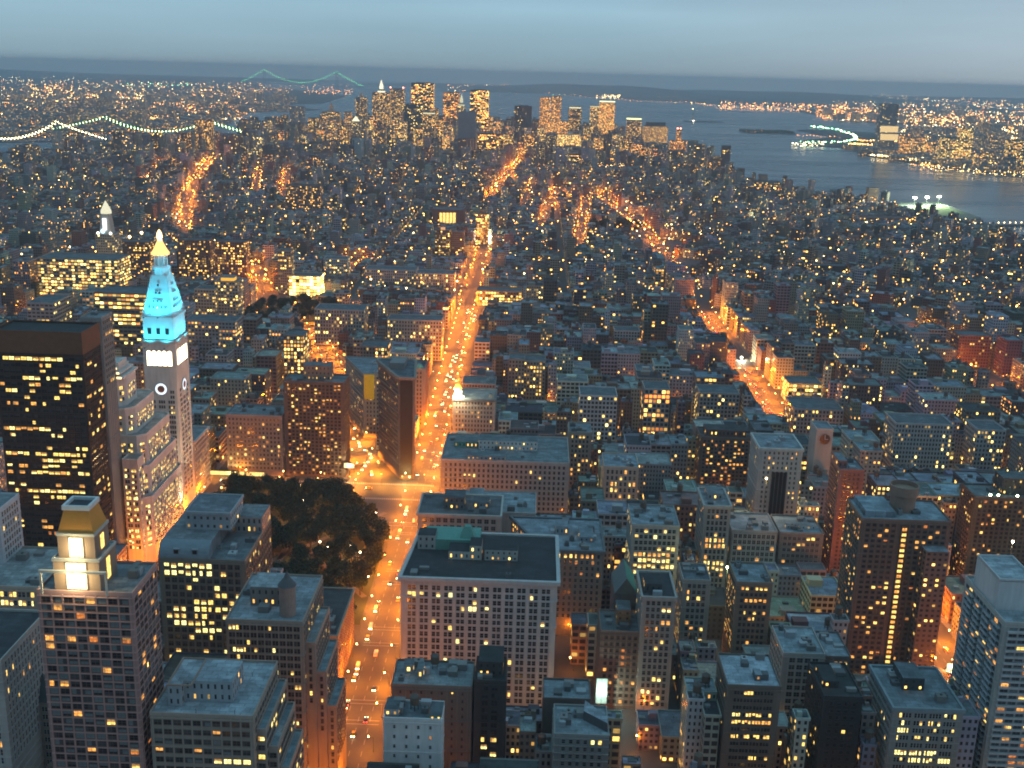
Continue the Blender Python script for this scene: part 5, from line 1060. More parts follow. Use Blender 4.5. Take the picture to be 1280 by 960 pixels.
def fill_block(x0, x1, y0, y1, ang=0.0, piv=(0, 0), wmin=9, wmax=24, cond=None):
    ca, sa = cos(ang), sin(ang)
    T = lambda x, y: (piv[0]+x*ca-y*sa, piv[1]+x*sa+y*ca)
    mid = T((x0+x1)/2, (y0+y1)/2)
    if not inside(*mid, ISLAND) or (cond and not cond(*mid)): return
    if min(seg_clear(*T(x0+(x1-x0)*k/6, (y0+y1)/2), 24) for k in range(1, 6)) and not any(inside(*mid, Q) for Q in (PARK, UPARK)) and mid[1] < 3200:
        BLOCKS.prism([T(x0-3, y0-3), T(x1+3, y0-3), T(x1+3, y1+3), T(x0-3, y1+3)], 0, .15, PAVE, PAVE)
    D = y1-y0; rows = [(y0, y0+D*.46), (y1-D*.46, y1)] if D > 40 else [(y0, y1)]
    for ya, yb in rows:
        x = x0
        while x < x1-5:
            wd = min(random.uniform(wmin, wmax), x1-x)
            if x1-x-wd < 7: wd = x1-x
            sh = random.uniform(0, 5) if random.random() < .5 else 0
            q0, q1 = (ya, yb-sh) if ya == y0 else (ya+sh, yb)
            cx, cy = T(x+wd/2, (q0+q1)/2); lot(cx, cy, wd/2-.15, (q1-q0)/2-.1, ang); x += wd
for k in sorted(STY, reverse=True):
    ya, yb = STY[k]+9, STY[k]+80.5-9
    if k == 14: continue
    for (xa, wa), (xb, wb) in zip(AVES, AVES[1:]): fill_block(xa+wa+4, xb-wb-4, ya+2, yb-2, wmin=10 if k < 20 else 15, wmax=24 if k < 20 else 34)
for y in np.arange(1562, 1985, 22): lot(213, y+10, 13.5, 10.7, 0, random.uniform(32, 50))
# village and lower island, streets turned
def fill_zone(ang, piv, u0, u1, v0, v1, bw, bd, gap, cond, wmin=7, wmax=20):
    u = u0
    while u < u1:
        v = v0
        while v < v1: fill_block(u, u+bw, v, v+bd, ang, piv, wmin, wmax, cond); v += bd+gap
        u += bw+gap
W_ = lambda x, y: x > 250 and 1600 < y < 3150 and near_line(x, y, BRIGHT['sixth_far']) > 30
fill_zone(radians(-32), (600, 2300), -1300, 1500, -1300, 1300, 110, 52, 14, W_)
E_ = lambda x, y: x <= 243 and 1612 < y < 2760
fill_zone(0, (0, 0), -2300, 250, 1614, 2760, 142, 58, 15, E_)
S_ = lambda x, y: 2760 <= y < 3900 and not (W_(x, y))
fill_zone(radians(5), (0, 2700), -2400, 1200, -60, 1400, 95, 60, 14, S_)
D_ = lambda x, y: y >= 3900
fill_zone(radians(-14), (0, 4600), -2400, 1300, -1400, 1700, 80, 62, 15, D_, 16, 36)
# cap heights so that nothing hides the sighted streets and facades
L = np.array([l[:6] for l in LOTS]); cc, ss = np.abs(np.cos(L[:, 4])), np.abs(np.sin(L[:, 4]))
EX, EY = L[:, 2]*cc+L[:, 3]*ss, L[:, 2]*ss+L[:, 3]*cc
cap = np.full(len(L), 1e9); cap2 = np.full(len(L), 1e9)
for (sx, sy, sz), cap_ in [(q, cap) for q in SIGHT]+[(q, cap2) for q in HSIGHT]:
    sel = np.where(L[:, 1]-EY < sy-2)[0]
    # slab test along the ray from the eye to the sighted point
    with np.errstate(divide='ignore', invalid='ignore'):
        tx0, tx1 = (L[sel, 0]-EX[sel])/sx, (L[sel, 0]+EX[sel])/sx
    ty0, ty1 = (L[sel, 1]-EY[sel])/sy, (L[sel, 1]+EY[sel])/sy
    t0 = np.maximum(np.minimum(tx0, tx1), ty0); t1 = np.minimum(np.minimum(np.maximum(tx0, tx1), ty1), .995)
    hit = t0 < t1; i = sel[hit]
    cap_[i] = np.minimum(cap_[i], 320+(sz-320)*t1[hit]-.5)
keep = []
for k, l in enumerate(LOTS):
    if cap[k] < 5: continue
    cap[k] = min(cap[k], max(cap2[k], random.uniform(8, 13)))
    if l[5] > cap[k]: l[5] = max(4, cap[k]*random.uniform(.86, 1))
    keep.append(k)
LOTS = [LOTS[k] for k in keep]; EX, EY = EX[keep], EY[keep]
BLOCKS.build('pavement', kind='structure')
def lot_poly(l):
    cx, cy, hx, hy, a = l[:5]; ca, sa = cos(a), sin(a)
    return [(cx+x*ca-y*sa, cy+x*sa+y*ca) for x, y in ((-hx, -hy), (hx, -hy), (hx, hy), (-hx, hy))]
def lot_style(l):
    rnd = random.Random(l[9]); far = l[1] > 2200
    col = tuple(c*rnd.uniform(.8, 1.15) for c in WALLS[l[6]][1]); rc = tuple(c*rnd.uniform(.8, 1.1) for c in ROOFS[l[7]][1])
    st = rnd.random(); row = rnd.choice((.1, .3, .8)); warm = rnd.choice((.2, .5, .8, .9))
    if st < .6: bay, fl, ww, wh = rnd.uniform(2.5, 3.2), 3.6, rnd.uniform(.4, .55), rnd.uniform(.45, .55)
    elif st < .85: bay, fl, ww, wh = rnd.uniform(3.4, 4.4), 4.0, .75, .58
    else: bay, fl, ww, wh = 2.2, 3.4, .4, .5
    lit = l[8]*(1.0 if l[1] < 1600 else .85)
    return col, rc, (lit, ww, wh, l[9]), (row, warm, rnd.uniform(.7, 1.4)*(1 if not far else 1.5), 1), bay, fl, rnd
def kind_of(l):
    H, w_ = l[5], l[2]*2
    return 'row_house' if H < 19 and w_ < 13 else 'low_building' if H < 17 else 'loft_building' if H < 36 else 'office_building'
# the largest in the picture become things of their own
HX = [(f[0], f[1], f[2], f[3]) for f in FOOT]
sc = []
BX0 = np.array([l[0] for l in LOTS])-EX; BX1 = BX0+2*EX; BY0 = np.array([l[1] for l in LOTS])-EY; BY1 = BY0+2*EY; BH = np.array([l[5] for l in LOTS])
heroes_h = []
for f in FOOT: pass
for k, l in enumerate(LOTS):
    d = hypot(l[0], l[1]); pts = np.array([(l[0]+dx*EX[k]*.7, BY0[k]+dy*EY[k], l[5]+.5) for dx in (-1, 0, 1) for dy in (0, .8)]+[(l[0], BY0[k], l[5]*.6)])
    pp = proj(pts); vis_in = (pp[:, 0] > 5) & (pp[:, 0] < 1275) & (pp[:, 1] > 80) & (pp[:, 1] < 955)
    if d > 2000 or not vis_in.any(): continue
    seen = 0
    near = np.where((BY0 < l[1]+EY[k]) & (np.abs((BX0+BX1)/2/np.maximum((BY0+BY1)/2, 1)-l[0]/max(l[1], 1)) < .12))[0]; near = near[near != k]
    for q, ok in zip(pts, vis_in):
        if not ok: continue
        D = q-EYE; t0 = np.zeros(len(near)); t1 = np.full(len(near), .998)
        for A0, A1, ax, dd in ((BX0, BX1, 0, D[0]), (BY0, BY1, 0, D[1])):
            dd = dd if abs(dd) > 1e-6 else 1e-6
            a, b_ = A0[near]/dd, A1[near]/dd
            t0 = np.maximum(t0, np.minimum(a, b_)); t1 = np.minimum(t1, np.maximum(a, b_))
        blocked = (t0 < t1) & (320+D[2]*t1 < BH[near])
        if not blocked.any(): seen += 1
    if seen: sc.append((-(l[2]*l[3]*4+l[2]*2*l[5])*seen/(d*d), k))
sc.sort(); SELF = [k for _, k in sc[:300]]; SELFSET = set(SELF)
MARK = [(108, 690, 'lantern topped brick tower'), (265, 720, 'arched dark stone office'), (330, 850, 'turreted tan block'), (250, 900, 'terraced tan office'), (410, 770, 'red brick block'), (597, 780, 'big white block'), (515, 920, 'small white building'), (715, 720, 'blue roofed corner building'), (820, 690, 'bright rowed grey loft'), (825, 800, 'tall grey stone slab'),
        (898, 680, 'corniced grey slab'), (945, 900, 'yellow rowed brown office'), (1005, 850, 'pale concrete grid'), (1160, 910, 'railed grey office'), (1230, 840, 'white balcony tower'), (1130, 740, 'drum topped brown tower'), (1250, 670, 'floodlit dark tower'), (1062, 650, 'red brick tower'), (977, 600, 'white fronted slab'), (910, 575, 'amber windowed block'), (777, 600, 'orange lit arcade facade'),
        (726, 565, 'slim tan loft tower'), (630, 600, 'white penthouse roof'), (575, 655, 'arcaded pale block'), (592, 515, 'floodlit cupola'), (508, 540, 'wedge shaped tower'), (460, 500, 'yellow banner'), (392, 540, 'brown speckled tower'), (316, 545, 'rosy grey loft'), (200, 540, 'cyan topped clock tower'), (60, 550, 'bronze glass tower'), (95, 340, 'long yellow lit office'), (130, 285, 'white lantern tower'), (150, 380, 'banded yellow office'),
        (282, 370, 'beige apartment block'), (380, 360, 'blazing white storefront'), (420, 400, 'arcaded pale loft'), (600, 300, 'white lit arch'), (625, 375, 'yellow topped grey loft'), (750, 520, 'white gridded loft'), (822, 510, 'red lit grid loft'), (670, 485, 'twin tan lofts'), (785, 425, 'whitish square block'), (1007, 490, 'cream lit loft'), (1155, 560, 'white flanked block'), (1240, 560, 'ribbed pale loft'), (1036, 350, 'dark yellow gridded slab'), (1220, 440, 'dark red apartment block'), (900, 505, 'tan lofts by the avenue'), (265, 412, 'curved roof hall'), (367, 440, 'slim yellow windowed office'), (520, 415, 'blank sided pale loft')]
MK = np.array([(a, b_) for a, b_, _ in MARK]); used = {}
def position_words(px, py):
    j = int(np.argmin(np.hypot(MK[:, 0]-px, (MK[:, 1]-py)*1.2))); dx, dy = px-MK[j, 0], py-MK[j, 1]
    rel = ('right of' if dx > 0 else 'left of') if abs(dx) > abs(dy)*1.1 else ('in front of' if dy > 0 else 'behind')
    return j, rel, hypot(dx, dy)
entries = []
for k in SELF:
    l = LOTS[k]; px, py = proj((l[0], BY0[k], l[5])); j, rel, dist = position_words(px, py)
    h_ = 'low' if l[5] < 18 else 'mid height' if l[5] < 36 else 'tall'
    look = f"{h_} {WALLS[l[6]][0]} {kind_of(l).replace('_', ' ').replace('office building', 'block').replace('loft building', 'loft')} with {ROOFS[l[7]][0]}"
    entries.append((k, look, rel, j, dist))
ORD = ['nearest', 'second nearest', 'third nearest', 'fourth nearest', 'fifth nearest', 'sixth nearest', 'seventh nearest', 'eighth nearest']
grp = {}
for e in sorted(entries, key=lambda e: e[4]): grp.setdefault((e[1], e[2], e[3]), []).append(e[0])
LAB = {}
for (look, rel, j), ks in grp.items():
    for n, k in enumerate(ks): LAB[k] = f"{look}, {'' if len(ks) == 1 else ORD[n]+' '}{rel} {MARK[j][2]}"
for k in LAB:
    if len(LAB[k].replace('-', ' ').split()) > 16: LAB[k] = LAB[k].replace('mid height ', 'medium ')
    if len(LAB[k].replace('-', ' ').split()) > 16: LAB[k] = LAB[k].replace(' with ', ', ', 1)
CITY = MB()
def lot_details(b, l, rnd, rc, z, col, root=None):
    cx, cy, hx, hy, a = l[:5]; ca, sa = cos(a), sin(a); T = lambda x, y: (cx+x*ca-y*sa, cy+x*sa+y*ca)
    def bx(x0, x1, y0, y1, h, c, nm, m=PLAIN):
        q = MB() if root else b; q.prism([T(x0, y0), T(x1, y0), T(x1, y1), T(x0, y1)], z+.02, z+h, m, m, col=c)
        if root: q.build(nm, root)
    if rnd.random() < .8:
        s_ = min(hx, hy)*rnd.uniform(.25, .45); x, y = rnd.uniform(-hx+s_, hx-s_), rnd.uniform(-hy+s_, hy-s_); bx(x-s_, x+s_, y-s_*.8, y+s_*.8, rnd.uniform(2.5, 4.5), tuple(c*.95 for c in col), 'bulkhead')
    if root:
        for _ in range(3): x, y = rnd.uniform(-hx+1, hx-1), rnd.uniform(-hy+1, hy-1); bx(x-.15, x+.15, y-.15, y+.15, rnd.uniform(.8, 1.8), (.2, .2, .2), 'vent_pipe')
        if rnd.random() < .5 and hx > 5 and hy > 5: x, y = rnd.uniform(-hx+1, hx-5), rnd.uniform(-hy+1, hy-2); bx(x, x+4, y, y+.7, .9, (.33, .34, .35), 'duct')
    for _ in range(rnd.choice((0, 1, 2, 2, 3)) if l[1] < 1500 else rnd.choice((0, 1, 1))):
        s_ = rnd.uniform(.8, 2.2); x, y = rnd.uniform(-hx+s_, hx-s_), rnd.uniform(-hy+s_, hy-s_); bx(x-s_, x+s_, y-s_*.7, y+s_*.7, rnd.uniform(.8, 2.2), rnd.choice(((.3, .31, .32), (.09, .09, .09), (.2, .2, .2))), 'air_conditioner')
    if l[5] > 19 and rnd.random() < .4 and l[1] < 2600:
        x, y = T(rnd.uniform(-hx+2.5, hx-2.5), rnd.uniform(-hy+2.5, hy-2.5))
        if root: water_tank(root, x, y, z, 1.0)
        else: b.lathe(x, y, [(1.9, z+2.2), (1.85, z+6), (.05, z+7.5)], PLAIN, 7, (.12, .08, .055))
for k, l in enumerate(LOTS):
    col, rc, prm, prm2, bay, fl, rnd = lot_style(l); P = lot_poly(l); H = l[5]
    if k in SELFSET:
        root = thing(kind_of(l), LAB[k], 'building', (l[0], l[1], 0), group=None)
        b = MB(); b.prism(P, 0, H, FAC, None, bay, fl, col, prm, prm2); b.build('wall', root)
        b = MB(); b.face([(x, y, H) for x, y in P], ROOF, None, rc); b.build('roof', root)
        b = MB(); b.ring(P, H-.5, H+.9, .4, PLAIN, tuple(c*1.08 for c in col), .12 if rnd.random() < .6 else .5); b.build('parapet', root)
        lot_details(None, l, rnd, rc, H, col, root)
    else:
        far = l[1] > 2300
        CITY.prism(P, 0, H+.9, FAC, ROOF, bay, fl, col, prm, prm2, topcol=rc, topz=H)
        if l[1] < 3200: lot_details(CITY, l, rnd, rc, H, col)
o = CITY.build('distant_buildings', kind='stuff')
print('LOTS', len(LOTS), 'selected', len(SELF))

# ------------------------------------------------------------------ street paint
b = MB()
def dash(x0, y0, x1, y1, wd=.18, n=1, z=.02):
    d = np.array([x1-x0, y1-y0], float); L = np.linalg.norm(d); d = d/L; p = np.array([-d[1], d[0]])*wd/2
    for k in range(n):
        a = np.array([x0, y0])+d*L*(k+.1)/n; c = np.array([x0, y0])+d*L*(k+(.55 if n > 1 else .95))/n
        b.face([(*(a-p), z), (*(c-p), z), (*(c+p), z), (*(a+p), z)][::1], PAINT)
for x in (-88, -82, -76): dash(x, 400, x-1, 1300, .2, 90)
for k in range(20, 30):
    y = STY[k]
    if k == 23: continue
    for yy in (y-9.5, y+9.5):
        for dy in (-1.7, 1.7): dash(-94, yy+dy, -70, yy+dy, .35)
for x in np.arange(-150, -70, 1.6): dash(x, 806, x, 810, .8)
for x in np.arange(-200, -75, 1.6): dash(x, 838, x-.1, 842, .8)
for yy in (756, 762): dash(-108, yy, -70, yy, .4)
dash(-240, 829, -120, 829, .25, 12); dash(-240, 833, -120, 833, .25, 12); dash(-240, 640, -240, 815, .25, 18)
for x in (239, 244, 248): dash(x, 480, x, 1300, .25, 80)
o = b.build('road_markings', kind='structure')
b = MB(); b.prism(PARK, 0, .15, PAVE, GRASS, topcol=(.03, .04, .02)); b.build('park_ground', kind='structure')
b = MB(); b.prism(UPARK, 0, .15, PAVE, GRASS); b.build('square_ground', kind='structure')
b = MB()
for (x0, y0), (x1, y1) in (((-226, 610), (-105, 780)), ((-226, 810), (-100, 640)), ((-165, 603), (-165, 818)), ((-226, 700), (-99, 700))):
    d = np.array([x1-x0, y1-y0]); d = d/np.linalg.norm(d); p = np.array([-d[1], d[0]])*2; b.face([(x0-p[0], y0-p[1], .17), (x1-p[0], y1-p[1], .17), (x1+p[0], y1+p[1], .17), (x0+p[0], y0+p[1], .17)][::-1], PATH)
b.build('park_path', kind='structure')

# ------------------------------------------------------------------ trees of the squares
LEAF = []
for k in range(3):
    q = NT('leaves'); P_ = q.pos(); n = q.noise(P_, .5, 3.0)
    c = q.ramp(n, [(.3, (.008, .018, .006)), (.7, ((.022, .050, .012), (.018, .044, .014), (.032, .048, .010))[k])]); LEAF.append(q.P(c, .85))
BARK = solid('bark', (.06, .045, .035), .9)
def crown_mesh(k, n=980):
    rng = np.random.default_rng(40+k); v, f = [], []
    lob = [(rng.uniform(-3.0, 3.0), rng.uniform(-3.0, 3.0), rng.uniform(6.0, 11.5), rng.uniform(2.0, 3.4)) for _ in range(9)]+[(0, 0, 9, 4)]
    for i in range(n):
        x, y, z, r = lob[rng.integers(len(lob))]; d = rng.normal(size=3); d /= np.linalg.norm(d); p = np.array([x, y, z])+d*r*rng.uniform(.55, 1.05)*np.array([1, 1, .8])
        a, b_ = rng.normal(size=3), rng.normal(size=3); a = a/np.linalg.norm(a)+d*.2; b_ = b_-a*(b_ @ a)/(a @ a); b_ /= np.linalg.norm(b_); s = rng.uniform(.4, .85)
        j = len(v); v += [tuple(p-a*s), tuple(p+b_*s*.6), tuple(p+a*s), tuple(p-b_*s*.6)]; f.append((j, j+1, j+2, j+3))
    me = bpy.data.meshes.new('crown'); me.from_pydata(v, [], f); me.materials.append(LEAF[k % 3]); me.update(); return me
def trunk_mesh(k):
    b = MB(); rr = random.Random(k); b.tube([(0, 0, 0), (.1, .1, 3), (.2, 0, 6.5), (.1, .1, 9)], [.42, .33, .22, .08], BARK, 7)
    for i in range(5):
        a = i*1.3+rr.random(); b.tube([(.1, .1, 3.5+i*.6), (1.4*cos(a), 1.4*sin(a), 5.5+i*.6), (2.8*cos(a), 2.8*sin(a), 7.5+i*.5)], [.18, .11, .04], BARK, 5)
    return b.mesh('trunk')
CR, TR = [crown_mesh(k) for k in range(5)], [trunk_mesh(k) for k in range(3)]
def tree(x, y, s, label, group):
    t = thing('park_tree', label, 'tree', (x, y, .15), random.uniform(0, 6.3), group); t.scale = (s*random.uniform(.9, 1.1), s*random.uniform(.9, 1.1), s)
    inst('trunk', random.choice(TR), t); inst('crown', random.choice(CR), t)
PLAMP = [ground(*p, z=5) for p in ((356, 664), (391, 658), (400, 677), (410, 684), (430, 705), (437, 682), (419, 655), (441, 640), (345, 650), (393, 712), (470, 640), (330, 625), (405, 640), (375, 690), (425, 725), (450, 690), (380, 625), (460, 720), (310, 640), (440, 750), (365, 640))]
y = 607
while y < 816:
    x = -223
    while x < -99:
        xx, yy = x+random.uniform(-3, 3), y+random.uniform(-3, 3)
        if inside(xx, yy, PARK) and all(hypot(xx-a, yy-c+2) > 7.0 for a, c in PLAMP) and not (-190 < xx < -150 and 655 < yy < 690): tree(xx, yy, random.uniform(1.05, 1.5), 'dark leafy tree in the square park beside the orange avenue', 'trees in the near square park')
        x += 11
    y += 11
for i in range(46):
    for _ in range(50):
        xx, yy = random.uniform(-375, -245), random.uniform(1375, 1545)
        if inside(xx, yy, UPARK): break
    tree(xx, yy, random.uniform(1.1, 1.5), 'dark tree of the distant square below the blazing storefront', 'trees in the far square')
for i in range(30):
    px, py = random.uniform(735, 800), random.uniform(281, 291); tree(*ground(px, py), random.uniform(1.0, 1.4), 'tree of the small green park beside the white lit arch', 'trees by the arch')
for i in range(14):
    x, y = ground(random.uniform(545, 575), 281+random.random()*3); tree(x, y, 1.1, 'street tree before the red brick library', 'trees before the library')

# ------------------------------------------------------------------ street lamps
SOD = (1, .245, .007)
LHEAD = glow('sodium_lamp', (1, .50, .12), 8*LAMP); LWHITE = glow('white_lamp', (1, .80, .45), 6*LAMP); LFAR = glow('distant_sodium_lamp', (1, .36, .06), 2.6*LAMP); LFARW = glow('distant_white_lamp', (1, .68, .28), 2.6*LAMP)
b = MB(); b.tube([(0, 0, 0), (0, 0, 4), (0, 0, 8.2)], [.12, .10, .07], STEEL, 8); b.lathe(0, 0, [(.24, 0), (.22, .9), (.12, 1.1)], STEEL, 8); M_POLE = b.mesh('pole')
b = MB(); b.tube([(0, 0, 7.8), (.8, 0, 8.6), (2.2, 0, 8.9)], [.06, .05, .05], STEEL, 6); M_ARM = b.mesh('arm')
b = MB(); b.frustum(2.4, 0, .30, .42, 8.55, 8.75, STEEL, 8, sx=1.8); b.ball((2.4, 0, 8.5), .42, LHEAD, n=8); M_HEAD = b.mesh('lamp_head')
b = MB(); b.tube([(0, 0, 0), (0, 0, 4.4)], [.1, .06], STEEL, 8); b.lathe(0, 0, [(.22, 0), (.18, .6), (.1, .8)], STEEL, 8); M_PP = b.mesh('pole')
b = MB(); b.ball((0, 0, 4.75), .55, LWHITE, n=8); M_GLOBE = b.mesh('globe')
LD = {}
def lamp_light(e, col, r=.45, down=False):
    k = (e, col, down)
    if k not in LD:
        l = bpy.data.lights.new('lamp_light', 'SPOT' if down else 'POINT'); l.energy = e*LAMP; l.color = col; l.shadow_soft_size = r
        if down: l.spot_size = radians(156); l.spot_blend = .5
        LD[k] = l
    return LD[k]
def street_lamp(x, y, rz, e, label, group, down=False):
    t = thing('street_lamp', label, 'lamp', (x, y, .15), rz, group); inst('pole', M_POLE, t); inst('arm', M_ARM, t); inst('lamp_head', M_HEAD, t)
    o = bpy.data.objects.new('lamp_light', lamp_light(e, SOD, down=down)); C.objects.link(o); o.parent = t; o.location = (2.4, 0, 7.7)
nl = 0
def along(line, step, y0, y1, off, fn):
    for a, b_ in zip(line, line[1:]):
        a, b_ = np.array(a), np.array(b_); L = np.linalg.norm(b_-a); d = (b_-a)/L; p = np.array([-d[1], d[0]])
        for t in np.arange(step/2, L, step):
            q = a+d*t
            if y0 <= q[1] < y1:
                for s in (-1, 1): fn(q+p*s*off, atan2(-p[1]*s, -p[0]*s), s)
E1 = 4300
along(BRIGHT['fifth'], 30, 360, 1560, 12.2, lambda q, a, s: street_lamp(q[0], q[1], a, random.choice((.5, .7, 1, 1.3))*E1*(.9 if q[1] < 620 else 1.4), 'orange sodium street lamp lining the bright avenue beside the park', 'lamps along the bright avenue'))
along(BWAY_LOW, 34, 845, 1420, 11, lambda q, a, s: street_lamp(q[0], q[1], a, E1*2.4, 'orange street lamp on the diagonal street left of the wedge tower', 'lamps along the diagonal street', True))
along(BWAY_UP, 40, 420, 790, 10, lambda q, a, s: street_lamp(q[0], q[1], a, E1*.12, 'orange street lamp in the diagonal canyon right of the white block', 'lamps in the upper diagonal'))
along([(-330, 832), (-110, 832)], 30, 0, 900, 9, lambda q, a, s: street_lamp(q[0], q[1], a, E1*1.0, 'orange street lamp on the cross street below the park', 'lamps on the cross street', True))
along([(-240, 600), (-240, 820)], 36, 0, 900, 9, lambda q, a, s: street_lamp(q[0], q[1], a, E1*.8, 'orange street lamp on the street before the limestone clock tower', 'lamps before the clock tower'))
for ya_, yb_ in ((480, 700), (1050, 1255), (1415, 1560)): along(BRIGHT['sixth_near'], 34, ya_, yb_, 12.2, lambda q, a, s: street_lamp(q[0], q[1], a, E1*1.4, 'orange street lamp on the avenue behind the drum topped tower', 'lamps on the right hand avenue'))
for x, y in PLAMP:
    t = thing('park_lamp', 'small globe lamp glowing under the trees of the square park', 'lamp', (x, y, .15), 0, 'globe lamps in the park'); inst('pole', M_PP, t); inst('globe', M_GLOBE, t)
    o = bpy.data.objects.new('lamp_light', lamp_light(1100, (1, .30, .05))); C.objects.link(o); o.parent = t; o.location = (0, 0, 5.4)
FARL = MB(); NLIGHT = 0
def far_lamp(x, y, e, r=.5, m=None, z=8.5, light=True):
    global NLIGHT
    FARL.tube([(x, y, 0), (x, y, z-r)], .1, STEEL, 4) if y < 2500 else None
    FARL.octa((x, y, z), r, m or LFAR)
    if light and e:
        e = round(e*.62/250)*250+150
        o = bpy.data.objects.new('lamp_light', lamp_light(e, SOD)); C.objects.link(o); o.location = (x, y, z-r-.5); NLIGHT += 1
def far_line(key, step, y0, y1, off, e, r=.9, every=1):
    cnt = [0]
    def fn(q, a, s):
        cnt[0] += 1; random.random() < .75 and far_lamp(q[0]+random.uniform(-4, 4), q[1]+random.uniform(-12, 12), e*random.uniform(.3, 1) if cnt[0] % every == 0 else 0, r*random.uniform(.5, 1.5))
    along(BRIGHT[key] if isinstance(key, str) else key, step, y0, y1, off, fn)
far_line('fifth', 26, 1560, 2180, 12, 10000, .75)
for key, e, st, r in (('sixth_far', 12000, 45, 1.0), ('village', 18000, 60, 1.3), ('lane_one', 4500, 55, 1.0), ('lane_two', 10000, 55, 1.0), ('lane_three', 10000, 55, 1.0), ('bowery', 15000, 50, 1.2), ('allen', 10000, 60, 1.2), ('lane_four', 4500, 60, 1.1), ('union', 16000, 32, 1.1), ('broadway_low', 5000, 34, .9), ('eighth', 6000, 40, .9), ('east_lane', 7000, 40, 1.0), ('lane_five', 15000, 60, 2), ('canal', 12000, 70, 1.6)):
    far_line(key, st, 1420 if key == 'broadway_low' else 0, 9000, 10, e, r)
for k in range(14, 31):
    for x in np.arange(-900, 1500, 42):
        xx, yy = x+random.uniform(-6, 6), STY[k]+random.choice((-7, 7))
        if abs(xx+82) < 22 or abs(xx-243) < 22 or inside(xx, yy, PARK) or (k == 23 and -340 < xx < -60): continue
        far_lamp(xx, yy, 250 if abs(xx) < 620 else 0, .38, LFAR if random.random() < .75 else LFARW)
for ax, wd in AVES:
    if ax in (-82, 243): continue
    for y in np.arange(300, 1600, 42):
        if ax in (-240,) and y < 830: continue
        if inside(ax, y, PARK): continue
        far_lamp(ax+random.choice((-1, 1))*wd*.7, y+random.uniform(-5, 5), 1500 if abs(ax) < 820 else 0, .42)
rl = random.Random(8)
for i in range(8000):
    y = rl.uniform(1600, 5900); x = rl.uniform(-.52, .5)*y*1.0
    if inside(x, y, ISLAND) and not any(f[0] < x < f[1] and f[2] < y < f[3] for f in FOOT): far_lamp(x, y, 0, rl.choice((.4, .5, .6, .8, 1.2))*(1.1 if y < 3000 else 1.5), LFAR if rl.random() < .7 else LFARW, z=rl.uniform(8, 24))
for (l, e, c) in LAMPSPOT:  # small lamp bodies made up for the added lights
    FARL.octa((l[0], l[1], l[2]+.95), .4, LFARW if c[2] > .2 else LFAR)
    if l[2] < 14: FARL.tube([(l[0], l[1]+.5, 0), (l[0], l[1]+.5, l[2]+.9)], .1, STEEL, 4)
for x, y, z in ((-240, 733, 16), (-228, 776, 12)): FARL.tube([(x+.8, y-.5, 0), (x+.8, y-.5, z)], .15, STEEL, 5); FARL.octa((x+.8, y-.5, z), .4, LFARW)  # made-up poles and lamp heads for the two added shaft lights
FARL.build('distant_street_lamps', kind='stuff')
for (l, e, c) in LAMPSPOT:  # lantern spill and junction lights are added, not floodlights
    o = bpy.data.objects.new('floodlight', lamp_light(e, c, down=c == (1, .36, .04))); C.objects.link(o); o.location = l

# ------------------------------------------------------------------ glaring lamps and lit signs among the roofs
for px, py, Y, c, e, label in ((655, 423, 1330, (1, .45, .1), 9, 'orange glaring mast lamp among roofs right of the avenue'), (290, 190, 4050, (1, .5, .2), 9, 'orange flare of light beyond the curved lit street on the left'), (229, 298, 2080, (1, .6, .2), 9, 'starry orange lamp at the foot of the curved lit street'), (162, 296, 1760, (1, .55, .2), 8, 'left one of two orange rooftop flares beyond the clock tower'), (177, 291, 1780, (1, .6, .22), 9, 'right and higher one of two orange rooftop flares beyond the clock tower'),
                                (927, 447, 1290, (1, .9, .6), 9, 'white glaring lamp at the upper end of the red lit avenue'), (957, 271, 2560, (.95, 1, .6), 10, 'white green glare among low roofs near the river'), (958, 598, 700, (1, .6, .2), 6, 'orange lamp glowing at the foot of the amber apartment block'), (909, 709, 590, (.95, 1, .5), 8, 'yellow green starry floodlight above the slim pale loft'), (1266, 677, 640, (1, .8, .5), 9, 'white starry lamp at the edge beside the dark apartment tower'), (370, 823, 470, (.9, 1, .3), 5, 'green white lamp on the low roof behind the terraced office'), (245, 562, 800, (1, 1, .5), 8, 'green white floodlight on the corner of the limestone wing')):
    x, z = on_street(px, py, Y); r = max(.5, .0011*Y); t = thing('mast_lamp', label, 'lamp', (x, Y, 0)); b = MB(); b.tube([(x, Y, 0), (x, Y, z-r)], [.2, .12], STEEL, 6); b.build('mast', t); b = MB(); b.ball((x, Y, z), r, glow('glaring_lamp', c, e), n=8); b.build('lamp_head', t)
    o = bpy.data.objects.new('lamp_light', lamp_light(3500 if Y < 1000 else 8000 if Y < 2000 else 20000, c)); C.objects.link(o); o.parent = t; o.location = (0, -r-.6, z)
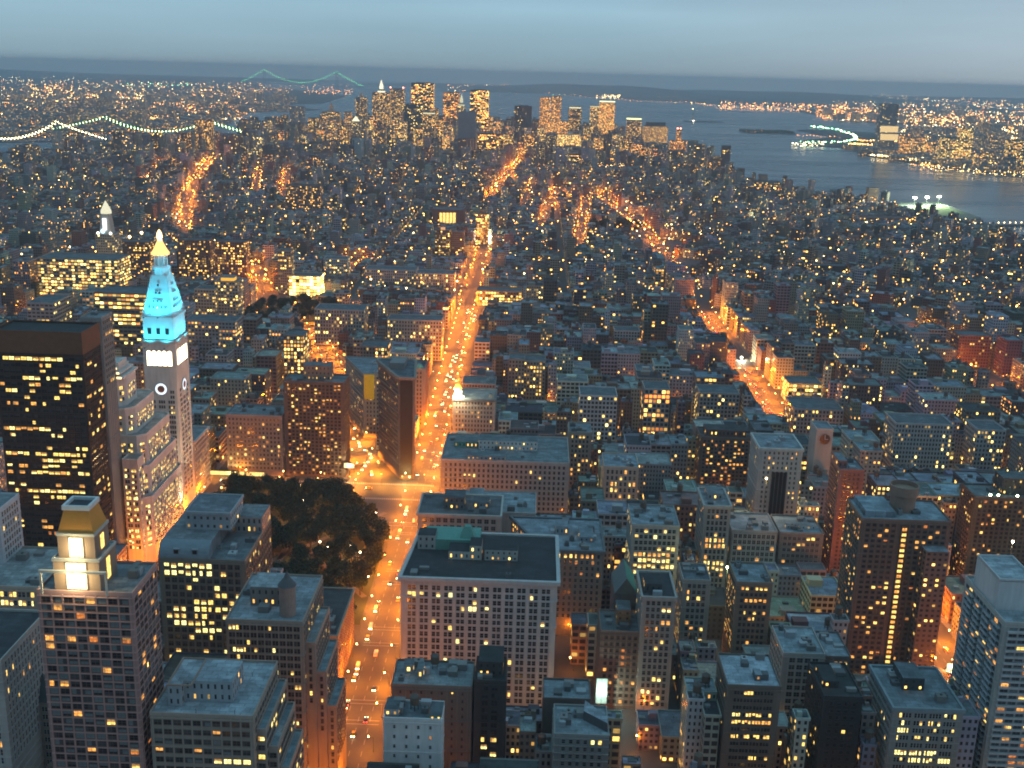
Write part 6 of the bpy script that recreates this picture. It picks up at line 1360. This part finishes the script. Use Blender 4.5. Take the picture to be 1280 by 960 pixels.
for px0, py0, px1, py1, Y, c, e, name, label in ((746, 848, 758, 879, 518, (.65, 1, .80), .25, 'billboard', 'blazing white green billboard on the orange lit side wall'), (1051, 747, 1076, 760, 655, (1, .8, .35), 1.2, 'lit_shopfront', 'blazing cream shopfront at the gap left of the drum topped tower'), (1183, 838, 1196, 848, 575, (.95, 1, .5), 1.0, 'lit_shopfront', 'green white lit shopfront between drum topped and balcony towers'), (966, 723, 0, 0, 0, 0, 0, '', ''), (560, 567, 596, 571, 855, (1, .7, .3), .8, '', ''), (250, 600, 331, 606, 846, (1, .66, .2), .6, 'lit_shopfront', 'row of glaring shopfronts across the cross street below the rose loft'), (430, 579, 443, 585, 850, (1, .7, .3), .5, 'lit_shopfront', 'bright canopy lights beside the wedge tower base')):
    if not name: continue
    (x0, z0), (x1, z1) = on_street(px0, py0, Y), on_street(px1, py1, Y); z1 = max(z1, 1.0); z0 = max(z0, z1+3)
    t = thing(name, label, 'sign' if name == 'billboard' else 'shopfront', ((x0+x1)/2, Y, 0)); b = MB(); b.box(x0, x1, Y-.25, Y, z1, z0, glow('sign_light', c, e, vary=.4)); b.build('panel', t)
    b = MB(); b.box(x0-.3, x1+.3, Y+.01, Y+.4, z1-.3, z0+.3, STEEL); n = max(2, int((x1-x0)/4))
    for k in range(n+1): xx = x0+(x1-x0)*k/n; b.box(xx-.12, xx+.12, Y-.32, Y-.26, z1, z0, STEEL)
    if z1 > 3: b.box((x0+x1)/2-.3, (x0+x1)/2+.3, Y+.41, Y+.8, 0, z1, STEEL)
    b.build('frame', t); o = bpy.data.objects.new('sign_glow', lamp_light(2500, c)); C.objects.link(o); o.parent = t; o.location = (0, -3, (z0+z1)/2)

# ------------------------------------------------------------------ cars
TAXI, CDARK, CWHITE, CGLASS, TYRE = solid('taxi_paint', (.75, .42, .03), .35), solid('dark_car_paint', (.04, .045, .06), .3), solid('white_car_paint', (.6, .6, .58), .35), solid('car_glass', (.02, .022, .025), .1), solid('tyre_rubber', (.02, .02, .02), .9)
HL, TL = glow('headlight_glow', (1, .72, .32), 13), glow('tail_light_glow', (1, .05, .02), 8)
def car_meshes(paint, h=1.45, Lc=4.7, van=False):
    M = {}; b = MB(); wv = .92
    prof = [(-Lc/2, .35), (-Lc/2, .95), (-Lc*.28, 1.0), (Lc*.3, 1.0), (Lc/2, .8), (Lc/2, .35)] if not van else [(-Lc/2, .35), (-Lc/2, 2.2), (Lc*.3, 2.2), (Lc*.42, 1.2), (Lc/2, 1.0), (Lc/2, .35)]
    for s in (-1, 1): P_ = [(s*wv, y, z) for y, z in prof]; b.face(P_ if s < 0 else P_[::-1], paint)
    for (y0, z0), (y1, z1) in zip(prof, prof[1:]+prof[:1]): b.face([(-wv, y0, z0), (wv, y0, z0), (wv, y1, z1), (-wv, y1, z1)], paint)
    M['body'] = b.mesh('car_body'); b = MB()
    if not van: b.face([(-.75, -1.2, h), (.75, -1.2, h), (.75, .55, h), (-.75, .55, h)], paint); cab = [(-.88, -1.75, 1.0), (.88, -1.75, 1.0), (.88, 1.25, 1.0), (-.88, 1.25, 1.0)]; rf = [(-.75, -1.2, h), (.75, -1.2, h), (.75, .55, h), (-.75, .55, h)]
    else: cab = [(-.94, -Lc/2+.3, 1.3), (.94, -Lc/2+.3, 1.3), (.94, Lc*.34, 1.3), (-.94, Lc*.34, 1.3)]; rf = [(p[0], p[1]*(.98 if p[1] < 0 else .9), 1.95) for p in cab]
    for i in range(4): b.face([cab[i], cab[(i+1) % 4], rf[(i+1) % 4], rf[i]], CGLASS)
    M['cabin'] = b.mesh('cabin')
    b = MB(); b.prism([(.33*cos(a*pi/6), .33*sin(a*pi/6)) for a in range(12)], -.12, .12, TYRE, TYRE, bottom=True); b.v = [(z, x, y) for x, y, z in b.v]; M['wheel'] = b.mesh('wheel')
    b = MB(); b.ball((0, 0, 0), .27, HL, n=6); M['headlight'] = b.mesh('headlight')
    b = MB(); b.ball((0, 0, 0), .2, TL, n=6); M['tail_light'] = b.mesh('tail_light')
    M['L'] = Lc; return M
KINDS = {'taxi': car_meshes(TAXI), 'sedan': car_meshes(CDARK), 'van': car_meshes(CWHITE, 2.2, 5.6, True)}
def car(kind, x, y, rz, label, group, lights=True):
    M = KINDS[kind]; t = thing(kind, label, 'car' if kind != 'van' else 'van', (x, y, .04), rz, group); inst('body', M['body'], t); inst('cabin', M['cabin'], t); Lc = M['L']
    for sx in (-.82, .82):
        for sy in (-.32, .30): inst('wheel', M['wheel'], t, (sx, sy*Lc, .33))
        if lights: inst('headlight', M['headlight'], t, (sx*.8, Lc/2, .68)); inst('tail_light', M['tail_light'], t, (sx*.85, -Lc/2, .75))
GROUPS = {'taxi': 'yellow taxi with glowing lamps on the orange lit avenue', 'sedan': 'dark car with glowing lamps on the orange lit avenue', 'van': 'white van with glowing lamps on the orange lit avenue'}
rc_ = random.Random(21)
for y in np.arange(428, 1560, 7.5):
    if rc_.random() < .66:
        k = rc_.choice(('taxi', 'taxi', 'sedan', 'sedan', 'van')); x = rc_.choice((-90.3, -86.8, -82.5, -78.2, -90.3))
        if 800 < y < 850: continue
        car(k, x+rc_.uniform(-.3, .3), y+rc_.uniform(-2, 2), rc_.choice((0, pi)), GROUPS[k], k+'s on the bright avenue')
for y in np.arange(418, 470, 6.3): car('taxi' if y > 440 else 'sedan', -93.6, y, pi, 'car parked in a row at the kerb under the red brick block', 'cars parked at the kerb', False)
for t in np.arange(.05, 1, .045):
    a, b_ = np.array(BWAY_LOW[1]), np.array(BWAY_LOW[3]); q = a+(b_-a)*t; s = rc_.choice((-5, -1.5, 2, 5.5)); k = rc_.choice(('taxi', 'sedan', 'van'))
    car(k, q[0]+s, q[1], atan2(b_[1]-a[1], b_[0]-a[0])-pi/2+pi, k.replace('sedan', 'dark car').replace('taxi', 'yellow taxi').replace('van', 'white van')+' driving the diagonal street left of the wedge tower', k+'s on the diagonal street')
for x in np.arange(-320, -115, 13): car(rc_.choice(('taxi', 'sedan')), x, rc_.choice((828.5, 834.5)), pi/2, 'car waiting on the cross street below the park', 'cars on the cross street')
for y in np.arange(640, 815, 16): car(rc_.choice(('taxi', 'sedan', 'van')), -240+rc_.choice((-4, 3)), y, 0, 'vehicle on the street before the limestone clock tower', 'vehicles before the clock tower')
for y in list(np.arange(500, 700, 14))+list(np.arange(1060, 1250, 8))+list(np.arange(1420, 1550, 8)): car(rc_.choice(('taxi', 'sedan')), 243+rc_.choice((-6, -2, 2, 6)), y, 0, 'car on the avenue behind the drum topped tower', 'cars on the right hand avenue')

# ------------------------------------------------------------------ arch, bridges, statue, pier
t = thing('triumphal_arch', 'white floodlit marble arch closing the bright avenue', 'arch', (-96, 2196, 0)); AW = glow('floodlit_marble_lamp', (1, .95, .6), 5)
for s in (-1, 1): b = MB(); b.box(-96+s*6.5-2.6, -96+s*6.5+2.6, 2193, 2199, 0, 15, STONE); b.build('pier', t)
b = MB(); b.box(-105.2, -86.8, 2192.8, 2199.2, 15.02, 23, STONE); b.ring(rect(-105.2, -86.8, 2192.8, 2199.2), 22.5, 23.6, 1, STONE, out=.7); b.build('attic', t)
b = MB()
for s in (-1, 1): b.ball((-96+s*6.5, 2186, 1.4), 1.6, AW, n=8)
b.build('floodlight', t)
for s in (-1, 1): o = bpy.data.objects.new('floodlight', lamp_light(9000, (1, .9, .5))); C.objects.link(o); o.location = (-96+s*6, 2183, 6)
def bridge(name, label, A, B, th, deck, sag_at, col, lamp, step, r, towercol=(.16, .19, .22), back=.45, planes=2, wd=30, arch=False):
    A, B = np.array(A, float), np.array(B, float); L = np.linalg.norm(B-A); d = (B-A)/L; p = np.array([-d[1], d[0]]); t = thing(name, label, 'bridge', (*((A+B)/2), 0))
    for Q in (A, B):
        b = MB()
        for s in (-1, 1): c = Q+p*s*wd/2; b.frustum(*c, 5, 3.6, -2, th, PLAIN, 4, towercol, pi/4+atan2(d[1], d[0]))
        for z in (deck+6, th-8): e0, e1 = Q-p*wd/2, Q+p*wd/2; b.tube([(*e0, z), (*e1, z)], 2.6, PLAIN, 4, towercol)
        b.build('tower', t)
    b = MB(); e0, e1 = A-d*L*back, B+d*L*back
    for s0, s1 in ((0, 1),): b.face([(*(e0-p*wd/2), deck), (*(e1-p*wd/2), deck), (*(e1+p*wd/2), deck), (*(e0+p*wd/2), deck)], PLAIN, None, (.08, .08, .09)); b.face([(*(e0-p*wd/2), deck-4), (*(e0+p*wd/2), deck-4), (*(e1+p*wd/2), deck-4), (*(e1-p*wd/2), deck-4)], PLAIN, None, (.08, .08, .09)); b.face([(*(e0-p*wd/2), deck-4), (*(e1-p*wd/2), deck-4), (*(e1-p*wd/2), deck), (*(e0-p*wd/2), deck)], PLAIN, None, (.08, .08, .09)); b.face([(*(e0+p*wd/2), deck-4), (*(e0+p*wd/2), deck), (*(e1+p*wd/2), deck), (*(e1+p*wd/2), deck-4)], PLAIN, None, (.08, .08, .09))
    b.build('deck', t)
    for s in ((-1, 1) if planes == 2 else (0,)):
        pts = []
        for u in np.linspace(-back, 1+back, 61):
            z = (th-(th-sag_at)*4*u*(1-u)) if 0 <= u <= 1 else max(deck, th-(th-deck)*((-u if u < 0 else u-1)/back)**.85)
            q = A+d*L*u+p*s*wd/2; pts.append((*q, z))
        b = MB(); b.tube(pts, .6 if L < 1000 else 1.2, PLAIN, 5, towercol); cb = b.build('main_cable', t)
        b = MB(); cum = 0
        for P0, P1 in zip(pts, pts[1:]):
            n = max(1, int(hypot(P1[0]-P0[0], P1[1]-P0[1])/step))
            for k in range(n): f_ = k/n; b.octa(tuple(P0[i]*(1-f_)+P1[i]*f_+(r*1.2 if i == 2 else 0) for i in range(3)), r, lamp)
        b.build('cable_lights', cb)
        b = MB()
        for P0 in pts[::2]:
            if P0[2] > deck+3: b.tube([P0, (P0[0], P0[1], deck)], .22, PLAIN, 3, towercol)
        b.build('suspender', t, 'stuff')
    return t
BW, BG, BV = glow('white_bridge_lamp', (1, .82, .38), 8), glow('green_bridge_lamp', (.55, 1, .38), 6), glow('distant_green_lamp', (.2, 1, .35), 2.4)
def at_top(px, py, Y): return on_street(px, py, Y)
x0, zA = on_street(-62, 152, 3850); x1, zB = on_street(71, 153, 4050)
bridge('near_suspension_bridge', 'suspension bridge strung with brilliant white lamps at the left edge', (x0, 3850), (x1, 4050), zB, 42, 48, None, BW, 7, 2.0, wd=36, back=.5)
x0, zA = on_street(131, 147, 4800); x1, zB = on_street(262, 152, 4700)
bridge('far_suspension_bridge', 'suspension bridge dotted with pale green lamps left of the paired slabs', (x0, 4800), (x1, 4700), zA, 36, 42, None, BG, 12, 2.0, wd=26, back=.5, towercol=(.3, .26, .22))
xa, za = on_street(330, 87, 17500); xb, zb = on_street(421, 87.5, 16300)
bridge('distant_narrows_bridge', 'faraway green lit suspension bridge on the horizon', (xa, 17500), (xb, 16300), za, 70, 95, None, BV, 28, 4.0, wd=30, back=.34)
t = thing('statue', 'tiny floodlit statue on a pedestal on the small harbour island', 'statue', (1170, 8780, 1.5)); sx, sy = 1170, 8780
b = MB(); b.frustum(sx, sy, 32, 26, 1.5, 12, STONE, 8); b.frustum(sx, sy, 14, 9, 12, 47, STONE, 4, ang=pi/4); b.build('pedestal', t)
b = MB(); b.lathe(sx, sy, [(6, 47), (5.5, 62), (4, 72), (4.4, 76), (1.8, 79), (2.2, 82), (1.6, 85), (.3, 87)], COPPER, 10); b.tube([(sx-3, sy, 75), (sx-5.5, sy, 84), (sx-5.8, sy, 90)], [1.6, 1.1, .8], COPPER, 6); b.build('figure', t)
b = MB(); b.ball((sx-5.8, sy, 92), 3, glow('torch_light', (1, .8, .4), 5)); b.build('torch', t)
b = MB(); b.ball((sx, sy-34, 6), 4, glow('pedestal_light', (1, .85, .6), 7)); b.build('floodlight', t)
t = thing('sports_pier', 'square river pier building with a glaring green white lit playing field', 'pier', (*ground(1165, 268), 0)); Q = P2((1110, 258), (1172, 256), (1226, 277), (1150, 285))
Q = [Q[3], Q[2], Q[1], Q[0]]
b = MB(); b.prism(Q, -2, 9, FAC, ROOF, 6, 4.5, (.2, .21, .2), (.3, .6, .5, .3), (.5, .2, 1, 1), topcol=(.1, .14, .12)); b.build('pier_shed', t)
Q2 = P2((1138, 262), (1176, 260), (1206, 272), (1152, 276)); Q2 = [Q2[3], Q2[2], Q2[1], Q2[0]]
b = MB(); b.prism([(x, y) for x, y in Q2], 9.02, 9.4, GRASS, solid('playing_turf', (.10, .22, .05), .9)); b.build('playing_field', t)
for u in (.1, .5, .9):
    q = np.array(Q2[3])*(1-u)+np.array(Q2[2])*u; b = MB(); b.frustum(*q, .4, .3, 9, 30, STEEL, 6); b.box(q[0]-5, q[0]+5, q[1]-.5, q[1]+.5, 29, 33, glow('stadium_light', (.95, 1, .75), 5)); b.build('light_mast', t)
    o = bpy.data.objects.new('floodlight', lamp_light(90000, (.95, 1, .7))); C.objects.link(o); o.location = (q[0], q[1]-8, 31)
for k, (p0, p1, w_) in enumerate((((1100, 251), (1010, 246), 14), ((1215, 282), (1280, 281), 16), ((880, 208), (903, 213), 30))):
    a, b_ = np.array(ground(*p0)), np.array(ground(*p1)); d = (b_-a)/np.linalg.norm(b_-a); p = np.array([-d[1], d[0]])*w_/2; b = MB(); P_ = [tuple(a-p), tuple(b_-p), tuple(b_+p), tuple(a+p)]
    b.prism(P_, -2.5, 2.2, PLAIN, PLAIN, col=(.13, .13, .13)); n = 9
    for i in range(n): q = a+(b_-a)*(i+.5)/n; b.octa((q[0], q[1], 6), 1.5, LFARW if k != 0 else glow('pale_pier_lamp', (.7, 1, .75), 8)); b.tube([(q[0], q[1], 2), (q[0], q[1], 5)], .2, STEEL, 4)
    o = b.build('river_pier'); tag(o, ('long low pier with pale lamps left of the vent tower', 'dark low pier at the right edge of the river', 'pier with white lamps below the downtown skyline end')[k], 'pier')

# ------------------------------------------------------------------ lights and blocks of the far shores
FARB, FL1 = MB(), MB()
FO, FY, FW, FG = glow('far_orange_lamp', (1, .36, .07), 5), glow('far_yellow_lamp', (1, .55, .15), 5.5), glow('far_white_lamp', (1, .82, .42), 6), glow('far_green_lamp', (.35, 1, .45), 5)
rf = random.Random(77)
def scatter(x0, x1, y0, y1, n, mats='ooyyw', size=1.0, slope=0.0):
    for _ in range(int(n*1.5)):
        px = rf.uniform(x0, x1); py = rf.uniform(y0, y1)+slope*(px-x0)
        X, Y = ground(px, py, 8)
        if Y < 3000 or Y > 30500: continue
        s = hypot(X, Y)/1400*.32*size*rf.choice((.6, .8, 1, 1, 1.4)); FL1.octa((X, Y, 8+s), s, {'o': FO, 'y': FY, 'w': FW, 'g': FG}[rf.choice(mats)])
def line(pts, n, mats, size=1.0, z=8):
    for i in range(n):
        u = (i+.5)/n*(len(pts)-1); k = min(int(u), len(pts)-2); f_ = u-k; px, py = pts[k][0]*(1-f_)+pts[k+1][0]*f_, pts[k][1]*(1-f_)+pts[k+1][1]*f_
        px += rf.uniform(-2, 2); py += rf.uniform(-.7, .7); X, Y = ground(px, py, z); s = rf.uniform(.5, 1.2)*hypot(X, Y)/1400*.42*size; FL1.octa((X, Y, z+s), s, {'o': FO, 'y': FY, 'w': FW, 'g': FG}[rf.choice(mats)])
scatter(0, 330, 100, 128, 420, 'ooyyyw', 1.0, .01); scatter(30, 90, 106, 114, 70, 'oy', 1.3); scatter(30, 180, 116, 128, 150, 'oyyw', 1.2); scatter(0, 320, 128, 150, 260, 'oooyw', 1.0); scatter(180, 310, 128, 142, 130, 'oo', 1.3); scatter(0, 110, 96, 104, 30, 'ww', .8)
scatter(140, 250, 104, 108, 26, 'wg', 1.2); scatter(0, 230, 150, 172, 260, 'ooy', 1.0); scatter(240, 300, 108, 122, 60, 'oy', 1.1); scatter(300, 440, 106, 116, 60, 'oyo', 1.0); scatter(380, 440, 112, 118, 30, 'oo', 1.0)
line([(165, 160), (195, 147)], 26, 'oy', 1.9); line([(250, 149), (300, 148)], 18, 'wy', 1.3); line([(180, 143), (245, 150)], 16, 'o', 1.4)
scatter(560, 640, 106, 114, 60, 'oow', 1.2); line([(600, 112), (660, 114), (734, 121), (809, 127), (861, 128)], 64, 'oooy', .8); scatter(745, 775, 119, 123, 40, 'yw', 1.4); scatter(620, 880, 106, 118, 40, 'oog', .8, .02)
line([(861, 128), (900, 133), (1000, 137), (1060, 150)], 50, 'oy', 1.0); scatter(900, 1060, 127, 136, 150, 'ooy', 1.3, .03); scatter(1040, 1280, 118, 132, 260, 'oyyw', 1.2, .02); scatter(1030, 1280, 132, 150, 420, 'oooyyw', 1.3, .03); scatter(1020, 1095, 134, 148, 120, 'oo', 1.4, .02)
scatter(1130, 1280, 146, 160, 200, 'oyw', 1.4, .06); scatter(1230, 1280, 155, 175, 40, 'wy', 1.6); scatter(1125, 1280, 160, 200, 300, 'oyyw', 1.2, .08); scatter(1150, 1280, 195, 212, 160, 'yyw', 1.1, .08)
line([(1014, 158), (1045, 162), (1068, 169), (1070, 174), (1050, 178), (1000, 178)], 100, 'ggw', 1.7); line([(994, 169), (1050, 172)], 14, 'o', 1.0); line([(1060, 180), (1100, 182)], 40, 'oy', 1.5); line([(1070, 176), (1130, 177)], 40, 'oy', 1.5); line([(1088, 194), (1145, 199)], 50, 'wy', 1.6); line([(1140, 206), (1175, 208)], 24, 'o', 1.2); scatter(990, 1030, 179, 183, 30, 'w', 1.3)
line([(895, 136), (1000, 139)], 24, 'o', .9); scatter(930, 985, 163, 166, 8, 'o', .8); scatter(870, 905, 207, 216, 60, 'wgy', 1.1)
FL1.build('far_shore_lamps', kind='stuff')
for _ in range(2600):
    r = rf.random()
    if r < .5: px, py = rf.uniform(-20, 370), rf.uniform(112, 176)
    else: px, py = rf.uniform(900, 1300), rf.uniform(132, 216)
    X, Y = ground(px, py)
    if not any(inside(X, Y, Q) for Q in (BROOK, JERSEY)) or (0 < X < 2300 and 5850 < Y < 9000): continue
    a, b_ = rf.uniform(12, 40), rf.uniform(12, 40); h = rf.uniform(8, 26) if rf.random() < .93 else rf.uniform(35, 80)
    FARB.prism(rect(X-a, X+a, Y-b_, Y+b_), 0, h, FAC, ROOF, 5, 5, rf.choice(((.2, .15, .12), (.25, .23, .2), (.16, .16, .17))), (rf.uniform(.05, .3), .5, .5, rf.random()), (.3, .6, 1.2, 1), topcol=rf.choice(((.2, .22, .24), (.1, .1, .11), (.28, .3, .32))))
FARB.build('far_shore_buildings', kind='stuff')
FARW = MB()
rt = random.Random(9)
for _ in range(500):
    X, Y = 1290+rt.uniform(0, 310), 7200+rt.uniform(0, 220); FARW.octa((X, Y, 6), rt.uniform(5, 9), LEAF[0])
FARW.build('island_trees', kind='stuff')

# ------------------------------------------------------------------ air
hz = MB(); hz.box(-33000, 33000, -600, 31800, -4, 345, PLAIN, bottom=True)
o = hz.build('haze', kind='stuff'); m = bpy.data.materials.new('haze_air'); m.use_nodes = True; m.node_tree.nodes.clear()
vo = m.node_tree.nodes.new('ShaderNodeVolumePrincipled'); vo.inputs['Density'].default_value = HAZE; vo.inputs['Color'].default_value = (.92, .95, 1, 1); vo.inputs['Anisotropy'].default_value = 0.0
ou = m.node_tree.nodes.new('ShaderNodeOutputMaterial'); m.node_tree.links.new(vo.outputs[0], ou.inputs['Volume']); o.data.materials.clear(); o.data.materials.append(m)
